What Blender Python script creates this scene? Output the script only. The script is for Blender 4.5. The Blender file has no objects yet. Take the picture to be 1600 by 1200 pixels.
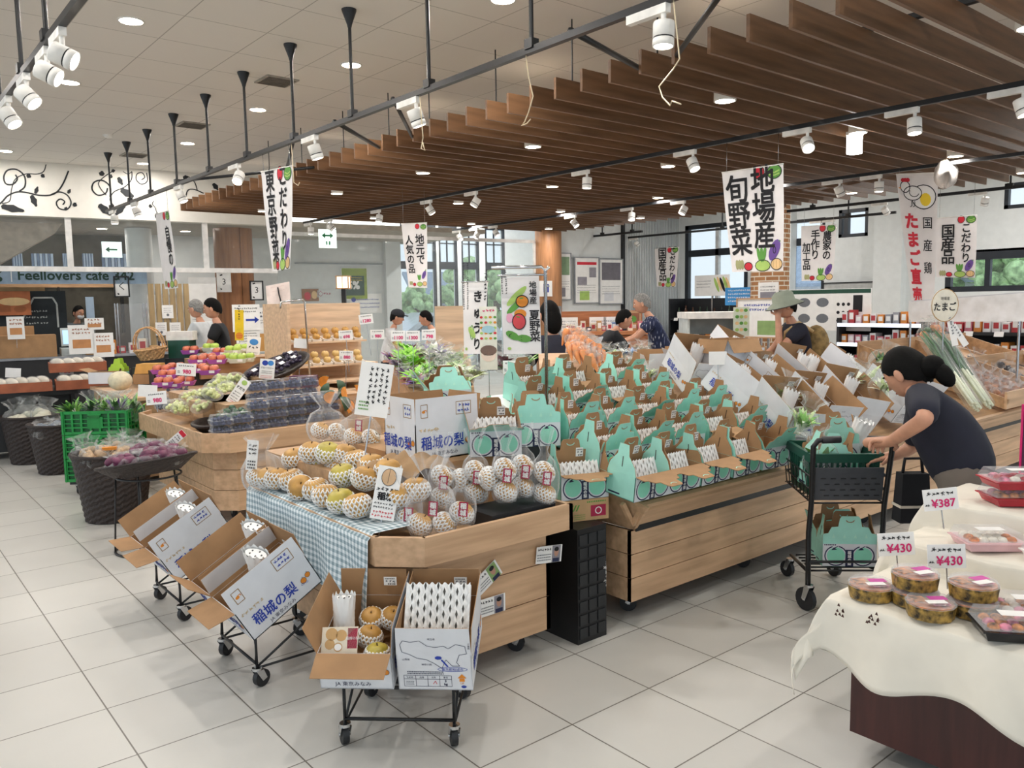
import bpy, math, random
from mathutils import Vector, Matrix, Euler
sc = bpy.context.scene
COL = sc.collection
random.seed(7)
PI = math.pi
# ---------------------------------------------------------------- camera
FPX, YAW, PITCH, ROLL, EYE = 1265.52, 0.881401, 0.100595, -0.0154761, 1.6
_F = Vector((math.cos(YAW)*math.cos(PITCH), math.sin(YAW)*math.cos(PITCH), -math.sin(PITCH)))
_r = Vector((math.sin(YAW), -math.cos(YAW), 0)); _u = _r.cross(_F)
_R = _r*math.cos(ROLL)+_u*math.sin(ROLL); _U = _u*math.cos(ROLL)-_r*math.sin(ROLL)
CAM = Vector((0, 0, EYE))
cd = bpy.data.cameras.new('camera'); cam = bpy.data.objects.new('camera', cd); COL.objects.link(cam)
cd.sensor_fit = 'HORIZONTAL'; cd.sensor_width = 36; cd.lens = 36*FPX/1600; cd.clip_end = 200; cd.clip_start = .05
cam.matrix_world = Matrix(((_R.x, _U.x, -_F.x, 0), (_R.y, _U.y, -_F.y, 0), (_R.z, _U.z, -_F.z, EYE), (0, 0, 0, 1)))
sc.camera = cam
# ---------------------------------------------------------------- world, exposure
w = bpy.data.worlds.new('World'); sc.world = w; w.use_nodes = True
bg = w.node_tree.nodes['Background']; bg.inputs[0].default_value = (.80, .90, 1, 1); bg.inputs[1].default_value = 1.25
sc.view_settings.view_transform = 'Standard'; sc.view_settings.look = 'None'
sc.view_settings.exposure = -0.03; sc.view_settings.gamma = 1; sc.view_settings.use_curve_mapping = False
sc.cycles.max_bounces = 7; sc.cycles.diffuse_bounces = 4; sc.cycles.glossy_bounces = 3; sc.cycles.transmission_bounces = 3
sc.cycles.transparent_max_bounces = 14; sc.cycles.use_denoising = True
sc.cycles.sample_clamp_indirect = 4; sc.cycles.caustics_reflective = False; sc.cycles.caustics_refractive = False
DOWN_W, SPOT_W = 13.0, 11.0          # lamp powers (W) used by the lamp builders
LAMP = (1, .965, .93)

# ---------------------------------------------------------------- where a ray of the survey meets a plane of the room
def ray(x, y): return _R*((x-800)/FPX)+_U*((600-y)/FPX)+_F
def onz(x, y, z): d = ray(x, y); return CAM+d*((z-EYE)/d.z)
def onx(x, y, X): d = ray(x, y); return CAM+d*(X/d.x)
def ony(x, y, Y): d = ray(x, y); return CAM+d*(Y/d.y)
def dep(x, y, t): return CAM+ray(x, y)*t
# ---------------------------------------------------------------- colours and materials
def lin(h):
    if isinstance(h, str):
        h = h.lstrip('#'); c = [int(h[i:i+2], 16)/255 for i in (0, 2, 4)]
    else: c = list(h)
    return tuple(x/12.92 if x <= .04045 else ((x+.055)/1.055)**2.4 for x in c)+(1,)
MATS = {}
def mat(name, col=None, rough=.6, metal=0, emit=0, var=.06, scale=9, bump=0, trans=0, spec=.5, kind=None, col2=None, stretch=(1, 1, 1)):
    if name in MATS: return MATS[name]
    m = bpy.data.materials.new(name); m.use_nodes = True; MATS[name] = m
    nt = m.node_tree; N = nt.nodes; L = nt.links
    p = N['Principled BSDF']; c = lin(col or '808080')
    p.inputs['Roughness'].default_value = rough; p.inputs['Metallic'].default_value = metal
    p.inputs['Specular IOR Level'].default_value = spec
    p.inputs['Base Color'].default_value = c
    if emit:
        p.inputs['Emission Color'].default_value = c; p.inputs['Emission Strength'].default_value = emit
        return m
    tc = N.new('ShaderNodeTexCoord'); mp = N.new('ShaderNodeMapping'); mp.inputs['Scale'].default_value = stretch
    L.new(tc.outputs['Object'], mp.inputs[0])
    nz = N.new('ShaderNodeTexNoise'); nz.inputs['Scale'].default_value = scale; nz.inputs['Detail'].default_value = 4
    L.new(mp.outputs[0], nz.inputs['Vector'])
    cr = N.new('ShaderNodeValToRGB')
    c2 = lin(col2) if col2 else c
    lo = tuple(max(0, x*(1-var*2.2)) for x in c[:3])+(1,); hi = tuple(min(1, x*(1+var*2.2)) for x in c2[:3])+(1,)
    cr.color_ramp.elements[0].position = .32; cr.color_ramp.elements[1].position = .68
    cr.color_ramp.elements[0].color = lo; cr.color_ramp.elements[1].color = hi
    L.new(nz.outputs['Fac'], cr.inputs[0]); L.new(cr.outputs[0], p.inputs['Base Color'])
    if bump:
        b = N.new('ShaderNodeBump'); b.inputs['Strength'].default_value = bump; b.inputs['Distance'].default_value = .01
        L.new(nz.outputs['Fac'], b.inputs['Height']); L.new(b.outputs[0], p.inputs['Normal'])
    if trans:      # thin clear plastic or pane: mostly lets light straight through, with a glossy film
        t = N.new('ShaderNodeBsdfTransparent'); t.inputs[0].default_value = tuple(min(1, .72+.28*x) for x in c[:3])+(1,)
        mx = N.new('ShaderNodeMixShader'); lw = N.new('ShaderNodeLayerWeight'); lw.inputs[0].default_value = .28
        ad = N.new('ShaderNodeMath'); ad.operation = 'ADD'; ad.use_clamp = True; ad.inputs[1].default_value = 1-trans
        mu = N.new('ShaderNodeMath'); mu.operation = 'MULTIPLY'; mu.inputs[1].default_value = .42
        L.new(lw.outputs['Facing'], mu.inputs[0]); L.new(mu.outputs[0], ad.inputs[0]); L.new(ad.outputs[0], mx.inputs[0])
        L.new(t.outputs[0], mx.inputs[1]); L.new(p.outputs[0], mx.inputs[2]); L.new(mx.outputs[0], N['Material Output'].inputs[0])
    return m
def wood(name, a, b, stretch=(1, 12, 12), scale=2.2, rough=.45): return mat(name, a, rough, col2=b, var=.05, scale=scale, stretch=stretch)
def lines_mat(name, tile, line, size, off, width, rough, var=.03):
    m = bpy.data.materials.new(name); m.use_nodes = True; MATS[name] = m
    nt = m.node_tree; N = nt.nodes; L = nt.links; p = N['Principled BSDF']; p.inputs['Roughness'].default_value = rough
    ge = N.new('ShaderNodeNewGeometry'); sx = N.new('ShaderNodeSeparateXYZ'); L.new(ge.outputs['Position'], sx.inputs[0])
    def mth(op, a, b=None, clamp=False):
        n = N.new('ShaderNodeMath'); n.operation = op; n.use_clamp = clamp
        for i, q in enumerate((a, b)):
            if q is None: continue
            if isinstance(q, (int, float)): n.inputs[i].default_value = q
            else: L.new(q, n.inputs[i])
        return n.outputs[0]
    ds, fl = [], []
    for i in (0, 1):
        u = mth('DIVIDE', mth('SUBTRACT', sx.outputs[i], off[i]), size[i])
        ds.append(mth('MULTIPLY', mth('PINGPONG', u, .5), size[i])); fl.append(mth('FLOOR', u))
    d = mth('MINIMUM', ds[0], ds[1]); isl = mth('LESS_THAN', d, width)
    cb = N.new('ShaderNodeCombineXYZ'); L.new(fl[0], cb.inputs[0]); L.new(fl[1], cb.inputs[1])
    wn = N.new('ShaderNodeTexWhiteNoise'); L.new(cb.outputs[0], wn.inputs['Vector'])
    nz = N.new('ShaderNodeTexNoise'); nz.inputs['Scale'].default_value = 1.7; nz.inputs['Detail'].default_value = 5; nz.inputs['Roughness'].default_value = .6
    L.new(ge.outputs['Position'], nz.inputs['Vector'])
    f = mth('ADD', mth('MULTIPLY', wn.outputs['Value'], .45), mth('MULTIPLY', nz.outputs['Fac'], .75))
    cr = N.new('ShaderNodeValToRGB'); c = lin(tile)
    cr.color_ramp.elements[0].position = .2; cr.color_ramp.elements[1].position = .9
    cr.color_ramp.elements[0].color = tuple(x*(1-var*2.5) for x in c[:3])+(1,); cr.color_ramp.elements[1].color = tuple(min(1, x*(1+var*1.5)) for x in c[:3])+(1,)
    L.new(f, cr.inputs[0])
    mx = N.new('ShaderNodeMix'); mx.data_type = 'RGBA'; L.new(isl, mx.inputs['Factor']); L.new(cr.outputs[0], mx.inputs['A']); mx.inputs['B'].default_value = lin(line)
    L.new(mx.outputs['Result'], p.inputs['Base Color'])
    return m
def brick_mat(name, a, b, mortar, scale, rough=.8, offset=.5, w=.5, h=.25, msize=.02):
    m = bpy.data.materials.new(name); m.use_nodes = True; MATS[name] = m
    N = m.node_tree.nodes; L = m.node_tree.links; p = N['Principled BSDF']; p.inputs['Roughness'].default_value = rough
    tc = N.new('ShaderNodeTexCoord'); br = N.new('ShaderNodeTexBrick'); L.new(tc.outputs['UV'], br.inputs['Vector'])
    br.inputs['Color1'].default_value = lin(a); br.inputs['Color2'].default_value = lin(b); br.inputs['Mortar'].default_value = lin(mortar)
    br.inputs['Scale'].default_value = scale; br.inputs['Mortar Size'].default_value = msize; br.offset = offset
    br.inputs['Brick Width'].default_value = w; br.inputs['Row Height'].default_value = h
    L.new(br.outputs['Color'], p.inputs['Base Color']); return m
WHITE = mat('white paint', 'eceae4', .55); PAPER = mat('white paper', 'f2f1ee', .7, var=.02); BLACK = mat('black metal', '17181a', .4)
INK = mat('black ink', '16161a', .7, var=.02); PINK = mat('magenta ink', 'd8206e', .7, var=.02); RED = mat('red ink', 'cf2438', .6, var=.04); BLUE = mat('blue ink', '2440a8', .6, var=.03)
NAVY = mat('navy ink', '1c2448', .6, var=.03); TEAL = mat('teal card', 'a6e4d4', .6, var=.04); TEALD = mat('teal print', '8fdcc0', .6, var=.03)
KRAFT = mat('brown cardboard', 'a5805a', .8, var=.05); KRAFTL = mat('pale cardboard', 'c9a377', .8, var=.04); CARDW = mat('white cardboard', 'dcdee2', .7, var=.02)
ORANGE = mat('orange ink', 'e08a28', .6, var=.03); YELLOW = mat('yellow ink', 'f0d030', .6, var=.03); GREEN = mat('green ink', '5c9a40', .6, var=.05); LIME = mat('pale green ink', 'a8c868', .6, var=.05)
PURPLE = mat('purple ink', '6a4a98', .6, var=.04); TAN = mat('pale orange ink', 'ecc890', .6, var=.04); GREYI = mat('grey ink', '70747a', .7, var=.03); SKINI = mat('printed skin tone', 'b98d78', .7, var=.05)
FOAM = mat('white foam net', 'f4f4f2', .6, var=.03); STEEL = mat('bright steel', 'b8babd', .25, 1); CHROME = mat('chrome', 'd4d6d8', .15, 1)
OAK = wood('oak board', 'c6a07c', 'd0ac88'); OAKD = wood('oak board deep', 'ae8a66', 'bd9872')
SLAT = wood('brown slat wood', '664930', '74543a'); CLEAR = mat('clear plastic bag', 'f4f6f8', .15, trans=.97, spec=.6); GLASS = mat('clear glass', 'eef4f4', .05, trans=.97)
LIDC = mat('clear plastic lid', 'f4f6f8', .08, trans=.94, spec=.9)
WICK = mat('dark brown wicker', '2e2421', .55, var=.25, scale=60, stretch=(1, 1, 3), bump=.6); WICKL = mat('pale wicker', 'c79d6d', .6, var=.2, scale=50, bump=.5)
GLOW = mat('lamp light', 'fff6ea', emit=14); DARK = mat('dark plastic', '222326', .5); GREYP = mat('grey plastic', '4a4d52', .5)

CRIM = mat('crimson label', 'b01c48', .5); PPEAR = mat('photo pear', 'c8a06a', .5); PPINK = mat('pale pear ink', 'd9b48c', .7); SLIT = mat('slit shade', '4b4a47', .9)
# ---------------------------------------------------------------- mesh builder
TXT = {}
def text_mesh(s, bold=0, res=2, sp=1.0):
    k = (s, bold, res, sp)
    if k not in TXT:
        c = bpy.data.curves.new('t', 'FONT'); c.body = s; c.align_x = 'CENTER'; c.align_y = 'CENTER'; c.resolution_u = res; c.offset = bold; c.space_line = sp
        o = bpy.data.objects.new('t', c); COL.objects.link(o); dg = bpy.context.evaluated_depsgraph_get()
        me = bpy.data.meshes.new_from_object(o.evaluated_get(dg), depsgraph=dg)
        vs = [v.co.copy() for v in me.vertices]; fs = [list(p.vertices) for p in me.polygons]
        if vs:
            cx = (min(v.x for v in vs)+max(v.x for v in vs))/2; cy = (min(v.y for v in vs)+max(v.y for v in vs))/2
            vs = [Vector((v.x-cx, v.y-cy, 0)) for v in vs]
        TXT[k] = (vs, fs); bpy.data.objects.remove(o); bpy.data.curves.remove(c); bpy.data.meshes.remove(me)
    return TXT[k]
def rot(rx=0, ry=0, rz=0): return Euler((rx, ry, rz)).to_matrix().to_4x4()
def T(x=0, y=0, z=0): return Matrix.Translation((x, y, z))
class B:
    def __init__(s, warp=None): s.v = []; s.f = []; s.mi = []; s.sm = []; s.ms = []; s.M = Matrix(); s.warp = warp
    def add(s, vs, fs, m, smooth=False):
        if m not in s.ms: s.ms.append(m)
        i = s.ms.index(m); k = len(s.v)
        for q in vs:
            q = s.M @ Vector(q); s.v.append(s.warp(q) if s.warp else q)
        for q in fs: s.f.append([a+k for a in q]); s.mi.append(i); s.sm.append(smooth)
        return s
    def box(s, c, d, m, r=None, top=None):
        x, y, z = d[0]/2, d[1]/2, d[2]/2; tx, ty = top or (1, 1)
        vs = [Vector(q) for q in ((-x, -y, -z), (x, -y, -z), (x, y, -z), (-x, y, -z), (-x*tx, -y*ty, z), (x*tx, -y*ty, z), (x*tx, y*ty, z), (-x*tx, y*ty, z))]
        R = rot(*r) if r else Matrix()
        return s.add([R @ v+Vector(c) for v in vs], [(3, 2, 1, 0), (4, 5, 6, 7), (0, 1, 5, 4), (1, 2, 6, 5), (2, 3, 7, 6), (3, 0, 4, 7)], m)
    def poly(s, pts, m): return s.add(pts, [list(range(len(pts)))], m)
    def ext(s, pts, d, m, m2=None):
        """a plate: outline pts, thickness vector d; m on the outline side, m2 on the other side and edges"""
        n = len(pts); d = Vector(d); a = [Vector(p) for p in pts]
        s.add(a, [list(range(n))], m)
        s.add([p+d for p in a], [list(range(n))[::-1]], m2 or m)
        return s.add(a+[p+d for p in a], [(i, n+i, n+(i+1) % n, (i+1) % n) for i in range(n)], m2 or m)
    def prism(s, pts, z0, z1, m, k=1):
        n = len(pts); a = [(x, y, z0) for x, y in pts]; b = [(x*k, y*k, z1) for x, y in pts]
        return s.add(a+b, [list(range(n))[::-1], list(range(n, 2*n))]+[(i, (i+1) % n, n+(i+1) % n, n+i) for i in range(n)], m)
    def lathe(s, prof, m, n=16, smooth=True, c=(0, 0, 0), cap=True, sx=1, sy=1):
        vs = []; fs = []; k = len(prof)
        for i in range(n):
            a = 2*PI*i/n
            vs += [(c[0]+r*math.cos(a)*sx, c[1]+r*math.sin(a)*sy, c[2]+z) for r, z in prof]
        for i in range(n):
            j = (i+1) % n
            fs += [(i*k+q, j*k+q, j*k+q+1, i*k+q+1) for q in range(k-1)]
        s.add(vs, fs, m, smooth)
        if cap:
            if prof[0][0] > 1e-4: s.add([vs[i*k] for i in range(n)], [list(range(n))[::-1]], m)
            if prof[-1][0] > 1e-4: s.add([vs[i*k+k-1] for i in range(n)], [list(range(n))], m)
        return s
    def cyl(s, a, b, r, m, n=10, r2=None, smooth=True):
        a, b = Vector(a), Vector(b); d = b-a; q = d.to_track_quat('Z', 'Y').to_matrix().to_4x4(); o = s.M
        s.M = o @ T(*a) @ q; s.lathe([(r, 0), (r if r2 is None else r2, d.length)], m, n, smooth); s.M = o; return s
    def tube(s, pts, r, m, n=6, closed=False):
        pts = [Vector(p) for p in pts]; k = len(pts); vs = []; fs = []; up = None
        for i, p in enumerate(pts):
            d = (pts[(i+1) % k]-pts[i-1]) if closed else (pts[min(i+1, k-1)]-pts[max(i-1, 0)])
            d.normalize()
            if up is None: up = Vector((0, 0, 1)) if abs(d.z) < .9 else Vector((1, 0, 0))
            e = d.cross(up); e.normalize(); u = e.cross(d); up = u
            rr = r[i] if isinstance(r, (list, tuple)) else r
            vs += [p+(e*math.cos(2*PI*j/n)+u*math.sin(2*PI*j/n))*rr for j in range(n)]
        for i in range(k if closed else k-1):
            a, b = i*n, ((i+1) % k)*n
            fs += [(a+j, a+(j+1) % n, b+(j+1) % n, b+j) for j in range(n)]
        if not closed: fs += [list(range(n))[::-1], [(k-1)*n+j for j in range(n)]]
        return s.add(vs, fs, m, True)
    def ball(s, c, r, m, n=12, k=8, R=None):
        r = (r, r, r) if isinstance(r, (int, float)) else r; o = s.M
        s.M = o @ T(*c) @ (R or Matrix()) @ Matrix.Diagonal((*r, 1))
        s.lathe([(max(math.sin(PI*i/k), 0), -math.cos(PI*i/k)) for i in range(k+1)], m, n, cap=False); s.M = o; return s
    def grid(s, fn, nu, nv, m, smooth=True):
        vs = [fn(i/nu, j/nv) for j in range(nv+1) for i in range(nu+1)]; k = nu+1
        return s.add(vs, [(j*k+i, j*k+i+1, (j+1)*k+i+1, (j+1)*k+i) for j in range(nv) for i in range(nu)], m, smooth)
    def text(s, t, x, z, size, m, y=0, bold=0, res=2, sp=1.0, wx=1.0, r=0, tall=None):
        """writing that faces -y, centred at x, z"""
        vs, fs = text_mesh(t, 0, res, sp); c, n = math.cos(r), math.sin(r); vz = tall or 1; q = bold*1.3
        for i, (ox, oz) in enumerate(((0, 0), (-q, -q), (q, -q), (-q, q), (q, q)) if bold else ((0, 0),)):      # heavier strokes for heavier writing
            if vs: s.add([(x+((v.x+ox)*wx*c-(v.y+oz)*vz*n)*size, y-i*.0002, z+((v.x+ox)*wx*n+(v.y+oz)*vz*c)*size) for v in vs], fs, m)
        return s
    def rect(s, x, z, w, h, m, y=0, r=0):
        c, n = math.cos(r), math.sin(r)
        return s.poly([(x+a*w/2*c-b*h/2*n, y, z+a*w/2*n+b*h/2*c) for a, b in ((-1, -1), (1, -1), (1, 1), (-1, 1))], m)
    def blob(s, x, z, rx, rz, m, y=0, n=14, r=0):
        c, q = math.cos(r), math.sin(r)
        return s.poly([(x+rx*math.cos(2*PI*i/n)*c-rz*math.sin(2*PI*i/n)*q, y, z+rx*math.cos(2*PI*i/n)*q+rz*math.sin(2*PI*i/n)*c) for i in range(n)], m)
    def ring(s, x, z, rx, rz, t, m, y=0, n=20, a0=0, a1=2*PI):
        vs = []; fs = []
        for i in range(n+1):
            a = a0+(a1-a0)*i/n; vs += [(x+(rx-t)*math.cos(a), y, z+(rz-t)*math.sin(a)), (x+rx*math.cos(a), y, z+rz*math.sin(a))]
        return s.add(vs, [(2*i, 2*i+1, 2*i+3, 2*i+2) for i in range(n)], m)
    def stroke(s, pts, t, m, y=0):
        for (a, b), (c, d) in zip(pts, pts[1:]):
            l = math.hypot(c-a, d-b) or 1; ex, ez = -(d-b)/l*t/2, (c-a)/l*t/2
            s.poly([(a+ex, y, b+ez), (a-ex, y, b-ez), (c-ex, y, d-ez), (c+ex, y, d+ez)], m)
        return s
    def scribble(s, x, z, w, rows, gap, h, m, y=0, vert=False):
        """lines of print too small to read: rows of short bars"""
        rd = random.Random(int(x*997+z*313+rows))
        for i in range(rows):
            a = -w/2
            while a < w/2*.9:
                l = min(rd.uniform(.7, 1.3)*h, w/2-a); cx, cz = (x-i*gap, z-(a+l/2)) if vert else (x+a+l/2, z-i*gap)
                if h < .009: s.rect(cx, cz, h if vert else l*.8, l*.8 if vert else h, m, y)
                else:
                    for k in range(4):
                        p, q = rd.uniform(-.4, .4)*h, rd.uniform(-.4, .4)*h; e = rd.uniform(.25, .5)*h; c = (0, PI/2, .7, -.6)[k]+rd.uniform(-.3, .3)
                        s.stroke([(cx+p*.6-e*math.cos(c), cz+q*.6-e*math.sin(c)), (cx+p*.6+e*math.cos(c), cz+q*.6+e*math.sin(c))], h*.17, m, y-k*.0001)
                a += l+h*.22
        return s
    def mesh(s, name):
        me = bpy.data.meshes.new(name); me.from_pydata([tuple(v) for v in s.v], [], s.f)
        for m in s.ms: me.materials.append(m)
        me.polygons.foreach_set('material_index', s.mi); me.polygons.foreach_set('use_smooth', s.sm); me.update(); return me
    def build(s, name, parent=None, **kw):
        o = bpy.data.objects.new(name, s.mesh(name)); COL.objects.link(o)
        if parent: o.parent = parent
        return tag(o, **kw)
def tag(o, label=None, cat=None, group=None, kind=None, loc=None, rz=None, r=None):
    if label: o['label'] = label
    if cat: o['category'] = cat
    if group: o['group'] = group
    if kind: o['kind'] = kind
    if loc is not None: o.location = loc
    if rz is not None: o.rotation_euler = (0, 0, rz)
    if r is not None: o.rotation_euler = r
    return o
def thing(name, label, cat, loc=(0, 0, 0), rz=0, group=None, r=None):
    o = bpy.data.objects.new(name, None); o.empty_display_size = .05; COL.objects.link(o)
    return tag(o, label, cat, group, None, loc, rz, r)
def dup(o, parent=None, **kw):
    c = o.copy(); COL.objects.link(c)
    if parent: c.parent = parent
    for ch in list(o.children): dup(ch, c)
    return tag(c, **kw)
def struct(b, name): return b.build(name, kind='structure')
ORD = 'first second third fourth fifth sixth seventh eighth ninth tenth eleventh twelfth thirteenth fourteenth fifteenth sixteenth seventeenth eighteenth nineteenth twentieth'.split()
TENS = ['', '', 'twenty', 'thirty', 'forty', 'fifty']; TENTH = ['', '', 'twentieth', 'thirtieth', 'fortieth', 'fiftieth']
def nth(i):
    i += 1
    if i <= 20: return ORD[i-1]
    return TENTH[i//10] if i % 10 == 0 else TENS[i//10]+'-'+ORD[i % 10-1]
def empty_light(kind, name, loc, energy, parent=None, size=.15, color=LAMP, aim=None, spread=None, angle=None):
    d = bpy.data.lights.new(name, kind); d.energy = energy; d.color = color
    if kind == 'AREA': d.shape = 'DISK'; d.size = size
    else: d.shadow_soft_size = size
    if spread: d.spread = spread
    if angle: d.spot_size = angle; d.spot_blend = .6
    o = bpy.data.objects.new(name, d); COL.objects.link(o); o.location = loc
    if parent: o.parent = parent
    if aim is not None: o.rotation_euler = Vector(aim).to_track_quat('-Z', 'Y').to_euler()
    return o
# ================================================================ the room
TILE, TX, TY = .43981, 2.0259, 2.5692
FLOORM = lines_mat('floor tile', 'cfcdc7', '6f6a62', (TILE, TILE), (TX, TY), .0028, .32, .03)
CEILM = lines_mat('ceiling panel', 'e4e0d9', 'aeaaa2', (.6, .6), (2.02, 5.99), .004, .8, .01)
CEIL = 3.63
struct(B().box((5.5, 5, -.05), (32, 32, .1), FLOORM), 'floor')
struct(B().box((5, 4.6, CEIL+.05), (19.4, 18.5, .1), CEILM), 'ceiling')
class Frame:
    def __init__(s, o, rz): s.o = Vector(o); s.rz = rz; s.M = T(*o) @ rot(0, 0, rz); s.I = s.M.inverted()
    def hit(s, x, y, k=0):
        d = s.I.to_3x3() @ ray(x, y); c = s.I @ CAM; t = (k-c.y)/d.y; p = c+d*t; return p.x, p.z
    def at(s, x, y, k=0): a = s.hit(x, y, k); return s.M @ Vector((a[0], k, a[1]))
P1 = Frame((1.83, 13.03, 0), -.11575); P2 = Frame((1.83+2.6*.1155, 13.03+2.6*.9933, 0), -.11575); PR = Frame((14.4, 11.57, 0), -PI/2)
def wall(b, s0, s1, z0, z1, holes, m, th=.2, y=0):
    """upright wall in a frame, front at y, with rectangular openings"""
    cs = sorted({s0, s1, *[q for h in holes for q in h[:2]]}); cz = sorted({z0, z1, *[q for h in holes for q in h[2:]]})
    cs = [q for q in cs if s0 <= q <= s1]; cz = [q for q in cz if z0 <= q <= z1]
    for a, c in zip(cs, cs[1:]):
        for d, e in zip(cz, cz[1:]):
            if any(h[0]-1e-6 <= a and c <= h[1]+1e-6 and h[2]-1e-6 <= d and e <= h[3]+1e-6 for h in holes): continue
            b.box(((a+c)/2, y+th/2, (d+e)/2), (c-a, th, e-d), m)
    return b
def fb(F, y=0): b = B(); b.M = F.M @ T(0, y, 0); return b
WALLW = mat('wall paint', 'dfe3e2', .7, var=.015); WALLG = mat('grey wall paint', 'c9cdcc', .7, var=.015); FRAME = mat('dark window frame', '20262e', .45)
SASHW = mat('white rail', 'dcdad6', .4)
# ---- mural fascia over the glazed screen
MUR = mat('cream mural wall', 'ece8de', .6, var=.01); VINE = mat('black vine print', '1c2024', .6)
b = fb(P1); s_end = P1.hit(430, 350)[0]
b.box(((-4.5+s_end)/2, .12, (2.89+CEIL)/2), (s_end+4.5, .24, CEIL-2.89), MUR)
def vp(pts, t=.035):
    q = [P1.hit(*p) for p in pts]
    b.stroke(q, t, VINE, -.004)
def curve(pts, n=7):
    out = []
    for i in range(len(pts)-1):
        p0, p1, p2, p3 = pts[max(i-1, 0)], pts[i], pts[i+1], pts[min(i+2, len(pts)-1)]
        for k in range(n):
            t = k/n; out.append(tuple(.5*(2*p1[a]+(p2[a]-p0[a])*t+(2*p0[a]-5*p1[a]+4*p2[a]-p3[a])*t*t+(3*p1[a]-p0[a]-3*p2[a]+p3[a])*t**3) for a in (0, 1)))
    return out+[pts[-1]]
for pts, t in (([(-30, 335), (0, 318), (12, 306), (27, 300), (42, 301), (60, 305), (78, 305), (90, 299), (99, 286), (107, 267)], .02), ([(3, 318), (15, 314), (18, 296), (24, 280), (40, 272), (58, 272), (68, 268), (72, 257)], .012),
               ([(78, 305), (92, 300), (105, 305), (111, 317), (105, 327), (93, 326), (88, 317), (94, 311), (101, 315), (98, 320)], .018), ([(30, 299), (39, 291), (38, 275), (26, 265), (12, 266), (6, 276), (9, 287), (20, 288), (27, 280), (24, 273)], .02),
               ([(178, 322), (172, 312), (178, 300), (195, 292), (205, 281), (206, 268)], .014), ([(172, 308), (172, 292), (160, 282), (147, 285), (144, 296), (153, 305), (165, 302), (168, 294)], .02), ([(166, 305), (158, 296), (154, 286), (162, 277), (175, 268)], .012),
               ([(206, 268), (200, 272), (192, 268)], .01), ([(229, 270), (230, 283), (221, 288), (213, 281), (214, 272), (222, 270), (226, 277), (221, 281)], .014), ([(290, 312), (293, 298), (303, 296), (318, 302)], .016), ([(308, 297), (304, 285), (296, 277), (288, 277)], .014), ([(246, 336), (242, 324), (238, 319), (240, 314)], .012)):
    vp(curve(pts), t)
for x, y, l, wd, a in ((57, 297, 12, 3.5, 70), (108, 299, 8, 3, 60), (53, 314, 20, 5, -65), (117, 320, 7, 4, -30), (45, 275, 8, 4, -30), (67, 275, 7, 3.5, -40), (20, 326, 38, 6, -12), (159, 271, 8, 5, 80), (173, 276, 6, 4, -20), (177, 267, 6, 3, 10), (188, 283, 14, 4, -60), (199, 302, 24, 6, -30),
                       (164, 328, 26, 6, -40), (188, 328, 22, 5, 40), (290, 277, 9, 3.5, 10), (337, 292, 14, 4, -50), (235, 322, 6, 3, -20), (246, 337, 9, 5, 5), (103, 326, 6, 3, 60)):
    a = math.radians(a); n = 12; pts = []
    for i in range(n):
        u = 2*PI*i/n; ex = math.cos(u)*l/2; ey = math.sin(u)*wd*(1 if i % 2 else .7)*(1-.3*math.cos(u))
        q = P1.hit(x+ex*math.cos(a)+ey*math.sin(a), y-ex*math.sin(a)+ey*math.cos(a)); pts.append((q[0], -.006, q[1]))
    b.poly(pts, VINE)
struct(b, 'wall_mural')
# ---- glazed screen: rails, posts, panes
b = fb(P1, .05); s0 = -4.5; s1 = P1.hit(840, 384)[0]
sa = P1.hit(432, 362)[0]; b.box(((s0+sa)/2, 0, 2.165), (sa-s0, .06, .07), SASHW); b.box(((sa+s1)/2, 0, 2.77), (s1-sa, .05, .06), SASHW)
for px, z1 in ((110, 2.89), (323, 2.89), (432, 2.89), (838, 2.77)):
    s = P1.hit(px, 400)[0]; b.box((s, 0, (z1+2.165)/2), (.08, .05, z1-2.165), SASHW)
struct(b, 'trim_1')
b = fb(P1, .05); b.box(((s0+sa)/2, 0, 2.53), (sa-s0, .008, .7), GLASS); b.box(((s1+sa)/2, 0, 1.39), (s1-sa, .008, 2.7), GLASS)
struct(b, 'window_1')
# ---- vestibule behind the screen: white wall and tall dark-framed windows
wpx = [(620, 683), (687, 716), (722, 750), (759, 790)]
holes = [(P2.hit(a, 450)[0], P2.hit(c, 450)[0], .05, 3.3) for a, c in wpx]
e2 = P2.hit(838, 420)[0]; b = fb(P2)
wall(b, P2.hit(205, 400)[0], e2+.3, 0, CEIL, holes, WALLW)
q = P2.hit(612, 450)[0]; b.box((q, -.06, CEIL/2), (.34, .12, CEIL), WALLW)
q0, zz = P2.hit(460, 411); q1, _ = P2.hit(597, 415); b.box(((q0+q1)/2, -.015, zz), (q1-q0, .03, .03), mat('grey rail', '9aa0a2', .5))
struct(b, 'wall_vestibule')
for i, h in enumerate(holes):
    b = fb(P2, .06); w_ = h[1]-h[0]
    for x in (h[0]-.02, h[1]-.02): b.box((x+.02, 0, 1.67), (.10 if x < h[0] else .05, .1, 3.3), FRAME)
    b.box(((h[0]+h[1])/2, 0, 2.42), (w_, .09, .16), FRAME); b.box(((h[0]+h[1])/2, 0, 3.27), (w_, .09, .08), FRAME)
    b.box(((h[0]+h[1])/2, 0, .12), (w_, .09, .14), FRAME); b.box(((h[0]+h[1])/2, .0, 2.9), (w_, .03, .025), FRAME)
    b.box(((h[0]+h[1])/2, .0, 2.9), (.025, .03, .85), FRAME); b.box(((h[0]+h[1])/2, .02, 1.67), (w_, .006, 3.2), GLASS)
    struct(b, 'window_%d' % (i+2))
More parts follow.
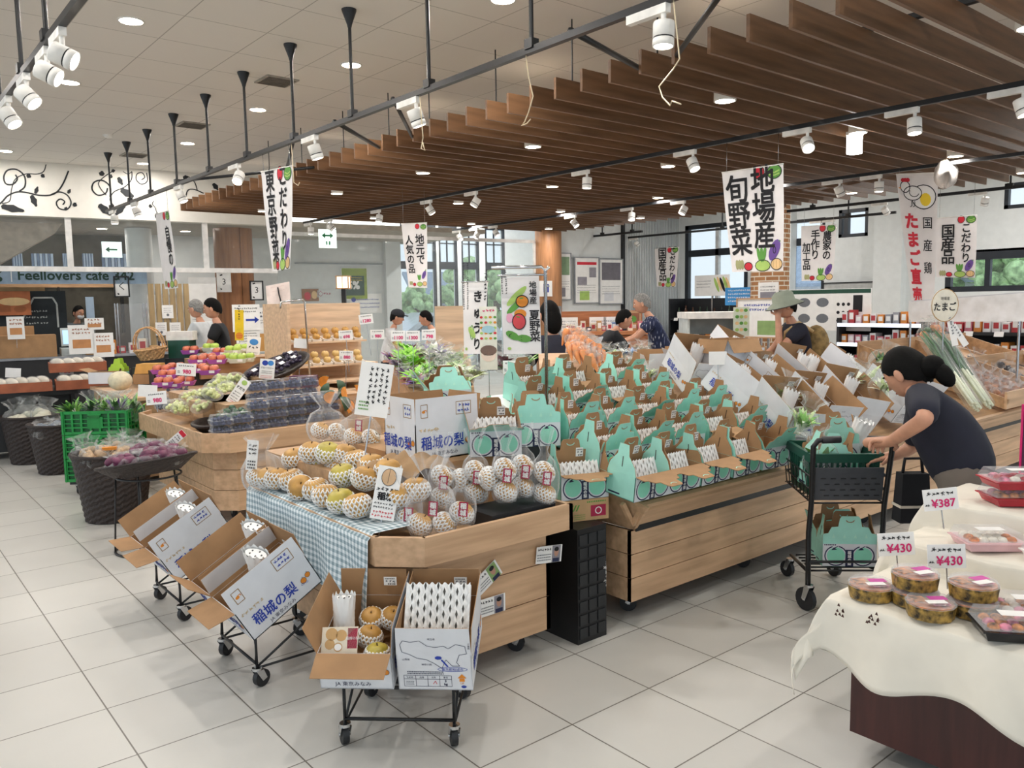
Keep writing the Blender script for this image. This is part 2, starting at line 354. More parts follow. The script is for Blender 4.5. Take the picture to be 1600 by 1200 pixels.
# ---- poster wall and ribbed wall up to the corner, then the window wall
b = fb(P1, .0); sp0 = P1.hit(856, 420)[0]; sc_ = 12.75
b.box(((sp0+sc_)/2, .1, CEIL/2), (sc_-sp0, .2, CEIL), WALLW)
xr0 = P1.hit(975, 430)[0]; n = 34
for i in range(n):
    x = xr0+(P1.hit(1060, 430)[0]-xr0)*(i+.5)/n; b.box((x, -.012, CEIL/2), (.03, .024, CEIL), WALLG)
x = P1.hit(972, 430)[0]; b.box((x, -.03, CEIL/2), (.07, .06, CEIL), BLACK)
x0, z = P1.hit(880, 403); x1, _ = P1.hit(969, 406); b.box(((x0+x1)/2, -.015, z), (x1-x0, .03, .03), mat('grey rail'))
struct(b, 'wall_poster')
def R(px, py): return PR.hit(px, py)
big = (R(1070, 450)[0], R(1168, 450)[0], .9, 3.2); hi1 = (R(1237, 330)[0], R(1290, 330)[0], 1.0, 3.1); hi2 = (R(1311, 330)[0], R(1357, 330)[0], R(1335, 370)[1], 3.2); lo = (R(1476, 450)[0], R(1640, 450)[0], R(1560, 455)[1], R(1560, 392)[1]); hi3 = (R(1570, 290)[0], R(1700, 290)[0], 2.95, 3.35)
b = fb(PR); wall(b, -.2, 16, 0, CEIL, [big, hi1, hi2, lo, hi3], WALLW)
for px, wd in ((1395, .5), (1236, .22)): b.box((R(px, 400)[0], -.1, CEIL/2), (wd, .2, CEIL), WALLW)
struct(b, 'wall_window')
for i, (h, zs, mul) in enumerate(((big, (R(1115, 394)[1],), (.52,)), (hi1, (R(1265, 377)[1],), ()), (hi2, (), (.25,)), (lo, (), (.42,)), (hi3, (), ()))):
    b = fb(PR, .05); cx, cz, w_, h_ = (h[0]+h[1])/2, (h[2]+h[3])/2, h[1]-h[0], h[3]-h[2]; f = .09 if i in (0, 3) else .06
    for x in (h[0]+f/2, h[1]-f/2): b.box((x, 0, cz), (f, .1, h_), FRAME)
    for z in (h[2]+f/2, h[3]-f/2): b.box((cx, 0, z), (w_, .1, f if i != 3 or z < cz else .16), FRAME)
    for z in zs: b.box((cx, 0, z), (w_, .09, .14), FRAME)
    for m in mul: b.box((h[0]+w_*m, 0, cz), (.08, .09, h_), FRAME if i else mat('white mullion', 'd8dcdc', .5))
    b.box((cx, .02, cz), (w_, .006, h_), GLASS)
    struct(b, 'window_%d' % (i+6))
# ---- columns
CEDAR = wood('red brown column veneer', '93613c', 'a06c44', stretch=(10, 10, 1))
p = P1.M @ Vector((P1.hit(366, 420, .9)[0], .9, 0)); b = B(); b.lathe([(.31, 0), (.31, CEIL-.7)], CEDAR, 32); b.box((0, -.312, 1.5), (.012, .01, 2.8), mat('joint line', '6d4426', .6)); struct(b, 'column_1').location = p
p = P1.M @ Vector((P1.hit(857, 420, -.05)[0], -.05, 0)); b = B(); b.lathe([(.26, 0), (.26, CEIL)], wood('tan column veneer', 'a5754e', 'b38058', stretch=(10, 10, 1)), 32); struct(b, 'column_2').location = p
BRICKM = brick_mat('brick', 'b98558', 'a2704a', 'ded2bf', 1, .85, w=.21, h=.075, msize=.01)
p = onx(1203, 420, 11.7); b = B(); n = 32; vs, fs = [], []
for i in range(n+1):
    a = 2*PI*i/n; vs += [(.3*math.cos(a), .3*math.sin(a), 0), (.3*math.cos(a), .3*math.sin(a), CEIL)]
b.add(vs, [(2*i, 2*i+2, 2*i+3, 2*i+1) for i in range(n)], BRICKM, True)
o = struct(b, 'column_3'); o.location = (p.x, p.y, 0); uv = o.data.uv_layers.new(name='UVMap')
for l in o.data.loops:
    v = o.data.vertices[l.vertex_index]; i = l.vertex_index//2; uv.data[l.index].uv = (i/n*1.885, v.co.z)
# ---- the cafe recess behind the mural wall
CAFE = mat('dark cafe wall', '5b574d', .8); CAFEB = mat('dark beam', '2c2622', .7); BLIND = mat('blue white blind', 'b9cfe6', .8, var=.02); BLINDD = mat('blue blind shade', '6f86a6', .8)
b = fb(P1, 3.0); e = P1.hit(215, 420)[0]+.8
b.box((e/2-3, .1, 1.45), (e+6, .2, 2.9), CAFE); struct(b, 'wall_cafe')
b = fb(P1, 0); b.box((1, 1.6, 2.93), (13.4, 3.0, .08), mat('grey soffit', 'b5aea2', .8)); struct(b, 'ceiling_cafe')
b = fb(P1, 1.0)          # sloping stair soffit behind the glass
q = [P1.hit(*c, 1.0) for c in ((-60, 345), (100, 345), (88, 362), (0, 412), (-60, 440))]; b.ext([(x, 0, z) for x, z in q], (0, .5, 0), mat('beige soffit', 'd3c4b2', .8)); struct(b, 'trim_2')
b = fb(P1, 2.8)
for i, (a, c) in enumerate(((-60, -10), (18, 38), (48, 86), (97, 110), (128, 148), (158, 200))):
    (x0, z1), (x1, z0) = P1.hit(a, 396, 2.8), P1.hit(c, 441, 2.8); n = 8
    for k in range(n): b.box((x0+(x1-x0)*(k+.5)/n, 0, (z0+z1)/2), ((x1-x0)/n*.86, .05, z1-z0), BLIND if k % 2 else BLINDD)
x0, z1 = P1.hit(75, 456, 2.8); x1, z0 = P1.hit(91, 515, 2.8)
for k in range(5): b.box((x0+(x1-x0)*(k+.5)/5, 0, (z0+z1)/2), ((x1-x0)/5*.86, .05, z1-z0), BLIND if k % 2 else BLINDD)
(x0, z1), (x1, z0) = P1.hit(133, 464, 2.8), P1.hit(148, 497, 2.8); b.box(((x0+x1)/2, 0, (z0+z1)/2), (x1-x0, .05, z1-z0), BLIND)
struct(b, 'window_11')
b = fb(P1, 2.2)
for a, c, y0, y1, m in ((-60, 207, 441, 449, OAKD), (203, 209, 385, 500, OAKD), (89, 98, 448, 520, CAFEB), (188, 196, 460, 520, BLACK)):
    (x0, z1), (x1, z0) = P1.hit(a, y0, 2.2), P1.hit(c, y1, 2.2); b.box(((x0+x1)/2, 0, (z0+z1)/2), (x1-x0, .12, z1-z0), m)
struct(b, 'trim_3')
b = fb(P1, 1.3); (x0, _), (x1, _) = P1.hit(210, 450, 1.3), P1.hit(232, 450, 1.3); b.lathe([(.2, 0), (.2, 2.88)], WALLW, 24, c=((x0+x1)/2, 0, 0)); struct(b, 'column_4')
b = fb(P1, 1.5); (x0, z1), (x1, z0) = P1.hit(-40, 449, 1.5), P1.hit(70, 455, 1.5); b.box(((x0+x1)/2, 0, (z0+z1)/2), (x1-x0, .1, z1-z0), mat('tan tile band', 'b69468', .6)); struct(b, 'trim_4')
# ---- outside: ground, houses, trees, a parked car
struct(B().box((12, 24, -.08), (60, 18, .1), mat('asphalt', '9a9c9c', .9)), 'ground_outside')
GRASS = mat('leaf green', '86ad72', .8, var=.2, scale=6, col2='b0cf96')
def tree(x, y, z, r, label, trunk=True):
    t = thing('tree', label, 'tree', (x, y, 0), group='trees outside the windows'); rd = random.Random(int(x*37+y)); c = B()
    for k in range(60):
        a, h = rd.uniform(0, 2*PI), rd.uniform(-1, 1); q = math.sqrt(1-h*h)*rd.uniform(.5, 1); c.ball((q*r*math.cos(a), q*r*math.sin(a), z+h*r*.9), r*rd.uniform(.16, .3), GRASS, 7, 5)
    c.build('crown', t); B().cyl((0, 0, 0), (0, 0, z), .09, mat('bark', '5a4a3a', .9)).build('trunk', t)
for i, (px, py, d, r) in enumerate(((704, 487, 23, .75), (650, 482, 22, .6), (742, 458, 25, 1.0), (776, 470, 22, .7), (1545, 440, 21, 1.0), (1592, 425, 21, 1.3))):
    p = dep(px, py, d); tree(p.x, p.y, max(p.z, r*.9), r, ['leafy green tree seen through the second tall vestibule window', 'low green bush-like tree seen through the first tall vestibule window', 'large green tree seen through the third tall vestibule window', 'green tree seen through the last tall vestibule window', 'green tree outside the low dark-framed window', 'taller green tree outside the low dark-framed window'][i])
def house(name, label, F_, x0, x1, z1, k, wallc, roofc):
    t = thing(name, label, 'building', F_.M @ Vector((0, k, 0)), F_.rz); w_ = x1-x0
    B().box(((x0+x1)/2, 1.5, z1*.31), (w_, 3, z1*.62), wallc).build('wall', t)
    rf = B(); rf.ext([(x0-.3, -.3, z1*.6), (x1+.3, -.3, z1*.6), (x1, 1.5, z1), (x0, 1.5, z1)], (0, .05, -.1), roofc); rf.build('roof', t)
    for q in (.25, .5, .72): B().box((x0+w_*q, -.01, z1*.42), (w_*.09, .04, z1*.2), FRAME).build('window', t)
a, c = P2.hit(655, 450, 13)[0], P2.hit(725, 450, 13)[0]; house('house', 'pale house with a grey roof across the car park', P2, a, c, 2.9, 13, mat('house wall', 'c5cdd4', .8), mat('grey roof', '8f9fb2', .7))
a, c = R(1040, 450)[0]-3, R(1180, 450)[0]+1; house('long_building', 'long white building with a blue grey roof outside the big window', PR, a, c, 3.4, 9, mat('white siding', 'e6e9ee', .8), mat('blue grey roof', '9db0c8', .6))
p = P2.M @ Vector((P2.hit(700, 505, 3.4)[0], 3.4, 0)); t = thing('car', 'silver car parked outside the tall vestibule windows', 'car', (p.x, p.y, -.03), P2.rz)
CARP = mat('silver car paint', 'ccd2da', .3, .3); b = B()
pr = [(-1.8, .3), (1.8, .3), (1.85, .75), (1.2, .85), (.7, 1.35), (-.9, 1.4), (-1.6, .95), (-1.85, .8)]; b.ext([(x, -.8, z) for x, z in pr], (0, 1.6, 0), CARP); b.build('body', t)
b = B(); b.ext([(x, -.81, z) for x, z in ((-.85, 1.32), (.62, 1.28), (1.0, .9), (-1.35, .93))], (0, 1.62, 0), mat('car window', '3a4652', .1)); b.build('side_window', t)
for x in (-1.1, 1.1): B().cyl((x, -.84, .32), (x, -.6, .32), .31, BLACK, 16).build('wheel', t)
# ================================================================ ceiling fixtures
def slat_rows():
    y = .86; i = 0
    while y < 12.05: yield i, y; i += 1; y += .25
SL = B(); SL.box((7.4, 0, .07), (7.2, .022, .14), SLAT); me = None
ns = sum(1 for _ in slat_rows())
for i, y in slat_rows():
    if me is None: o = SL.build('ceiling_slat'); me = o.data
    else: o = bpy.data.objects.new('ceiling_slat', me); COL.objects.link(o)
    o.location = (0, y, 2.95); tag(o, 'brown wooden louvre slat hung under the ceiling, %s counted from the mural wall' % nth(ns-1-i), 'slat', 'wooden slats of the hanging louvre')
for i, (x, y0, y1) in enumerate(((4.6, .6, 12.1), (7.4, .6, 12.1), (10.2, .6, 12.1))):
    B().box((x, (y0+y1)/2, 3.105), (.04, y1-y0, .03), BLACK).build('carrier_rail', label='black carrier rail lying across the slat tops, %s from the open slat ends' % nth(i), cat='rail', group='carrier rails of the louvre')
ROD = B().cyl((0, 0, 0), (0, 0, -.52), .006, BLACK, 6).build('hanger_rod').data; bpy.data.objects.remove(bpy.data.objects['hanger_rod'])
for i, y in enumerate((3.6, 4.4, 5.29, 6.26, 6.96, 7.88, 8.89, 9.81)):
    o = bpy.data.objects.new('hanger_rod', ROD); COL.objects.link(o); o.location = (4.24, y, CEIL); tag(o, 'thin black hanger rod between ceiling and slat ends, %s counted from the camera side' % nth(i), 'rod', 'thin hanger rods at the slat ends')
TZ = 2.9
TRK = {'edge': (2.87, .8, 12.0), 'middle': (5.76, .8, 12.1), 'far': (8.57, .8, 12.0), 'entrance': (.88, 3.6, 7.2)}
TN = {'edge': 'the black track beside the slat ends', 'middle': 'the black track under the middle of the slats', 'far': 'the black track under the far half of the slats', 'entrance': 'the short black track over the entrance aisle'}
for k, (x, y0, y1) in TRK.items():
    B().box((x, (y0+y1)/2, TZ), (.034, y1-y0, .034), BLACK).build('light_track', label=TN[k].replace('the ', 'long ', 1) if k != 'entrance' else 'short black light track hung over the entrance aisle', cat='track')
def rod(x, y, label):
    t = thing('suspension_rod', label, 'rod', (x, y, CEIL), group='ceiling rods of the tracks')
    B().cyl((0, 0, -.06), (0, 0, TZ-CEIL+.02), .012, BLACK, 8).build('rod', t); B().lathe([(.052, 0), (.05, -.012), (.018, -.1), (.014, -.12)], BLACK, 16).build('ceiling_cone', t)
    B().box((0, 0, TZ-CEIL+.03), (.05, .06, .05), BLACK).build('clamp', t)
for i, y in enumerate((2.3, 3.28, 4.23, 5.19, 6.14, 7.1, 8.05, 9.03, 9.98, 10.85, 11.74)): rod(2.87, y, 'black suspension rod with cone cap, %s along the slat-end track' % nth(i))
for i, y in enumerate((4.6, 5.3, 6.1)): rod(.88, y, 'black suspension rod with cone cap, %s along the entrance track' % nth(i))
for i, (ya, yb) in enumerate(((5.46, 6.1), (6.14, 7.6), (4.65, 5.45), (2.99, 3.25), (2.0, 2.7), (8.9, 8.2))):
    b = B(); b.tube([(2.87, ya, 2.925), (3.84, ya+(yb-ya)*1.6, 3.0)], .016, BLACK, 6); b.build('brace_arm', label='black brace arm between slat-end track and louvre, near the %s ceiling rod' % nth((3, 5, 2, 1, 0, 7)[i]), cat='brace', group='brace arms of the louvre')
# downlights
def downlight(x, y, z, label, canopy=False, watt=None, geo=True):
    t = thing('downlight', label, 'light', (x, y, z), group='round downlights of the louvre' if canopy else 'round downlights in the ceiling panels')
    if canopy:
        B().lathe([(.075, .12), (.075, 0), (.066, 0)], WHITE, 20, cap=False).build('housing', t); B().lathe([(.066, .002), (0, .002)], GLOW, 20).build('diffuser', t)
    else:
        B().lathe([(.09, .0), (.09, -.008), (.078, -.008)], WHITE, 24, cap=False).build('rim', t); B().lathe([(.078, -.006), (0, -.006)], GLOW, 24).build('diffuser', t)
    empty_light('AREA', 'downlight_lamp', (0, 0, -.02), watt or DOWN_W, t, .13)
dl = [(1.75, 6.31, 'over the entrance track'), (3.51, 6.34, 'behind the fifth suspension rod'), (3.5, 8.32, 'behind the brace arms'), (3.49, 10.5, 'above the far slat ends'), (3.46, 12.3, 'beside the mural wall'), (1.75, 8.31, 'behind the entrance spotlights'), (1.79, 12.3, 'above the mural spiral'), (3.6, 4.4, 'straight over the fruit display'), (1.75, 4.4, 'over the front carts'), (1.75, 2.5, 'over the front aisle'), (0, 4.4, 'over the entrance walkway'), (0, 8.3, 'over the far walkway'), (0, 1.5, 'over the camera spot'), (3.6, .6, 'over the lunch table'), (1.2, -.8, 'behind the camera spot'), (12.6, 8.5, 'over the bottle shelves'), (12.6, 4.5, 'over the egg corner'), (12.6, 1.5, 'beyond the egg corner'), (-1.5, 6, 'over the entrance doors')]
for x, y, s in dl: downlight(x, y, CEIL, 'round glowing downlight in the ceiling panels '+s, watt=DOWN_W*(3.4 if x > 10 else 1.3))
for i, px in enumerate((450, 540, 640, 760)):  # unseen lamps, added to brighten the dim vestibule walls
    p = P2.at(px, 345, -1.0); downlight(p.x, p.y, CEIL, 'round downlight added to brighten the vestibule, %s from the red brown column' % nth(i), watt=DOWN_W*4.5)
for i, px in enumerate((60, 160, 290)):
    p = P1.at(px, 370, 1.6); downlight(p.x, p.y, 2.89, 'round downlight over the cafe, %s towards the red brown column' % nth(i), watt=DOWN_W*.6)
i = 0
for x in (4.78, 6.6, 8.5, 10.3):
    for y in (1.6, 3.46, 5.46, 7.2, 9.1, 11.35):
        downlight(x, y, 2.945, 'cylinder downlight between slats, %s from the slat ends, %s towards the mural' % (nth((4.78, 6.6, 8.5, 10.3).index(x)), nth((1.6, 3.46, 5.46, 7.2, 9.1, 11.35).index(y))), True)
t = thing('square_lamp', 'glaring boxy lamp wrapped in white film under the slats', 'light', tuple(onz(1335, 226, 2.86))); B().box((0, 0, 0), (.09, .09, .15), mat('film lamp glow', 'ffffff', emit=9)).build('diffuser', t); B().box((0, 0, .09), (.1, .1, .03), WHITE).build('cap', t); B().cyl((0, 0, .1), (0, 0, .22), .01, WHITE, 6).build('stem', t)
# vents
VENT = mat('vent grey', 'a39d92', .6)
for x, y, s in ((3.21, 7.18, 'near the second black rod'), (3.2, 9.43, 'midway to the mural wall'), (3.18, 11.69, 'closest to the mural wall')):
    t = thing('ceiling_vent', 'square ceiling vent with slats '+s, 'vent', (x, y, CEIL)); b = B(); b.box((0, 0, -.006), (.3, .3, .012), VENT); b.build('frame', t); b = B()
    for k in range(8): b.box((0, -.12+k*.034, -.014), (.26, .012, .006), mat('vent gap', '6b665e', .7))
    b.build('grille', t)
t = thing('smoke_detector', 'small round white detector on the ceiling', 'detector', (2.59, 10.54, CEIL)); B().lathe([(.05, 0), (.045, -.025), (.02, -.035), (0, -.035)], WHITE, 16).build('body', t); B().lathe([(.06, 0), (.06, -.006), (.04, -.006)], WHITE, 16).build('base', t)
# track spotlights
def spot(track, y, aim, label, x=None, z=None, lamp=True, side=1, watt=None):
    x = TRK[track][0] if x is None else x
    t = thing('track_spotlight', label, 'spotlight', (x, y, (z or TZ)-.017), group='white track spotlights')
    B().box((0, .09*side, -.02), (.034, .23, .038), WHITE).build('adapter', t)
    B().cyl((0, 0, -.02), (0, 0, -.085), .012, WHITE, 8).build('stem', t)
    a = Vector(aim).normalized(); q = a.to_track_quat('Z', 'Y').to_matrix().to_4x4(); c = Vector((0, 0, -.125))
    h = B(); h.M = T(*c) @ q; h.lathe([(.0, -.05), (.045, -.05), (.047, -.045), (.047, .015), (.044, .016), (.044, .022), (.047, .023), (.047, .055), (.042, .055)], WHITE, 18, cap=False); hd = h.build('lamp_head', t)
    h = B(); h.M = T(*c) @ q; h.lathe([(.042, .05), (.03, .057), (0, .06)], GLOW, 18, cap=False); h.build('lens', t)
    h = B(); h.M = T(*c) @ q; h.lathe([(.0455, .016), (.0455, .022)], BLACK, 18, cap=False); h.build('band', t)
    if lamp: empty_light('SPOT', 'spot_lamp', tuple(c+a*.075), watt or SPOT_W, t, .04, aim=a, angle=1.25)
def ty(px, py, track): return onx(px, py, TRK[track][0]).y
D = (0, 0, -1)
for i, (px, py, aim) in enumerate(((1037, 12, (-.05, 0, -1)), (650, 155, (.35, -.1, -1)), (492, 213, (.3, -.1, -1)), (372, 262, (-.5, -.5, -.8)), (283, 290, (.3, -.3, -1)), (213, 312, (.3, -.2, -1)), (178, 328, D))):
    spot('edge', ty(px, py, 'edge'), aim, 'white track spotlight hung from the slat-end track, %s from the camera' % nth(i))
for i, (px, py, aim) in enumerate(((95, 38, (.8, -.45, -.45)), (72, 72, (.8, -.45, -.5)), (40, 112, (.6, -.5, -.8)), (12, 145, (.5, -.5, -1)))):
    spot('entrance', ty(px, py, 'entrance'), aim, 'white track spotlight over the entrance aisle, %s from the camera' % nth(i))
for i, (px, py, aim) in enumerate(((1600, 132, (0, -.3, -1)), (1430, 165, (-.1, -.1, -1)), (1262, 198, (-.5, -.5, -.7)), (1083, 232, (-.1, -.5, -.9)), (917, 264, (-.05, 0, -1)), (743, 298, (-.5, .4, -1)), (672, 312, (.5, -.3, -1)), (592, 327, (-.3, -.2, -1)), (517, 342, (.5, -.3, -.6)), (485, 346, D))):
    spot('middle', ty(px, py, 'middle'), aim, 'white track spotlight under the middle slats, %s from the camera' % nth(i))
for i, (px, py, aim) in enumerate(((1374, 275, D), (1312, 285, (.5, -.2, -1)), (1068, 313, (-.4, .2, -.8)), (987, 327, (-.2, -.1, -1)), (898, 339, (.2, -.6, -.8)), (775, 357, (.3, -.5, -1)), (745, 361, (-.3, .3, -1)), (718, 364, (.1, -.5, -.9)))):
    spot('far', ty(px, py, 'far'), aim, 'white track spotlight under the far slats, %s from the camera' % nth(i))
# tracks beyond the louvre
for i, (a, c, X) in enumerate((((885, 374), (1003, 361), 12.0), ((934, 383), (1400, 322), 12.9), ((1230, 340), (1640, 274), 11.6))):
    p, q = onx(*a, X), onx(*c, X); zz = (p.z+q.z)/2
    B().box((X, (p.y+q.y)/2, zz), (.04, abs(p.y-q.y), .04), BLACK).build('light_track', label=['short black track before the posters', 'long black track before the big window', 'black track over the egg corner'][i], cat='track')
    for k in range(3):
        y = p.y+(q.y-p.y)*(.12+.38*k); t = thing('suspension_rod', 'black drop rod, %s on the track %s' % (nth(k), ['before the posters', 'before the big window', 'over the egg corner'][i]), 'rod', (X, y, CEIL), group='ceiling rods of the tracks')
        B().cyl((0, 0, 0), (0, 0, zz-CEIL), .013, BLACK, 6).build('rod', t); B().box((0, 0, zz-CEIL+.02), (.05, .07, .07), BLACK).build('clamp', t)
    for k, (px, aim) in enumerate(([(905, (-.4, .2, -1))], [(995, (.5, -.3, -.8)), (1170, (-.6, -.5, -.5)), (1283, (.2, -.3, -1)), (1302, (-.5, -.5, -.4))], [(1384, (.6, -.2, -.7)), (1540, (.4, .3, -1))])[i]):
        yy = onx(px, a[1]+(c[1]-a[1])*(px-a[0])/(c[0]-a[0]), X).y
        spot(None, yy, aim, 'small white track spotlight, %s on the track %s' % (nth(k), ['before the posters', 'before the big window', 'over the egg corner'][i]), X, zz, lamp=k < 2)
# ================================================================ fruit parts
PEAR = mat('tan pear skin', 'b98a45', .45, var=.08, scale=14, col2='c89a50'); PEARG = mat('olive pear skin', 'b0a040', .4, var=.08, scale=14, col2='bfae4c'); STEM = mat('brown stem', '4c3622', .8)
PROF = [(0, -.80), (.25, -.85), (.6, -.74), (.88, -.42), (1, 0), (.95, .35), (.75, .66), (.45, .82), (.2, .80), (0, .70)]
MESHES = {}
def share(key, make):
    if key not in MESHES: MESHES[key] = make()
    return MESHES[key]
def inst(name, me, parent=None, **kw):
    o = bpy.data.objects.new(name, me); COL.objects.link(o)
    if parent: o.parent = parent
    return tag(o, **kw)
def fruit_me(m, r, prof=PROF, n=18, st=True):
    def f():
        b = B(); b.lathe([(a*r, z*r) for a, z in prof], m, n, cap=False)
        if st: b.cyl((0, 0, r*.68), (r*.05, 0, r*.92), r*.045, STEM, 6)
        return b.mesh('fruit')
    return share(('fruit', m.name, r, n), f)
def net_me(r, lo=-80, hi=28, n=18, rows=7, t=.0043):
    def f():
        b = B(); P_ = []
        for j in range(rows+1):
            a = math.radians(lo+(hi-lo)*j/rows); row = []
            for i in range(n):
                u = 2*PI*(i+.5*(j % 2))/n; k = r*1.035*(1-.06*math.sin(abs(a))); row.append(Vector((k*math.cos(a)*math.cos(u), k*math.cos(a)*math.sin(u), k*math.sin(a)*.88)))
            P_.append(row)
        for j in range(rows):
            for i in range(n):
                for d in ((0, -1) if j % 2 == 0 else (0, 1)): b.tube([P_[j][i], P_[j+1][(i+d) % n]], t, FOAM, 3)
        return b.mesh('net')
    return share(('net', r, lo, hi, n, rows, t), f)
def pear(p, r, label, net=True, olive=False, R=(0, 0, 0), hi=28, group='loose pears in white foam nets', sticker=False):
    t = thing('pear', label, 'pear', p, r=R, group=group)
    inst('flesh', fruit_me(PEARG if olive else PEAR, r), t)
    if net: inst('foam_net', net_me(r, hi=hi), t)
    if sticker:
        b = B(); b.rect(0, -.005, .03, .022, PAPER, -r*1.06); b.scribble(0, 0, .026, 3, .007, .003, GREYI, -r*1.062); o = b.build('price_sticker', t)
    return t
def bag_me(r, h, seed, neck=.25, top=.75, m=None):
    def f():
        rd = random.Random(seed); b = B(); ph = [rd.uniform(0, 6) for _ in range(6)]
        prof = [(.2, 0), (.8, .03), (1, .22), (.97, .42), (.75, .58), (.3, .68), (neck, .72), (.45, .82), (top, 1)]
        def g(u, v):
            k = v*(len(prof)-1); i = min(int(k), len(prof)-2); q = k-i; R_ = prof[i][0]*(1-q)+prof[i+1][0]*q; z = prof[i][1]*(1-q)+prof[i+1][1]*q
            a = 2*PI*u; wob = 1+.07*math.sin(5*a+ph[0]+3*v)+.05*math.sin(9*a+ph[1]-7*v)+.04*math.sin(14*a+ph[2]+11*v)+(.12*math.sin(7*a+ph[3]) if v > .75 else 0)
            return (R_*r*wob*math.cos(a), R_*r*wob*math.sin(a), z*h)
        b.grid(g, 44, 26, m or CLEAR); return b.mesh('bag')
    return share(('bag', r, h, seed, neck, top), f)
def label_me():
    def f():
        b = B(); b.rect(0, 0, .03, .05, CRIM); b.text('稲\n城', 0, .0, .021, PAPER, -.001, .03, sp=1.1); return b.mesh('label')
    return share('crimson', f)
def price_me(w=.05, h=.035):
    def f():
        b = B(); b.rect(0, 0, w, h, PAPER); b.scribble(0, h*.28, w*.8, 1, .01, h*.12, INK, -.0008); b.scribble(0, -h*.02, w*.85, 1, .01, h*.3, GREYI, -.0008); b.scribble(w*.1, -h*.34, w*.6, 1, .01, h*.14, INK, -.0008); return b.mesh('sticker')
    return share(('price', w, h), f)
FACE = -.69          # turn that makes a flat thing face the camera side of the shop
def card(name, label, cat, p, w, h, art, r=(0, 0, 0), pole=None, m=None, group=None, polem=None):
    """an upright printed card facing -y, centred on its own base line; art(b) draws on it"""
    t = thing(name, label, cat, p, r=r, group=group)
    b = B(); b.box((0, .002, h/2), (w, .003, h), m or PAPER); art(b); b.build('card', t)
    if pole: B().cyl((0, .004, -pole), (0, .004, h*.4), .0025, polem or STEEL, 6).build('stake', t)
    return t
def price_art(top, price, w, h, y=-.0012, col=None):
    def f(b):
        b.scribble(0, h*.8, w*.75, 1, .01, h*.13, INK, y)
        b.text(price, w*.05, h*.33, h*.46, col or PINK, y, .02)
        b.scribble(-w*.36, h*.35, w*.12, 2, h*.12, h*.07, GREYI, y)
    return f
def foam_stack(w, h, cols=10, rows=4, sl=None):
    """stack of folded foam nets seen from the side: white strands with staggered dark slits"""
    def f():
        b = B(); cw = w/cols; b.box((0, .014, h/2), (w, .02, h*.98), FOAM)
        b.grid(lambda u, v: (-w/2+w*u+cw*.22*math.sin(v*rows*2*PI)*(1 if 0 < u < 1 else 0), -.012*abs(math.cos(PI*cols*u))+.002, h*v+.004*math.cos(2*PI*cols*u)), cols*6, rows*4, FOAM)
        for i in range(cols+1):
            for j in range(rows+1):
                z = (j+(.5 if i % 2 else 0))*h/rows+h*.04; x = -w/2+cw*(i)
                if z > h*.97 or abs(x) > w*.49: continue
                b.poly([(x, -.0105, z-h/rows*.4), (x+cw*.2, -.0115, z), (x, -.0105, z+h/rows*.4), (x-cw*.2, -.0115, z)], sl or SLIT)
        return b.mesh('foam_net_stack')
    return share(('fstack', w, h, cols, rows), f)
def foam_roll(r, h, n=12):
    def f():
        b = B()
        b.grid(lambda u, v: ((r*(1+.05*math.cos(n*2*PI*u+5*math.sin(v*9)))*(1-.1*math.sin(v*3)))*math.cos(2*PI*u), (r*(1+.05*math.cos(n*2*PI*u+5*math.sin(v*9)))*(1-.1*math.sin(v*3)))*math.sin(2*PI*u), h*v+(.008*math.cos(n*2*PI*u) if v > .99 else 0)), 72, 14, FOAM)
        b.grid(lambda u, v: (r*.8*v*math.cos(2*PI*u), r*.8*v*math.sin(2*PI*u), h*.96), 24, 2, FOAM)
        for i in range(5):
            a = 2*PI*i/5; q = r*.45; b.box((q*math.cos(a), q*math.sin(a), h*.965), (.004, .012, .003), mat('slit shade', '4b4a47'))
        return b.mesh('foam_net_roll')
    return share(('froll', r, h), f)
# ================================================================ pear shipping box
def icon_pears(b, x, z, s, y):
    for dx, dz, k in ((-.5, -.15, 1), (.55, .25, .9)):
        b.blob(x+dx*s, z+dz*s, s*.5*k, s*.5*k, ORANGE, y); b.ring(x+dx*s, z+dz*s, s*.56*k, s*.54*k, s*.06, NAVY, y-.0004); b.stroke([(x+dx*s, z+dz*s+s*.45*k), (x+dx*s+s*.12, z+dz*s+s*.75*k)], s*.08, NAVY, y-.0004)
    b.ring(x-.9*s, z-.6*s, s*.34, s*.17, s*.05, BLUE, y-.0004); b.ring(x-.2*s, z-.75*s, s*.3, s*.14, s*.05, BLUE, y-.0004)
def face(M, fn, parent, name='print'):
    b = B(); b.M = M; fn(b); return b.build(name, parent)
def side_art(w, h, fl=0):
    def f(b):
        y = -.001
        b.text('稲城の梨', -w*.08, h*.47, h*.36, BLUE, y, .012, r=0, tall=1.1); b.text('JA 東京みなみ', -w*.05, h*.14, h*.14, NAVY, y, .0); icon_pears(b, w*.36, h*.45, h*.17, y)
        b.scribble(-w*.3, h*.83, w*.3, 1, .01, h*.1, mat('faint ochre ink', 'cdb58c', .7), y)
        if fl:
            z = h+fl*.5
            for c, ww in ((-w*.36, .1), (w*.26, .24)):
                b.stroke([(c-w*ww/2, z-fl*.25), (c+w*ww/2, z-fl*.25), (c+w*ww/2, z+fl*.25), (c-w*ww/2, z+fl*.25), (c-w*ww/2, z-fl*.25)], .003, mat('brown line', '9a7a50', .7), y)
            b.blob(-w*.37, z-.003, w*.028, w*.02, ORANGE, y, 6); b.stroke([(-w*.37, z+w*.01), (-w*.325, z+w*.012), (-w*.325, z-w*.012)], .003, ORANGE, y)
            b.scribble(w*.26, z+fl*.1, w*.18, 2, fl*.2, fl*.13, BLUE, y)
    return f
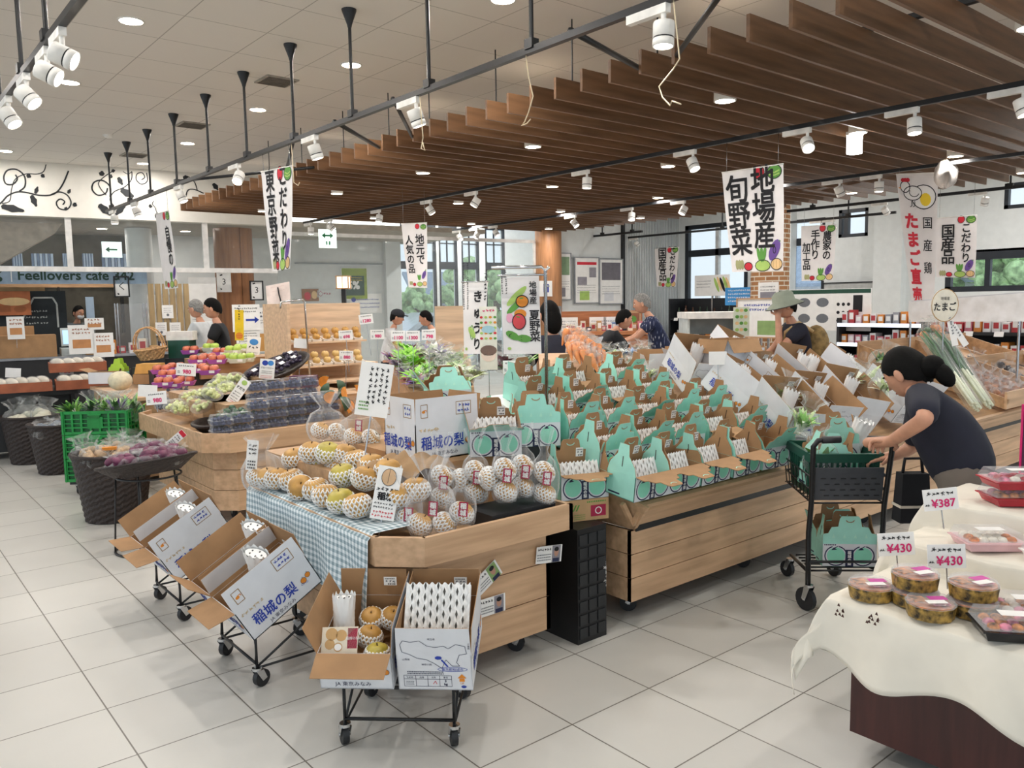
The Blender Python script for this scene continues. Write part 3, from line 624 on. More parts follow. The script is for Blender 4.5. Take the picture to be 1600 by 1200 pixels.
def map_art(w, h):
    def f(b):
        y = -.001; s = w
        o = [(-.44, .74), (-.4, .8), (-.3, .78), (-.18, .8), (-.08, .72), (.02, .7), (.14, .72), (.2, .68), (.3, .75), (.42, .72), (.44, .6), (.34, .58), (.3, .46), (.34, .4), (.24, .4), (.16, .5), (.1, .36), (.0, .44), (-.1, .5), (-.22, .52), (-.32, .58), (-.42, .62), (-.44, .74)]
        b.stroke([(a*s, c*h) for a, c in o], .0018, NAVY, y); b.blob(.06*s, .53*h, .05*s, .03*h, BLUE, y, 7); b.ring(.24*s, .345*h, .2*s, .04*h, .002, BLUE, y)
        b.text('東京都稲城市', .24*s, .345*h, .045*h*1.1, BLUE, y-.0003); b.stroke([(.1*s, .5*h), (.18*s, .39*h)], .006, BLUE, y)
        b.text('埼玉県', -.02*s, .83*h, .036*h, NAVY, y); b.text('山梨県', -.37*s, .5*h, .036*h, NAVY, y); b.text('神奈川県', -.1*s, .42*h, .036*h, NAVY, y); b.text('千\n葉\n県', .47*s, .72*h, .034*h, NAVY, y)
        for i in range(5): b.stroke([((-.42+.16*i)*s, .06*h), ((-.42+.16*i)*s, .24*h)], .0015, NAVY, y)
        for z in (.06, .18, .24): b.stroke([(-.42*s, z*h), (.22*s, z*h)], .0015, NAVY, y)
        for i, q in enumerate(('生産者', '品種', '玉数', '量目')): b.text(q, (-.34+.16*i)*s, .21*h, .032*h, NAVY, y)
        b.text('3\nkg', .14*s, .12*h, .052*h, NAVY, y, .02); b.stroke([(-.03*s, .1*h), (0, .15*h), (.02*s, .1*h)], .002, RED, y)
        b.scribble(-.34*s, .14*h, .11*s, 3, .025*h, .01*h, GREYI, y); b.scribble(-.12*s, .3*h, .5*s, 2, .03*h, .016*h, NAVY, y)
        b.poly([(.3*s, y, .2*h), (.42*s, y, .2*h), (.36*s, y, .27*h)], ORANGE); b.rect(.36*s, .17*h, .07*s, .05*h, ORANGE, y); b.text('UP', .36*s, .115*h, .045*h, ORANGE, y); b.ring(.38*s, .06*h, .035*s, .022*h, .004, BLUE, y); b.blob(.38*s, .055*h, .018*s, .01*h, BLUE, y)
    return f
def ship_box(t, w, d, h, fr=0, bk=0, lf=0, rt=0, fl=.10, art=True, front_art=True, lining=True):
    """open carton; fr/bk/lf/rt: outward fold of each flap in degrees (None: no flap). Origin at the middle of the bottom front edge"""
    k = .004; b = B()
    for c, dd in (((0, k/2, h/2), (w, k, h)), ((0, d-k/2, h/2), (w, k, h)), ((-w/2+k/2, d/2, h/2), (k, d, h)), ((w/2-k/2, d/2, h/2), (k, d, h)), ((0, d/2, k/2), (w, d, k))): b.box(c, dd, CARDW)
    b.build('body', t)
    b = B(); e = k+.0006
    for pts in (((-1, 0), (1, 0)), ((1, 1), (-1, 1)), ((-1, 1), (-1, 0)), ((1, 0), (1, 1))):
        q = [(x*(w/2-e), e+(d-2*e)*y_) for x, y_ in pts]; b.poly([(q[0][0], q[0][1], e), (q[1][0], q[1][1], e), (q[1][0], q[1][1], h), (q[0][0], q[0][1], h)], KRAFT)
    b.poly([(-w/2+e, e, e), (w/2-e, e, e), (w/2-e, d-e, e), (-w/2+e, d-e, e)], KRAFT); b.build('lining', t)
    fr_ = []
    for ang, ww, M in ((fr, w, T(0, 0, h)), (bk, w, T(0, d, h) @ rot(0, 0, PI)), (lf, d, T(-w/2, d/2, h) @ rot(0, 0, -PI/2)), (rt, d, T(w/2, d/2, h) @ rot(0, 0, PI/2))):
        if ang is None: fr_.append(None); continue
        MM = M @ rot(math.radians(ang), 0, 0); b = B(); b.M = MM; b.ext([(-ww/2, 0, 0), (ww/2, 0, 0), (ww/2-.004, 0, fl), (-ww/2+.004, 0, fl)], (0, k*.6, 0), CARDW, KRAFT); fr_.append(b.build('flap', t))
    if art:
        face(T(-w/2, d/2, 0) @ rot(0, 0, -PI/2), side_art(d, h, fl if lf == 0 else 0), t); face(T(w/2, d/2, 0) @ rot(0, 0, PI/2), side_art(d, h, fl if rt == 0 else 0), t)
        if front_art: face(Matrix(), map_art(w, h+fl) if fr == 0 else side_art(w, h), t)
    return fr_
# ================================================================ wheeled box carts
def caster(t, x, y, s=1, a=0, z=.088, r=.037):
    b = B(); b.M = T(x, y, 0) @ rot(0, 0, a); b.cyl((-.012, .02, r), (.012, .02, r), r, DARK, 18); w_ = b.build('caster_wheel', t)
    b = B(); b.M = T(x, y, 0) @ rot(0, 0, a)
    for q in (-.018, .018): b.ext([(q, -.018, z-.01), (q, .018, z-.01), (q, .035, r), (q, .012, r-.008)], (.003, 0, 0), CHROME)
    b.cyl((0, 0, z-.012), (0, 0, z), .021, CHROME, 12); b.cyl((-.02, .02, r), (.02, .02, r), .007, CHROME, 8); b.build('caster_fork', t)
def box_cart(name, label, p, rz, ang=30):
    t = thing(name, label, 'cart', p, rz); b = B(); r = .0065; W = .2; tn = math.tan(math.radians(ang)); t['tilt'] = ang
    for x in (-W, W):
        b = B(); b.tube([(x, 0, .08), (x, 0, .235), (x, .33, .235+.33*tn), (x, .345, .275+.33*tn+.1*(ang < 20)), (x, .36, .235+.33*tn+.1*(ang < 20)), (x, .36, .08)], r, BLACK); b.tube([(x, 0, .09), (x, .18, .2), (x, .36, .32)], r*.8, BLACK); b.tube([(x, 0, .085), (x, .36, .085)], r*.8, BLACK); b.build('side_frame', t)
    b = B(); b.tube([(-W, -.003, .225), (W, -.003, .225), (W, -.003, .105), (-W, -.003, .105)], r, BLACK, closed=True); b.build('front_loop', t)
    for y, z in ((.1, .23+.1*tn), (.22, .23+.22*tn), (.33, .23+.33*tn), (.36, .1)): B().tube([(-W, y, z), (W, y, z)], r*.8, BLACK).build('shelf_bar', t)
    for x, y, a in ((-W, 0, .5), (W, 0, .3), (-W, .36, -.4), (W, .36, .9)): caster(t, x, y, a=a)
    return t
def on_cart(cart, name, label, dx, w=.265, d=.36, h=.15, fl=.11, group='cartons on the wheeled carts', **kw):
    M = T(*cart.location) @ rot(0, 0, cart.rotation_euler.z) @ T(dx, -.03, .232) @ rot(math.radians(cart['tilt']), 0, 0)
    t = thing(name, label, 'carton', group=group); t.matrix_world = M; ship_box(t, w, d, h, fl=fl, **kw); return t, M
def put(t, M): t.matrix_world = M; return t
ca = box_cart('box_cart', 'black wire cart on casters holding two open pear cartons, in front of the wooden stand', (1.45, 2.43, 0), -.75, 14)
t1, M1 = on_cart(ca, 'pear_carton', 'open carton with four pears in foam nets and its front flap folded down', -.142, fr=100, bk=8, lf=22, rt=6)
t2, M2 = on_cart(ca, 'pear_carton', 'open carton printed with a blue map, filled with foam nets', .142, fr=0, bk=8, lf=-3, rt=3)
for t, x in ((t1, .07), (t2, .06)): o = inst('price_sticker', price_me(), t); o.matrix_local = T(x, .36-.02, .225) @ rot(math.radians(-8), 0, 0)
o = inst('foam_net_stack', foam_stack(.235, .24, 10, 6), None, label='white foam net stack with dark slits in the map carton', cat='packing'); put(o, M2 @ T(0, .04, .13) @ rot(-.75, 0, 0))
o = inst('foam_net_roll', foam_roll(.042, .25), None, label='tall white foam net roll standing beside the carton pears', cat='packing'); put(o, M1 @ T(-.075, .12, .02) @ rot(-.35, 0, 0))
for i, (x, y, z, s) in enumerate(((.005, .265, .075, 'top pear beside the foam roll'), (.083, .27, .075, 'pear in the far corner'), (.02, .155, .075, 'middle pear touching the foam roll'), (.07, .055, .075, 'olive pear at the folded front flap'))):
    t = pear((0, 0, 0), .047, 'tan pear in foam net in the open carton: '+s, olive=i == 3, group='pears in the open carton', hi=35); put(t, M1 @ T(x, y, z+.03) @ rot(.25, 0, i))
def leaflet(b):
    b.rect(0, .05, .13, .1, mat('cream leaflet', 'e4d9c4', .6)); b.rect(.045, .06, .035, .07, CRIM); b.text('稲城の梨', .045, .06, .012, PAPER, -.001)
    for x, z, r in ((-.03, .075, .022), (.005, .07, .02), (-.035, .04, .018), (-.005, .03, .016)): b.blob(x, z, r, r, PPEAR, -.0006)
    b.blob(-.005, .03, .013, .012, PAPER, -.0009)
b = B(); leaflet(b); o = b.build('leaflet', label='pear leaflet with a crimson label lying in the open carton', cat='leaflet'); put(o, M1 @ T(-.06, .02, .125) @ rot(-.75, 0, .05))
cb = box_cart('box_cart', 'black wire cart holding two tilted pear cartons at the gingham cloth', (1.24, 3.42, 0), -PI/2)
t3, M3 = on_cart(cb, 'pear_carton', 'tilted open carton with blue writing and two orange pears, closest to the front cart', .13, fr=78, bk=6, lf=4, rt=0)
t4, M4 = on_cart(cb, 'pear_carton', 'tilted open carton half hidden behind the carton with two orange pears', -.14, fr=30, bk=8, lf=20, rt=16)
cc = box_cart('box_cart', 'black wire cart holding pear cartons beside the wicker tray stand', (1.23, 4.38, 0), -PI/2)
t5, M5 = on_cart(cc, 'pear_carton', 'tilted open carton at the wicker tray stand, its blue writing half covered', .13, fr=70, bk=6, lf=4, rt=0)
t6, M6 = on_cart(cc, 'pear_carton', 'tilted open carton farthest along the gingham cloth side', -.14, fr=60, bk=6, lf=20, rt=6)
for t in (t3, t4, t5): o = inst('price_sticker', price_me(), t); o.matrix_local = T(.05, .36-.02, .21) @ rot(math.radians(-7), 0, 0)
for i, (M, x, y, s) in enumerate(((M3, -.02, .17, 'carton with two orange pears'), (M4, .02, .27, 'half hidden carton behind it'), (M5, .0, .2, 'carton at the wicker tray stand'), (M6, 0, .24, 'farthest gingham side carton'))):
    o = inst('foam_net_roll', foam_roll(.06, .25), None, label='white foam net roll poking out of the '+s, cat='packing'); put(o, M @ T(x, y, .04) @ rot(-.1, .35, .3) @ Matrix.Diagonal((1.15, .55, 1, 1)))
# ================================================================ wooden stand with the pears
def stand_base(t, pts, z0, z1, boards, m=OAK, joint=None):
    n = len(pts)
    for i in range(n-1):
        (x0, y0), (x1, y1) = pts[i], pts[i+1]; l = math.hypot(x1-x0, y1-y0); b = B(); b.M = T(x0, y0, 0) @ rot(0, 0, math.atan2(y1-y0, x1-x0)); hh = (z1-z0)/boards
        for k in range(boards): b.box((l/2, .012, z0+hh*(k+.5)), (l, .024, hh-.004), m)
        b.box((l/2, .016, (z0+z1)/2), (l-.002, .012, z1-z0-.002), mat('dark joint', '4b3524', .9)); b.build('base_panel', t)
def fascia(t, pts, z0, z1, m=OAK, lean=0):
    for (x0, y0), (x1, y1) in zip(pts, pts[1:]):
        l = math.hypot(x1-x0, y1-y0); b = B(); b.M = T(x0, y0, z0) @ rot(0, 0, math.atan2(y1-y0, x1-x0)) @ rot(lean, 0, 0); b.box((l/2, .011, (z1-z0)/2), (l, .022, z1-z0), m); b.build('fascia_board', t)
d1 = thing('fruit_stand', 'octagonal wooden fruit stand with a gingham cloth, piled with pears', 'display stand', (0, 0, 0))
o1 = [(1.66, 4.12), (1.53, 3.98), (1.53, 2.71), (1.67, 2.57), (2.46, 2.57), (2.46, 4.2)]
fascia(d1, o1, .585, .70)
stand_base(d1, [(1.75, 4.0), (1.63, 3.9), (1.63, 2.77), (1.74, 2.66), (2.40, 2.66), (2.40, 4.1)], .11, .585, 3)
b = B(); b.prism([(1.67, 4.11), (1.555, 3.97), (1.555, 2.72), (1.685, 2.595), (2.43, 2.595), (2.43, 4.19)][::-1], .595, .64, OAKD); b.build('tray_floor', d1)
B().box((2.05, 3.72, .74), (.74, .76, .2), OAKD).build('inner_step', d1); B().box((1.9, 3.2, .67), (.6, .3, .06), OAKD).build('inner_step', d1); B().box((2.23, 3.42, .756), (.38, .78, .23), KRAFT).build('inner_step', d1)
for x, y in ((1.72, 2.85), (2.3, 2.76), (1.72, 3.8)): caster(d1, x, y, z=.11, r=.04, a=.6)
# gingham cloth over the lip
m = bpy.data.materials.new('gingham cloth'); m.use_nodes = True; N = m.node_tree.nodes; L = m.node_tree.links; tc = N.new('ShaderNodeTexCoord'); sx = N.new('ShaderNodeSeparateXYZ'); L.new(tc.outputs['UV'], sx.inputs[0]); outs = []
for i in (0, 1):
    q = N.new('ShaderNodeMath'); q.operation = 'PINGPONG'; q.inputs[1].default_value = .015; L.new(sx.outputs[i], q.inputs[0]); c = N.new('ShaderNodeMath'); c.operation = 'GREATER_THAN'; c.inputs[1].default_value = .0075; L.new(q.outputs[0], c.inputs[0]); outs.append(c.outputs[0])
q = N.new('ShaderNodeMath'); q.operation = 'ADD'; L.new(outs[0], q.inputs[0]); L.new(outs[1], q.inputs[1]); q2 = N.new('ShaderNodeMath'); q2.operation = 'MULTIPLY'; q2.inputs[1].default_value = .5; L.new(q.outputs[0], q2.inputs[0])
cr = N.new('ShaderNodeValToRGB'); cr.color_ramp.elements[0].color = lin('e6ecee'); cr.color_ramp.elements[1].color = lin('82979f'); cr.color_ramp.elements.new(.5).color = lin('b6c5cb'); L.new(q2.outputs[0], cr.inputs[0]); L.new(cr.outputs[0], N['Principled BSDF'].inputs['Base Color']); N['Principled BSDF'].inputs['Roughness'].default_value = .9
b = B(); nu, nv = 60, 16; y0, y1 = 2.74, 3.96
def cl(u, v):
    y = y0+(y1-y0)*u; s = v*.60; lenb = .36-.06*math.sin(u*3.0)
    if s < .24: return (1.77-s, y, .708+.004*math.sin(u*40))
    q = (s-.24)/.36; return (1.522-.016*q*(1+math.sin(u*26+q*2))-.004, y-.02*q, .704-lenb*q)
b.grid(cl, nu, nv, m); o = b.build('gingham_cloth', label='blue and white gingham cloth draped over the pear stand edge', cat='tablecloth'); uvl = o.data.uv_layers.new(name='UVMap')
for l in o.data.loops: k = l.vertex_index; uvl.data[l.index].uv = ((k % (nu+1))/nu*(y1-y0), (k//(nu+1))/nv*.6)
# loose pears
PL = [(420, 747, .76, 0), (433, 748, .765, 0), (456, 750, .765, 0), (470, 762, .76, 0), (494, 765, .765, 0), (510, 775, .765, 0), (533, 783, .765, 1), (559, 790, .765, 0), (460, 717, .84, 0), (497, 723, .835, 1), (528, 728, .835, 0), (536, 743, .84, 1), (570, 748, .84, 0), (556, 720, .87, 0), (581, 727, .87, 0), (606, 735, .87, 0), (487, 707, .89, 0), (513, 708, .90, 1), (540, 711, .89, 0), (620, 775, .80, 0), (650, 765, .82, 0)]
rd = random.Random(3)
names = ['at the far end of the gingham edge', 'second along the gingham edge', 'third along the gingham edge, lying sideways', 'fourth along the gingham edge', 'fifth along the gingham edge, net pulled high', 'sixth along the gingham edge, almost wrapped', 'seventh along the gingham edge', 'behind the pear drawing card', 'on the upper row beside the tied bag', 'second in the upper row, olive skinned', 'third in the upper row', 'olive one in front of the upper row', 'one in front of the upper row near the card', 'fourth in the upper row', 'fifth in the upper row', 'last in the upper row', 'back row end', 'back row, olive skinned', 'back row near the paper sack', 'peeking past the pear drawing card', 'inside the bag gap behind the card']
for i, (px, py, z, ol) in enumerate(PL):
    p = onz(px, py, z); big_ = i in (4, 5)
    pear(tuple(p), .06, 'netted pear on the stand, '+names[i], True, bool(ol), (rd.uniform(-.3, .3) if i != 3 else .9, rd.uniform(-.3, .3), rd.uniform(0, 6)), hi=72 if big_ else 62 if i == 2 else (24, 42, 34)[i % 3], sticker=False)
# bagged pears
def pear_bag(p, label, n=2, r=.05, h=.33, seed=1, lab=True, dxy=((0, 0, .05), (.0, .0, .14)), tilt=(0, 0, 0)):
    t = thing('bagged_pears', label, 'bag of pears', p, r=(tilt[0], tilt[1], FACE), group='clear bags of pears')
    for k in range(n):
        o = inst('pear', fruit_me(PEAR, r), t); o.location = dxy[k]; o.rotation_euler = (.8*k, .5, k); q = inst('foam_net', net_me(r, hi=75 if k else 50, rows=8), o)
    o = inst('plastic_bag', bag_me(r*(1.25 if dxy[1][0] == 0 else 2.1), h, seed), t)
    if lab: o = inst('label', label_me(), t); o.location = (.01, -r*1.16, .13 if n > 1 else .08); o.rotation_euler = (.1, .1, 0); o.scale = (1.25, 1, 1.25)
    return t
BG = [(692, 795, .70, 2, 'at the paper sack'), (744, 787, .71, 3, 'second from the paper sack, on the black crate'), (790, 785, .74, 3, 'third from the paper sack, on the black crate'), (818, 778, .73, 2, 'fourth from the paper sack'), (851, 788, .70, 2, 'leaning at the teal carton end'), (722, 820, .69, 1, 'lying low before the black crate'), (638, 828, .66, 1, 'low beside the pear drawing card'), (676, 838, .65, 2, 'wide one at the front chamfer corner')]
for i, (px, py, z, n, s) in enumerate(BG):
    p = onz(px, py, z); pear_bag(tuple(p), 'clear tied bag of netted pears '+s, n, .05, .34 if n > 1 else .24, i, True, ((0, 0, .05), (.0, .0, .145), (-.07, .03, .1)) if i != 7 else ((-.05, 0, .05), (.05, 0, .05)))
for i, (px, py, z) in enumerate(((412, 765, .70), (562, 700, .84), (510, 690, .86))): pear_bag(tuple(onz(px, py, z)), 'clear tied bag of pears '+['standing at the far gingham corner', 'behind the back row of loose pears', 'at the back, farthest from the crate'][i], 2, .05, .27, 20+i, i == 1, ((-.03, 0, .06), (.06, 0, .05)))
# black crate on the tray, paper sack
b = B(); p = onz(845, 800, .66); t = thing('plastic_crate', 'flat black plastic crate lying in the tray under pear bags', 'crate', (2.22, 2.72, .64), 0); B().box((0, 0, .035), (.36, .2, .07), DARK).build('body', t)
b = B()
for k in range(5): b.box((-.144+.072*k, -.101, .035), (.05, .004, .04), BLACK)
b.build('side_rib', t)
p = onz(620, 745, .84); b = B(); rd2 = random.Random(5)
b.grid(lambda u, v: ((u-.5)*.44, (v-.5)*.28, .05+.02*math.sin(9*u+4*v)+.014*math.sin(21*u-13*v)-.07*(abs(2*u-1)**4+abs(2*v-1)**4)*.5), 30, 20, mat('brown paper', 'a98a66', .85)); b.build('paper_sack', label='crumpled brown paper lying behind the loose pears', cat='paper', loc=(p.x+.12, p.y+.12, .84), rz=-.5)
# pear drawing card, stand tags, farmer cards
def draw_card(b):
    y = -.0012; b.blob(0, .175, .03, .035, PPINK, y); b.ring(0, .175, .031, .036, .002, INK, y-.0003); b.stroke([(0, .21), (-.002, .15)], .0015, INK, y-.0004)
    b.scribble(0, .125, .085, 1, .01, .015, INK, y); b.text('稲城', 0, .095, .034, INK, y, .03); b.scribble(0, .065, .085, 2, .016, .009, INK, y); b.scribble(0, .03, .085, 2, .016, .01, RED, y)
p = onz(596, 812, .72); card('handwritten_card', 'handwritten card with a pear drawing standing before the loose pears', 'sign', tuple(p), .1, .22, draw_card, (-.25, .18, FACE), .1)
def tag_art(b): b.scribble(.004, .14, .075, 1, .02, .02, INK, -.0012, vert=True) if False else b.scribble(0, .125, .036, 3, .02, .013, INK, -.0012); b.scribble(0, .045, .04, 3, .016, .008, INK, -.0012)
p = onz(392, 735, .80); card('name_tag', 'tall white name tag on a stick at the gingham cloth corner', 'sign', tuple(p), .055, .15, tag_art, (0, .12, FACE), .1)
def farmer(b, ph): b.rect(-.035, .03, .085, .058, PAPER, -.001); b.scribble(-.035, .048, .07, 1, .01, .01, INK, -.002); b.scribble(-.035, .03, .075, 3, .009, .004, GREYI, -.002); b.rect(.028, .03, .045, .058, ph, -.0015); b.blob(.028, .036, .012, .016, SKINI, -.002); b.blob(.028, .046, .012, .008, INK, -.0022); b.rect(.028, .008, .034, .014, NAVY, -.002)
for i, (px, py, rr, ph) in enumerate(((762, 903, .55, mat('green photo', '8aa86a', .5)), (768, 948, 0, mat('grey photo', '8d8a92', .5)), (858, 868, -.12, mat('grey photo', '8d8a92', .5)))):
    b = B(); farmer(b, ph); b.box((0, .001, .03), (.118, .002, .06), PAPER); p = ony(px, py, 2.655); o = b.build('farmer_card', label=['tilted photo card of a person in a cap pinned low on the pear stand', 'photo card of a dark-haired person pinned below the tilted one', 'photo card of a person pinned under the tray overhang'][i], cat='photo card'); put(o, T(p.x, 2.645, p.z) @ rot(0, -rr, 0) @ T(0, 0, -.03) @ Matrix.Diagonal((1.15, 1, 1.3, 1)))
b = B(); b.box((0, .001, .14), (.09, .002, .28), PAPER); b.scribble(.03, .26, .22, 3, .025, .01, INK, -.001, vert=True); b.blob(-.01, .05, .02, .025, PPINK, -.001); o = b.build('poster', label='white paper strip with brush writing hung under the gingham cloth', cat='poster'); put(o, T(1.60, 2.98, .16) @ rot(0, 0, -PI/2))
# tall carton of pears at the back of the stand, between stand and teal cartons
t = thing('pear_carton', 'large white and blue pear carton standing open behind the loose pears', 'carton'); p = dep(650, 712, 3.72); put(t, T(p.x+.18, p.y, .875)); ship_box(t, .36, .27, .17, fr=0, bk=12, lf=0, rt=10, fl=.12, front_art=False); face(T(0, 0, 0), side_art(.36, .17, .12), t)
b = B(); b.box((.08, .002, .1), (.16, .003, .2), PAPER); b.scribble(.135, .115, .14, 4, .026, .016, INK, -.001, vert=True); b.scribble(.04, .05, .05, 3, .013, .006, GREEN, -.001)
o = b.build('handwritten_sign', label='clear-pocket sign with columns of brush writing at the pear carton', cat='sign'); p = dep(560, 648, 3.75); put(o, T(*p) @ rot(-.15, .15, FACE) @ T(-.02, 0, 0) @ Matrix.Diagonal((.95, 1, 1.25, 1))); B().cyl((.08, .004, -.2), (.08, .004, .05), .004, STEEL, 6).build('stake', o)
# ================================================================ teal handle cartons
TEALS = mat('teal card shade side', '6cc4a8', .6, var=.03)
def carton_art(w, h, label=True):
    def f(b):
        y = -.001
        b.rect(0, h/2, w*.99, h*.98, CARDW, y)
        for c in (-.25, .25):
            x = c*w; b.blob(x, h*.48, w*.17, h*.36, TEALD, y-.0004, 18); b.ring(x, h*.47, w*.215, h*.45, .006, NAVY, y-.0006, 22, 1.9, 7.6)
            b.stroke([(x+w*.04, h*.9), (x-w*.02, h*.82), (x-w*.06, h*.78)], .004, NAVY, y-.0007); b.poly([(x-w*.04, y-.0007, h*.84), (x+.005, y-.0007, h*.74), (x-w*.09, y-.0007, h*.72)], NAVY)
        if label: b.rect(0, h*.37, w*.15, h*.74, NAVY, y-.001); b.text('稲\n城\nの\n梨', 0, h*.37, h*.16, PAPER, y-.0014, .02)
        b.scribble(-w*.36, h*.95, w*.22, 1, .01, h*.06, NAVY, y-.0004)
    return f
def handle_flap(w, hh=.145):
    s = [(0, .0), (0, .30), (.02, .36), (.10, .38), (.16, .60), (.28, .62), (.31, .92), (.35, 1), (.65, 1), (.69, .92), (.72, .62), (.84, .60), (.90, .38), (.98, .36), (1, .30), (1, 0)]
    return [(-w/2+w*a, 0, hh*z) for a, z in s]
def side_flap(d, hh=.14):
    return [(-d/2, 0, 0), (d/2, 0, 0), (d*.42, 0, hh*.3), (d*.2, 0, hh*.62), (d*.16, 0, hh), (-d*.16, 0, hh), (-d*.2, 0, hh*.62), (-d*.42, 0, hh*.3)]
def teal_carton(M, label, fr=95, bk=-8, lf=0, rt=0, w=.25, d=.185, h=.122, foam=True, sticker=True, group='teal handle cartons', tab=True, name='handle_carton', foam_h=.11):
    key = (w, d, h)
    def body():
        b = B(); k = .004
        b.box((0, d-k/2, h/2), (w, k, h), TEAL); b.box((0, d/2, k/2), (w, d, k), TEAL); b.box((0, k/2, h/2), (w, k, h), TEAL)
        for x in (-w/2+k/2, w/2-k/2): b.box((x, d/2, h/2), (k, d, h), TEAL)
        b.poly([(-w/2, d*.5, .012), (-w/2-.0005, d*.9, .012), (-w/2-.0005, d*.9, .02), (-w/2-.0005, d*.5, .02)], NAVY); return b.mesh('body')
    def lining():
        b = B(); e = .005
        for q in (((-1, 0), (1, 0)), ((1, 1), (-1, 1)), ((-1, 1), (-1, 0)), ((1, 0), (1, 1))):
            (x0, y0), (x1, y1) = [(x*(w/2-e), e+(d-2*e)*y_) for x, y_ in q]; b.poly([(x0, y0, e), (x1, y1, e), (x1, y1, h), (x0, y0, h)], KRAFT)
        b.poly([(-w/2+e, e, e+.001), (w/2-e, e, e+.001), (w/2-e, d-e, e+.001), (-w/2+e, d-e, e+.001)], KRAFT); return b.mesh('lining')
    def fl(kind):
        def f():
            b = B(); pts = handle_flap(w) if kind == 'h' else side_flap(d); b.ext(pts, (0, .003, 0), TEAL, KRAFT)
            if kind == 'h':
                for i, x in enumerate((-.3, -.1, .1, .3)): b.poly([(x*w-.008, -.0008, .03), (x*w+.008, -.0008, .03), (x*w, -.0008, .052)], mat('pale teal print', 'b8ecd8', .6))
                b.ring(0, .125, .022, .014, .0045, KRAFT, -.0012, 10, PI, 2*PI); b.ring(0, .125, .022, .014, .0045, TEAL, .0042, 10, PI, 2*PI)
            else: b.box((0, .0015, .055), (.004, .005, .05), mat('slot', '3c2c20', .9))
            return b.mesh('flap')
        return share(('tflap', kind, key), f)
    t = thing(name, label, 'carton', group=group); t.matrix_world = M
    inst('body', share(('tbody', key), body), t); inst('lining', share(('tlin', key), lining), t)
    inst('pear_print', share(('tprint', key), lambda: (lambda b: (carton_art(w, h)(b), b.mesh('print'))[1])(B())), t)
    for nm, ang, A in (('front_flap', fr, T(0, 0, h)), ('back_flap', bk, T(0, d, h) @ rot(0, 0, PI)), ('side_flap', lf, T(-w/2, d/2, h) @ rot(0, 0, -PI/2)), ('side_flap', rt, T(w/2, d/2, h) @ rot(0, 0, PI/2))):
        if ang is None: continue
        o = inst(nm, fl('h' if nm != 'side_flap' else 's'), t); o.matrix_local = A @ rot(math.radians(ang), 0, 0)
        if nm == 'back_flap' and sticker: q = inst('price_sticker', price_me(.04, .045), o); q.matrix_local = T(-w*.2, .0042, .075) @ rot(0, 0, PI)
    if foam: o = inst('foam_net_stack', foam_stack(w*.9, foam_h, 11, 3, mat('soft slit shade', 'a19e98', .9)), t); o.matrix_local = T(0, d*.35, h*.5) @ rot(-.45, 0, 0)
    return t
# cartons on and beside the pear stand
pc = lambda px, py, z, rz=0, tl=0: T(*onz(px, py, z)) @ rot(tl, 0, rz)
t = thing('tall_crate', 'black plastic crate standing on end between the two wooden stands', 'crate', (2.635, 2.76, 0)); b = B(); b.box((0, 0, .275), (.19, .27, .55), mat('black crate plastic', '141517', .45)); b.build('body', t)
b = B()
for i in range(3):
    for k in range(8): b.box((-.06+.06*i, -.137, .05+.064*k), (.05, .006, .05), mat('crate recess', '25272a', .5))
b.build('grid_panel', t); b = B(); b.text('JA東京みなみ', 0, 0, .022, PAPER, 0, .01, r=-PI/2); o = b.build('print', t); o.location = (.083, -.1365, .3)
t = thing('produce_carton', 'brown carton with a green striped mark lying on the tall black crate', 'carton', (2.68, 2.74, .551), -.35); b = B(); b.box((0, .1, .052), (.27, .24, .104), KRAFTL); b.build('body', t)
b = B()
for i in range(6): b.poly([(-.12+.016*i, -.0205, .05), (-.112+.016*i, -.0205, .05), (-.097+.016*i, -.0205, .08), (-.105+.016*i, -.0205, .08)], GREEN)
b.rect(.08, .045, .08, .055, CRIM, -.0205); b.ring(.08, .045, .018, .018, .005, PAPER, -.021); b.scribble(.07, .09, .1, 1, .01, .008, GREEN, -.0205); b.scribble(-.02, .03, .06, 3, .01, .004, GREEN, -.0205); b.build('print', t)
teal_carton(T(2.685, 2.72, .656) @ rot(0, 0, -.35), 'teal carton with foam nets standing on the brown carton between the stands', 93, -6, 0, 8)
cs = thing('plastic_crate', 'stack of black plastic crates in the pear stand under the teal cartons', 'crate', (2.62, 3.33, 0), -.42); B().box((0, 0, .44), (.42, .46, .86), DARK).build('body', cs)
for z in (.3, .58): B().box((0, 0, z), (.43, .47, .02), BLACK).build('rim', cs)
TA = lambda px, py, t_: (lambda p: T(p.x, p.y, .872))(dep(px, py, t_))
teal_carton(TA(775, 703, 3.85) @ rot(0, 0, FACE+.15), 'teal carton behind the bagged pears, white foam nets showing', 70, -10, 12, -6, foam_h=.12)
teal_carton(TA(838, 694, 4.1) @ rot(0, 0, FACE+.1), 'teal carton with its tall back turned to the aisle, behind the foam net one', 0, 20, -5, 5, foam=False)
teal_carton(TA(712, 706, 4.08) @ rot(0, 0, FACE-.35), 'teal carton half hidden behind the white pear carton', 80, -15, 8, 10, foam=False)
teal_carton(TA(705, 640, 4.75) @ T(0, 0, .1) @ rot(0, 0, FACE+.3), 'open brown-lined carton at the very back of the pear stand', -25, -20, 35, -20, foam=False)
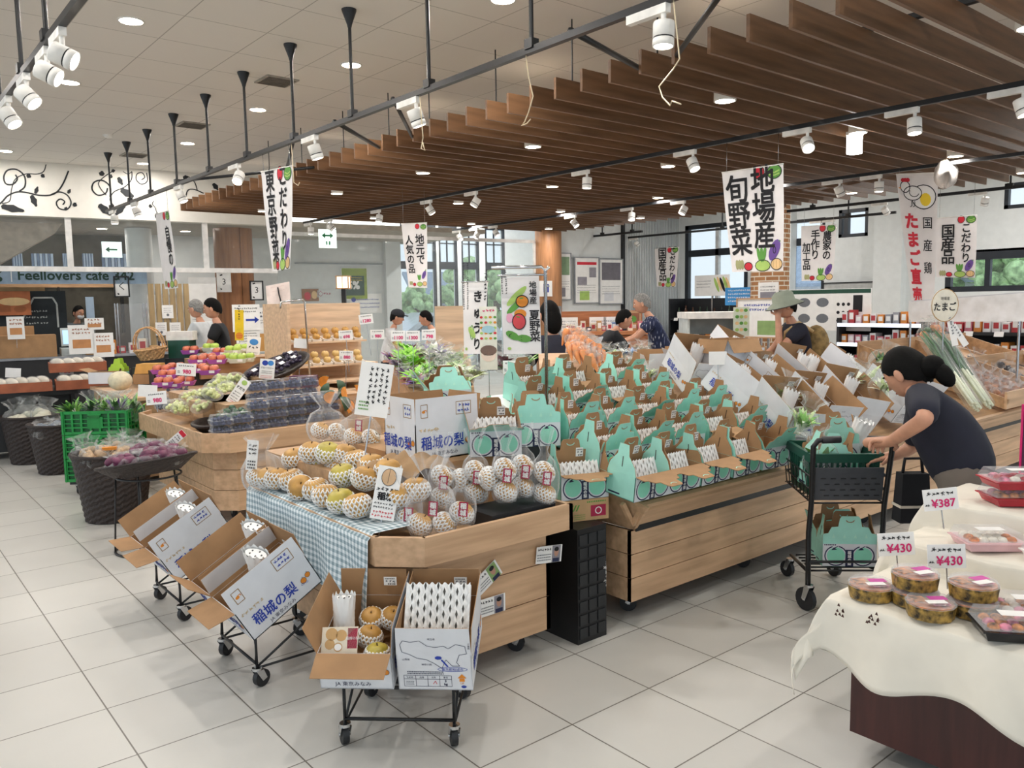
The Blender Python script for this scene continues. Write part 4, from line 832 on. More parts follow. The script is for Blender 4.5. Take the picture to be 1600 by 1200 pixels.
# ================================================================ long wooden stand
def deck(x, y): return .64+(y-2.5)*.30
stand_x = 0
d2 = thing('produce_stand', 'long low wooden produce stand along the aisle, heaped with cartons', 'display stand')
fascia(d2, [(2.89, 2.62), (2.89, 2.60), (5.45, 2.60), (9.8, 2.60)], .507, .645, OAK, .55)
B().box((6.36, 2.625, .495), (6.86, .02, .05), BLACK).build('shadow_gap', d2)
stand_base(d2, [(2.9, 3.9), (2.9, 2.62), (4.0, 2.62), (5.6, 2.62), (9.8, 2.62)], .115, .478, 3)
b = B(); b.ext([(2.88, 2.5, .62), (2.92, 2.62, .48), (2.92, 3.85, .48), (2.92, 3.85, 1.03)], (.02, 0, 0), OAK); b.build('end_board', d2)
b = B(); b.ext([(2.92, 2.54, .62), (9.8, 2.54, .62), (9.8, 3.85, 1.02), (2.92, 3.85, 1.02)], (0, 0, -.03), OAKD); b.build('sloped_deck', d2)
B().box((6.36, 3.83, .53), (6.86, .03, .88), OAKD).build('back_panel', d2)
for x, y in ((3.05, 2.75), (4.07, 2.76), (5.5, 2.76), (7.2, 2.76)): caster(d2, x, y, z=.115, r=.045, a=.7)
sd = math.atan(.30)
def dk(x, y, rz=0, tl=.12, dz=.0): return T(x, y, deck(x, y)+dz) @ rot(tl, 0, rz)
RN = ['front row of the long stand', 'second row of the long stand', 'third row of the long stand', 'fourth row of the long stand', 'top row of the long stand']
rd = random.Random(11)
xs = [[2.78+.13, 3.04+.11, 3.30+.11, 3.58+.1, 3.86+.1], [2.95, 3.25, 3.53, 3.83, 4.1], [3.0, 3.28, 3.56, 3.85, 4.12], [3.0, 3.3, 3.6, 3.9], [3.15, 3.5, 3.95]]
for r, row in enumerate(xs):
    for i, x in enumerate(row):
        y = 2.50+.27*r; fr = 96 if r == 0 and i < 4 else (30 if r == 0 else rd.choice((15, 28, 40, 100)))
        teal_carton(dk(x, y, rd.uniform(-.06, .06), .12, .02), 'open teal pear carton, %s from the end board, %s' % (nth(i), RN[r]), fr, rd.choice((-4, 2, -12)), rd.choice((2, -3, 12)), rd.choice((0, 4, 10)), foam=not (r == 0 and i == 4), foam_h=.11)
# white and brown shipping cartons leaning on the slope
SH = ['white leaning carton beside the teal ones', 'leaning carton behind the shopping cart', 'leaning carton before the bending woman', 'white leaning carton with a map flap', 'leaning carton in the middle of the slope', 'higher carton before the bending woman', 'white carton at the upper slope', 'upper slope carton with white rolls', 'carton beyond the bending woman', 'aisle edge carton beyond the woman', 'carton beside the wrapped leeks']
rd = random.Random(4)
SB = [(4.36, 2.62, .5, 'first'), (4.74, 2.64, .5, 'second'), (5.12, 2.66, .45, 'third'), (4.42, 3.0, .5, 'fourth'), (4.82, 3.05, .45, 'fifth'), (5.3, 3.1, .5, 'sixth'), (4.5, 3.42, .5, 'seventh'), (4.98, 3.5, .5, 'eighth'), (5.75, 3.0, .5, 'ninth'), (5.72, 2.62, .5, 'tenth'), (6.2, 2.75, .45, 'eleventh')]
DESC = ['white carton leaning at the aisle edge beside the teal cartons', 'brown-lined carton at the aisle edge behind the shopping cart', 'brown-lined carton at the aisle edge before the bending woman', 'white carton with a blue map flap above the aisle edge', 'open carton with a foam roll and price sticker, middle of the slope', 'open brown carton higher up before the bending woman', 'white carton at the upper slope near the teal cartons', 'open brown carton with white rolls on the upper slope', 'open brown carton beyond the bending woman', 'open brown carton at the aisle edge beyond the bending woman', 'open brown carton beside the wrapped leeks']
for i, (x, y, tl, s) in enumerate(SB):
    t = thing('pear_carton', DESC[i], 'carton', group='leaning shipping cartons'); M = dk(x, y, -.25+rd.uniform(-.2, .2), .55, .03) @ rot(0, rd.uniform(.1, .42), 0); put(t, M)
    ship_box(t, .3, .36, .14, fr=[0, 0, -6, 0, 0, -4, 0, 2, -5, 0, 3][i], bk=[6, 4, 10, 6, 4, 8, 4, 6, 8, 5, 8][i], lf=[10, 4, 14, 8, 0, 20, 6, 4, 10, 8, 4][i], rt=[0, 20, 10, 4, 12, 6, 0, 10, 14, 8, 6][i], fl=.12)
    o = inst('price_sticker', price_me(), t); o.matrix_local = T(.08, .355, .22)
    for k in range(2 if i in (5, 7) else 1):
        q = inst('foam_net_roll', foam_roll(.05, .2), None, label='white foam net roll in the '+SH[i]+(', second one' if k else ''), cat='packing'); put(q, M @ T(-.06+.12*k, .14, .05) @ rot(-.45, .25, 0) @ Matrix.Diagonal((1.25, .6, 1.15, 1)))
def upr(M, label, w, d, h, **kw): t = thing('pear_carton', label, 'carton', group='upright shipping cartons'); put(t, M); ship_box(t, w, d, h, **kw); return t
upr(dk(4.72, 3.25, -.1, .0, .16), 'tall white open carton with red print standing among the leaning cartons', .3, .26, .3, fr=150, bk=170, lf=160, rt=160, art=False)
for i, (px, py, z, s) in enumerate(((880, 565, 1.02, 'beside the banner stand pole'), (1040, 580, 1.1, 'with dark brush marks'), (1085, 575, 1.12, 'with dark brush marks, second'), (1125, 600, 1.05, 'holding a foam roll'), (1165, 570, 1.12, 'next to a green melon'))):
    p = onz(px, py+16, z-.1); t = upr(T(p.x, p.y, z-.12) @ rot(.1, 0, FACE+rd.uniform(-.3, .3)), 'white carton atop the slope '+s, .28, .22, .14, fr=0, bk=20, lf=25, rt=10, fl=.09, front_art=False, art=False)
    b = B(); b.stroke(curve([(-.05, .04), (-.03, .12), (.01, .14), (.04, .1), (.05, .04)]), .006, INK, -.002); b.scribble(0, .05, .2, 1, .02, .014, INK, -.002); b.build('print', t)
# ------------------------------------------------ bagged greens, roots and leeks
BAGV = mat('clear vegetable bag', 'f2f6f4', .15, trans=.97, spec=.7)
def leaf_clump(b, n, r, h, ms, seed, droop=.3, wd=.02):
    rd = random.Random(seed)
    for i in range(n):
        a = rd.uniform(0, 2*PI); k = rd.uniform(.2, 1)*r; l = h*rd.uniform(.6, 1); m = rd.choice(ms); ca_, sa_ = math.cos(a), math.sin(a); ww = wd*rd.uniform(.7, 1.4); pts = []
        for q in range(5):
            u = q/4; rr = k*u*(.5+.8*u); z = l*(u-droop*u*u); pts.append((rr, z, ww*math.sin(PI*(.15+.8*u))))
        vs = []
        for rr, z, w2 in pts: vs += [(rr*ca_-w2*sa_, rr*sa_+w2*ca_, z), (rr*ca_+w2*sa_*0, rr*sa_, z+w2*.3), (rr*ca_+w2*sa_, rr*sa_-w2*ca_, z)]
        b.add(vs, [(3*q+k2, 3*q+k2+1, 3*q+k2+4, 3*q+k2+3) for q in range(4) for k2 in (0, 1)], m, True)
LEAF = mat('fresh leaf', '5f9440', .5, var=.2, scale=20, col2='8abf5c'); LEAFD = mat('dark leaf', '3c6a34', .5, var=.2, scale=20); LEAFP = mat('pale leaf', 'c4d898', .5, var=.15, scale=20); STALK = mat('white stalk', 'eef0e0', .5, var=.04)
def veg_bag(M, label, fn, r=.09, h=.2, seed=1, name='bagged_greens', cat='bagged vegetable', group='bagged vegetables', bag=True):
    t = thing(name, label, cat, group=group); put(t, M); b = B(); fn(b); b.build('vegetable', t)
    if bag: inst('plastic_bag', bag_me(r, h, seed % 4, .5, .9, BAGV), t)
    return t
def greens(seed, ms=(LEAF, LEAFD), n=26, r=.1, h=.2): return lambda b: (leaf_clump(b, n, r, h, ms, seed), b.cyl((0, 0, 0), (0, 0, h*.4), .02, STALK, 8, .035))
for i, (px, py, z, ms, s) in enumerate(((1215, 620, 1.0, (LEAFP, STALK), 'pale sprouts between the upper cartons'), (1245, 660, .9, (LEAFP, LEAF), 'pale greens between the leaning cartons'), (1290, 720, .78, (LEAFP, LEAF), 'greens beside the shopping cart grip'), (1190, 590, 1.06, (STALK, LEAFP), 'white roots behind the tall white carton'), (1355, 590, 1.05, (STALK, LEAFP), 'white bulbs behind the brown cartons'), (1385, 605, 1.0, (STALK, LEAFP), 'white bulbs next to the woman'), (1370, 560, 1.1, (LEAF, LEAFD), 'green tops behind the brown cartons'), (1395, 575, 1.08, (LEAF, PURPLE), 'purple and green bundle behind the woman'))):
    p = onz(px, py+12, z-.06); veg_bag(T(p.x, p.y, max(z-.08, deck(p.x, p.y)+.0)) @ rot(.3, .3*(-1)**i, i), 'clear bag of '+s, greens(i, ms), .09, .24, i)
LEEKG = mat('leek green', '4e7650', .45, var=.15, scale=8); LEEKW = mat('leek white', 'e6ead0', .4, var=.04)
def leeks(b, n=9, l=1.0):
    rd = random.Random(8)
    for i in range(n):
        x = (i-n/2)*.028; d = rd.uniform(-.02, .02); b.tube([(x*.7, d, 0), (x*.85, d, l*.25), (x, d, l*.45)], [.012, .013, .014], LEEKW, 7); b.tube([(x, d, l*.44), (x*1.1, d, l*.7), (x*1.3, d*2, l)], [.014, .016, .006], LEEKG, 6)
        for q in (-1, 1): b.tube([(x, d, l*.55), (x*1.2+q*.02, d+.02, l*.8), (x*1.3+q*.045, d+.01, l*1.02)], [.01, .009, .002], LEEKG, 4)
p0, p1 = Vector((6.78, 2.54, .70)), Vector((7.0, 2.98, 1.17)); dv = (p1-p0).normalized(); q = dv.to_track_quat('Z', 'Y').to_matrix().to_4x4()
for k, dx in enumerate((0, .24)):
    t = thing('leek_bundle', ['wrapped leek bundle lying on the slope right behind the woman', 'second wrapped leek bundle, next to the bagged onions'][k], 'leeks', group='wrapped leek bundles'); M = T(p0.x+dx, p0.y, p0.z+.03) @ q @ rot(0, 0, .6); put(t, M); b = B(); leeks(b, 9, .74); b.build('leeks_inside', t)
    b = B(); b.grid(lambda u, v: ((.1+.06*v)*math.cos(2*PI*u)*(1+.05*math.sin(9*u*2*PI+v*9)), (.05+.02*v)*math.sin(2*PI*u)*(1+.08*math.sin(7*u*2*PI)), v*.72), 26, 14, BAGV); b.build('wrapper', t)
# onion bins with dividers
bins = thing('onion_bin', 'sloping wooden bin with dividers holding bagged onions', 'bin')
for x in (7.35, 8.5, 9.72): b = B(); b.ext([(x, 2.52, .655), (x, 2.5, .74), (x, 3.8, 1.16), (x, 3.8, 1.02)], (.025, 0, 0), OAKD); b.build('divider', bins)
for k, (y, s) in enumerate(((2.52, 'front_board'), (3.2, 'cross_board'), (3.79, 'back_board'))): B().box((8.54, y, deck(0, y)+.085), (2.4, .02, .14), OAK if k == 0 else OAKD).build(s, bins)
ONION = mat('brown onion', 'a56c46', .45, var=.15, scale=10); OPROF = [(0, -.9), (.5, -.85), (.9, -.45), (1, 0), (.85, .5), (.5, .8), (.2, .95), (.1, 1.25), (0, 1.25)]
def onion_bag(M, label, seed, m=ONION, n=5, r=.038, group='bagged onions in the bin', cat='bag of onions', name='onion_bag', prof=OPROF, part='onion'):
    t = thing(name, label, cat, group=group); put(t, M); rd = random.Random(seed)
    for k in range(n):
        a = 2*PI*k/n; o = inst(part, fruit_me(m, r, prof, 12, False), t); o.location = (.05*math.cos(a)*1.2, .05*math.sin(a), .04+.03*(k % 2)); o.rotation_euler = (rd.uniform(-1, 1), rd.uniform(-1, 1), 0)
    inst('plastic_bag', bag_me(.1, .2, seed % 4, .35, .6), t); return t
k = 0
for r in range(4):
    for c in range(4):
        x, y = 7.52+.22*c, 2.64+.15*r; onion_bag(T(x, y, deck(x, y)+.0) @ rot(.3, 0, 0), 'clear bag of brown onions, %s bag of the %s row in the wooden bin' % (nth(c), nth(r)), k); k += 1
for r in range(3):
    x, y = 8.7+.25*(r % 2), 2.9+.2*r; onion_bag(T(x, y, deck(x, y)) @ rot(.3, 0, 0), 'clear bag of dark aubergines, %s up the bare wooden bin' % nth(r), k+r, mat('aubergine dark', '3c3a40', .3), 3)
# ================================================================ entrance side: wicker baskets, crates, tray stand
def basket_me(r0, r1, h, m=None, oval=1, wall=.02):
    def f():
        b = B(); mm = m or WICK; nv = max(3, int(h/.022)); nu = 56
        def g(u, v):
            i, j = round(u*nu), round(v*nv); r = r0+(r1-r0)*v+(.0045 if (i//2+j) % 2 else -.002)
            return (r*math.cos(2*PI*u), r*math.sin(2*PI*u)*oval, .005+(h-.02)*v)
        b.grid(g, nu, nv, mm, False)
        b.lathe([(r1-.004, h-.02), (r1+.012, h-.015), (r1+.01, h), (r1-wall, h), (r1-wall-.01, h-.04), (r0-wall, .06 if h > .2 else .02), (0, .06 if h > .2 else .02)], mm, 40, cap=False, sy=oval); b.lathe([(r0, .005), (0, .003)], mm, 40, cap=False, sy=oval)
        return b.mesh('basket')
    return share(('basket', r0, r1, h, oval, (m or WICK).name), f)
def basket(p, label, r0, r1, h, m=None, oval=1, r=(0, 0, 0), group=None, name='wicker_basket'):
    t = thing(name, label, 'basket', p, r=r, group=group); inst('basket_wall', basket_me(r0, r1, h, m, oval), t)
    b = B(); b.tube([((r1+.006)*math.cos(2*PI*i/36), (r1+.006)*math.sin(2*PI*i/36)*oval, h-.006) for i in range(36)], .013 if h > .2 else .008, m or WICK, 6, closed=True); b.build('rim', t); return t
basket((1.52, 6.65, 0), 'big round dark wicker basket on the floor full of bagged roots', .21, .28, .52)
basket((1.56, 8.95, 0), 'dark wicker basket on the floor just before the green crates, grey bags inside', .18, .25, .49, group='dark floor baskets')
basket((1.46, 9.75, 0), 'dark wicker basket farthest down the aisle with white bagged bulbs', .2, .27, .5, group='dark floor baskets')
TAROM = mat('pale ginger root', 'cba983', .6, var=.15, scale=12); TPROF = [(0, -1.4), (.5, -1.2), (.8, -.5), (1, .1), (.8, .8), (.4, 1.2), (0, 1.3)]
def root_bag(M, label, seed, m=TAROM, group='bags of roots', r=.035, n=6, bag=True, h=.22, rr=.11): 
    t = thing('root_bag', label, 'bag of roots', group=group); put(t, M); rd = random.Random(seed)
    for k in range(n):
        o = inst('root', fruit_me(m, r, TPROF, 10, False), t); o.location = (rd.uniform(-.06, .06), rd.uniform(-.04, .04), .04+rd.uniform(0, .05)); o.rotation_euler = (rd.uniform(1, 2), 0, rd.uniform(0, 6))
    if bag: inst('plastic_bag', bag_me(rr, h, seed % 4, .5, .8, BAGV), t)
for i, (dx, dy) in enumerate(((-.12, -.08), (.05, -.13), (.14, .0), (-.02, .05), (-.14, .1), (.08, .13))): root_bag(T(1.52+dx, 6.65+dy, .44) @ rot(.3*(-1)**i, .4*(i % 3-1), i), 'bag of pale roots in the big wicker basket, %s one' % nth(i), i)
p = onz(172, 709, .56); B().box((0, 0, 0), (.1, .05, .02), ORANGE).build('price_tag', label='orange price tag lying on the bagged roots', cat='tag', loc=(1.47, 6.5, .565), rz=-.3)
for i in range(4):
    root_bag(T(1.46+(-.1, .1, .0, .1)[i], 9.75+(-.05, -.1, .12, .1)[i], .42) @ rot(.2, .2*(i-1), i), 'bag of white bulbs in the farthest wicker basket, %s one' % nth(i), 40+i, mat('white bulb', 'e4dfcb', .5, var=.06), 'bags of white bulbs', .05, 4, h=.26, rr=.13)
for i in range(3): root_bag(T(1.56+(-.1, .08, .0)[i], 8.95+(-.08, -.06, .1)[i], .38) @ rot(.2, .2*(i-1), i), 'grey bag in the basket before the green crates, %s one' % nth(i), 50+i, mat('grey greens', '7d8794', .5, var=.15), 'grey bags before the crates', .045, 4, h=.16, rr=.12)
t = thing('tray_stand', 'round wire stand carrying an oval dark wicker tray', 'stand', (1.5, 5.62, 0)); b = B(); b.tube([(.23*math.cos(2*PI*i/32), .23*math.sin(2*PI*i/32), .008) for i in range(32)], .008, BLACK, 6, closed=True); b.build('floor_ring', t)
for i in range(5):
    a = 2*PI*i/5+.4; B().tube([(.23*math.cos(a), .23*math.sin(a), .01), (.2*math.cos(a), .2*math.sin(a), .5)], .006, BLACK, 6).build('leg', t)
b = B(); b.tube([(.2*math.cos(2*PI*i/32), .2*math.sin(2*PI*i/32), .5) for i in range(32)], .007, BLACK, 6, closed=True); b.build('top_ring', t)
tray = basket((1.5, 5.62, .50), 'shallow oval dark wicker tray heaped with bagged purple sweet potatoes', .2, .31, .1, oval=.86, r=(-.1, -.14, -.6), name='wicker_tray')
SWEET = mat('purple sweet potato', '6c3450', .45, var=.15, scale=12)
rd = random.Random(2)
for i in range(12):
    a = 2*PI*i/8+.3; k = .17 if i < 8 else .06; M = T(1.5, 5.62, .50) @ rot(-.1, -.14, -.6) @ T(k*math.cos(a), k*.8*math.sin(a), .05+.05*(i >= 8)) @ rot(rd.uniform(-.3, .3), rd.uniform(-.3, .3), i)
    root_bag(M, 'bag of purple sweet potatoes on the wire stand tray, %s one' % nth(i), i, SWEET, 'bags of sweet potatoes', .034, 7, h=.125, rr=.095)
def tag_s(b): b.rect(0, .135, .05, .03, RED, -.0011); b.scribble(0, .1, .036, 2, .02, .012, INK, -.0011); b.scribble(0, .055, .034, 3, .014, .008, GREYI, -.0011)
card('name_tag', 'white stick tag with a red top over the purple sweet potatoes', 'sign', tuple(onz(262, 697, .66)), .055, .15, tag_s, (0, .9, FACE), .12)
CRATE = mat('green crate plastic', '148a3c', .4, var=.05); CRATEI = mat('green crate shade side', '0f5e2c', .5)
def crate_me(w=.53, d=.37, h=.2, m=CRATE):
    def f():
        b = B(); e = .012
        b.box((0, 0, .008), (w, d, .012), m)
        for s in (-1, 1):
            for L_, ax in ((w, 0), (d, 1)):
                def bx(u, z, du, dz): b.box((u, s*d/2, z) if ax == 0 else (s*w/2, u, z), (du, e, dz) if ax == 0 else (e, du, dz), m)
                bx(0, h-.012, L_, .024); bx(0, .012, L_, .024); bx(0, h*.3, L_, .012)
                n = 7 if ax == 0 else 5
                for k in range(n+1): bx(-L_/2+L_*k/n, h/2, .016 if 0 < k < n else .03, h)
                for q in (.48, .66): bx(0, h*q, L_, .007)
                bx(0, h*.5, L_*.24, h*.5)
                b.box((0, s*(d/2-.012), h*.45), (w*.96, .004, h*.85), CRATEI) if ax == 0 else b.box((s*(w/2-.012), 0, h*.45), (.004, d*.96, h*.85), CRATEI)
        return b.mesh('crate')
    return share(('crate', w, d, h, m.name), f)
for i in range(3):
    t = thing('plastic_crate', 'green mesh crate beside the wicker baskets, %s of its stack' % ('lowest', 'middle one', 'topmost')[i], 'crate', (1.72, 7.72, .12+.205*i), -.62, group='green crate stack'); inst('body', crate_me(), t)
    b = B(); b.box((0, -.196, .17), (.11, .008, .012), CRATE); b.box((0, -.2, .155), (.09, .006, .02), mat('green crate shade', '0e6a2a', .5)); b.build('grip', t)
t = thing('dolly', 'low dolly on casters under the green crates', 'dolly', (1.72, 7.72, 0), -.62); B().box((0, 0, .105), (.5, .35, .02), DARK).build('deck', t)
for x in (-.2, .2):
    for y in (-.13, .13): caster(t, x, y, z=.095, r=.035)
for i, (x, y, ms, s) in enumerate(((-.22, -.05, (LEAF, LEAFD), 'leafy dark greens at the left crate end'), (-.1, .05, (LEAF, LEAFD), 'leafy greens next to the pale lettuce'), (.02, -.02, (LEAFP, LEAF), 'pale lettuce in the middle of the crate'), (.12, .06, (LEAFP, LEAF), 'second pale lettuce'), (.16, -.08, (LEAF, LEAFD, PURPLE), 'mixed purple greens'), (.24, .02, (LEAFD, LEAF), 'dark greens at the wooden stand side'))):
    M = T(1.72, 7.72, .62) @ rot(0, 0, -.62) @ T(x, y, 0) @ rot(.1, .25*(i-2.5)/2.5, i); veg_bag(M, 'bag of '+s.replace('at the left crate end', 'nearest the baskets')+' in the green crate', greens(60+i, ms, 34, .13, .3), .1, .26, i, bag=i != 0)
# ------------------------------------------------ octagonal stand with blueberries and grapes
o2 = thing('fruit_stand', 'octagonal wooden stand topped with blueberry packs and grape bags', 'display stand')
po = [(2.05, 7.55), (1.92, 7.4), (1.92, 5.83), (2.07, 5.68), (3.4, 5.68), (3.4, 7.5)]
fascia(o2, po, .56, .70); stand_base(o2, [(2.12, 7.4), (2.03, 7.3), (2.03, 5.93), (2.16, 5.8), (3.36, 5.8), (3.36, 7.4)], .1, .56, 3)
b = B(); b.prism([(2.06, 7.5), (1.95, 7.39), (1.95, 5.85), (2.08, 5.71), (3.38, 5.71), (3.38, 7.45)][::-1], .62, .672, OAKD); b.build('tray_floor', o2); B().box((2.78, 6.75, .76), (1.18, 1.4, .2), OAKD).build('inner_step', o2)
caster(o2, 2.1, 6.9, z=.1, r=.04); caster(o2, 2.2, 6.0, z=.1, r=.04)
BERRY = mat('blueberry skin', '262d48', .6, var=.25, scale=60, col2='414c6c')
def berry_pack():
    b = B(); rd = random.Random(1)
    for i in range(5):
        for j in range(5): b.ball((-.05+.025*i+rd.uniform(-.004, .004), -.04+.02*j+rd.uniform(-.004, .004), .035+rd.uniform(-.006, .012)), .0135, BERRY, 7, 5)
    b.box((0, 0, .018), (.125, .1, .03), BERRY); return b.mesh('berries')
def berry_box():
    b = B(); b.box((0, 0, .016), (.145, .118, .03), LIDC, top=(1.05, 1.05)); b.box((0, 0, .034), (.156, .128, .004), LIDC); b.box((0, 0, .055), (.145, .118, .038), LIDC, top=(.86, .84)); return b.mesh('clear_box')
def punnet(p, rz, label, sticker=True, r=None):
    t = thing('blueberry_pack', label, 'fruit pack', p, rz, 'clear blueberry packs'); inst('berries', share('berries', berry_pack), t); inst('clear_box', share('bbox', berry_box), t)
    if sticker: o = inst('price_sticker', price_me(.045, .035), t); o.location = (.02, -.02, .0765); o.rotation_euler = (-PI/2, 0, 0)
LY = ['bottom', 'upper', 'third', 'fourth']
rowsB = [('front row', 2.07, 5.84, 2, .158, .672, 2), ('long row', 2.39, 5.95, 5, .16, .672, 3), ('back row', 2.5, 6.22, 4, .155, .86, 2)]
for nm, x0, y0, n, st, z0, lay in rowsB:
    for i in range(n):
        for l in range(lay):
            if nm == 'front row' and l == 1 and i in (9,): continue
            punnet((x0+st*i, y0+.02*i, z0+.078*l), -.12+.03*math.sin(i*5+l), 'blueberry pack, %s from the grapes, %s layer of the %s' % (nth(i), LY[l], nm), l == lay-1)
def bb_card(b): b.blob(-.02, .135, .026, .022, BLUE, -.0012); b.blob(.028, .137, .026, .022, mat('light blue ink', '3f8ad0', .6), -.0013); b.text('ブルーベリー', 0, .095, .019, INK, -.0012, .01); b.scribble(0, .065, .09, 2, .016, .009, INK, -.0012); b.scribble(0, .025, .1, 2, .014, .009, RED, -.0012)
card('handwritten_card', 'card with two blue berries drawn on it above the blueberry packs', 'sign', tuple(onz(416, 592, .98)), .13, .17, bb_card, (-.1, .1, FACE), .14)
GRAPE = mat('green grape', 'cdd67e', .3, var=.08, scale=12, col2='e2e6a6', spec=.7); GRAPED = mat('dark grape', '3c3348', .35, var=.15)
def grapes(b, m, seed, n=42, r=.016, sx=.07, sy=.05, sz=.04):
    rd = random.Random(seed)
    for i in range(n): b.ball((rd.uniform(-1, 1)*sx*(.6+.4*rd.random()), rd.uniform(-1, 1)*sy, .02+abs(rd.gauss(0, .5))*sz), r, m, 8, 6)
def grape_bag(M, label, seed, m=GRAPE, group='bagged green grapes'):
    t = thing('grape_bag', label, 'bag of grapes', group=group); put(t, M); b = B(); grapes(b, m, seed); b.build('grape_bunch', t); b = B(); b.ball((0, 0, .035), (.1, .08, .055), LIDC, 14, 8); b.build('clear_wrap', t)
trg = basket((2.12, 6.12, .675), 'black oval tray of green grape bags at the stand edge', .14, .21, .07, oval=.7, r=(0, -.05, .9), name='wicker_tray')
k = 0
for i, (px, py, z) in enumerate(((285, 645, .76), (305, 635, .80), (322, 622, .86), (300, 625, .84), (335, 610, .92), (355, 612, .92), (350, 600, .96), (330, 622, .9), (368, 598, .97), (275, 640, .78), (318, 642, .8))): grape_bag(T(*onz(px, py, z)) @ rot(.3, .1, i), 'green grape bag on the octagonal stand, %s up from the stand edge' % nth(i), i)
B().box((2.35, 6.55, .80), (.5, .5, .12), OAKD).build('riser', o2)
basket((2.24, 6.0, .69), 'small pale wicker basket of wrapped dark green vegetables', .11, .15, .08, WICKL, oval=.7, r=(0, 0, .2))
GOYA = mat('dark green skin', '33553a', .45, var=.25, scale=30)
for i in range(6): root_bag(T(2.24+.07*math.cos(i*1.05), 6.0+.05*math.sin(i*1.05), .74) @ rot(.2, .2, i), 'wrapped dark green vegetable in the small pale basket, %s one' % nth(i), 70+i, GOYA, 'wrapped dark vegetables', .026, 3, h=.1, rr=.055)
def sc_card(b): b.blob(.0, .19, .022, .02, LIME, -.0012); b.text('すだち', 0, .14, .026, INK, -.0012, .015, r=0); b.scribble(0, .1, .06, 4, .022, .01, INK, -.0012); b.scribble(0, .02, .06, 1, .01, .01, RED, -.0012)
card('handwritten_card', 'tilted white card with a lime drawing leaning between grapes and blueberries', 'sign', tuple(onz(360, 630, .85)), .085, .22, sc_card, (-.2, .6, FACE))
for i in range(4): 
    p = onz(258+8*i, 640-8*i, .74); t = thing('grape_bag', 'dark grape bag at the stand corner, %s from the green crates' % nth(i), 'bag of grapes', group='dark grape bags'); put(t, T(*p) @ rot(0, 0, i)); b = B(); grapes(b, mat('dusty grape', '565f6c', .5, var=.15), i+9, 26); b.build('grape_bunch', t); b = B(); b.ball((0, 0, .035), (.09, .07, .06), LIDC, 12, 8); b.build('clear_wrap', t)
tr = basket((3.0, 6.95, .98), 'tilted dark wicker tray of dark grapes high on the octagonal stand', .2, .34, .09, oval=.62, r=(.12, -.32, .25), name='wicker_tray')
B().box((2.9, 6.95, .92), (.3, .3, .12), OAKD).build('riser', o2)
for i in range(7):
    M = T(3.0, 6.95, .98) @ rot(.12, -.32, .25) @ T(-.2+.07*i, .06*(-1)**i, .06); t = thing('grape_bag', 'dark grape pack in the tilted wicker tray, %s from its low end' % nth(i), 'bag of grapes', group='dark grape packs in the tilted tray'); put(t, M); b = B(); grapes(b, GRAPED, i+30, 22, .017); b.build('grape_bunch', t); b = B(); b.rect(0, 0, .05, .035, PAPER); o = b.build('price_sticker', t); o.location = (0, -.02, .07); o.rotation_euler = (-1.2, 0, 0)
PUMP = mat('pumpkin flesh', 'e8963a', .5, var=.1, scale=14); PRIND = mat('pumpkin rind', '2f4a30', .5, var=.2, scale=14)
rd = random.Random(21)
for i, (px, py, z) in enumerate(((512, 608, .9), (528, 605, .91), (542, 615, .9), (520, 622, .88), (535, 632, .83), (540, 636, .80), (556, 632, .82), (510, 598, .92), (558, 612, .9))):
    t = thing('pumpkin_wedge', 'cut orange pumpkin wedge with dark rind on the octagonal stand end, %s one' % nth(i), 'pumpkin', group='cut pumpkin wedges'); put(t, T(*onz(px, py, z)) @ rot(rd.uniform(-.5, .5), rd.uniform(-.5, .5), rd.uniform(0, 6)))
    b = B(); b.grid(lambda u, v: (.075*math.cos(PI*(u-.5))*math.cos(1.1*(v-.5)), .075*math.cos(PI*(u-.5))*math.sin(1.1*(v-.5)), .06*math.sin(PI*(u-.5))), 8, 6, PRIND); b.build('rind', t)
    b = B()
    for s in (-.5, .5):
        a = 1.1*s; b.poly([(.072*math.cos(PI*(q/8-.5))*math.cos(a), .072*math.cos(PI*(q/8-.5))*math.sin(a), .058*math.sin(PI*(q/8-.5))) for q in range(9)], PUMP)
    b.build('flesh', t)
B().box((3.26, 5.93, .72), (.2, .24, .1), OAKD).build('riser', o2)
t = thing('gift_box', 'dark plum coloured box behind the blueberry packs', 'box', tuple(onz(475, 605, .9)), FACE); B().box((0, 0, .05), (.22, .12, .1), mat('plum card', '5a2a48', .6)).build('body', t); b = B(); b.rect(.06, .07, .05, .03, CARDW, -.0612); b.build('sticker', t)
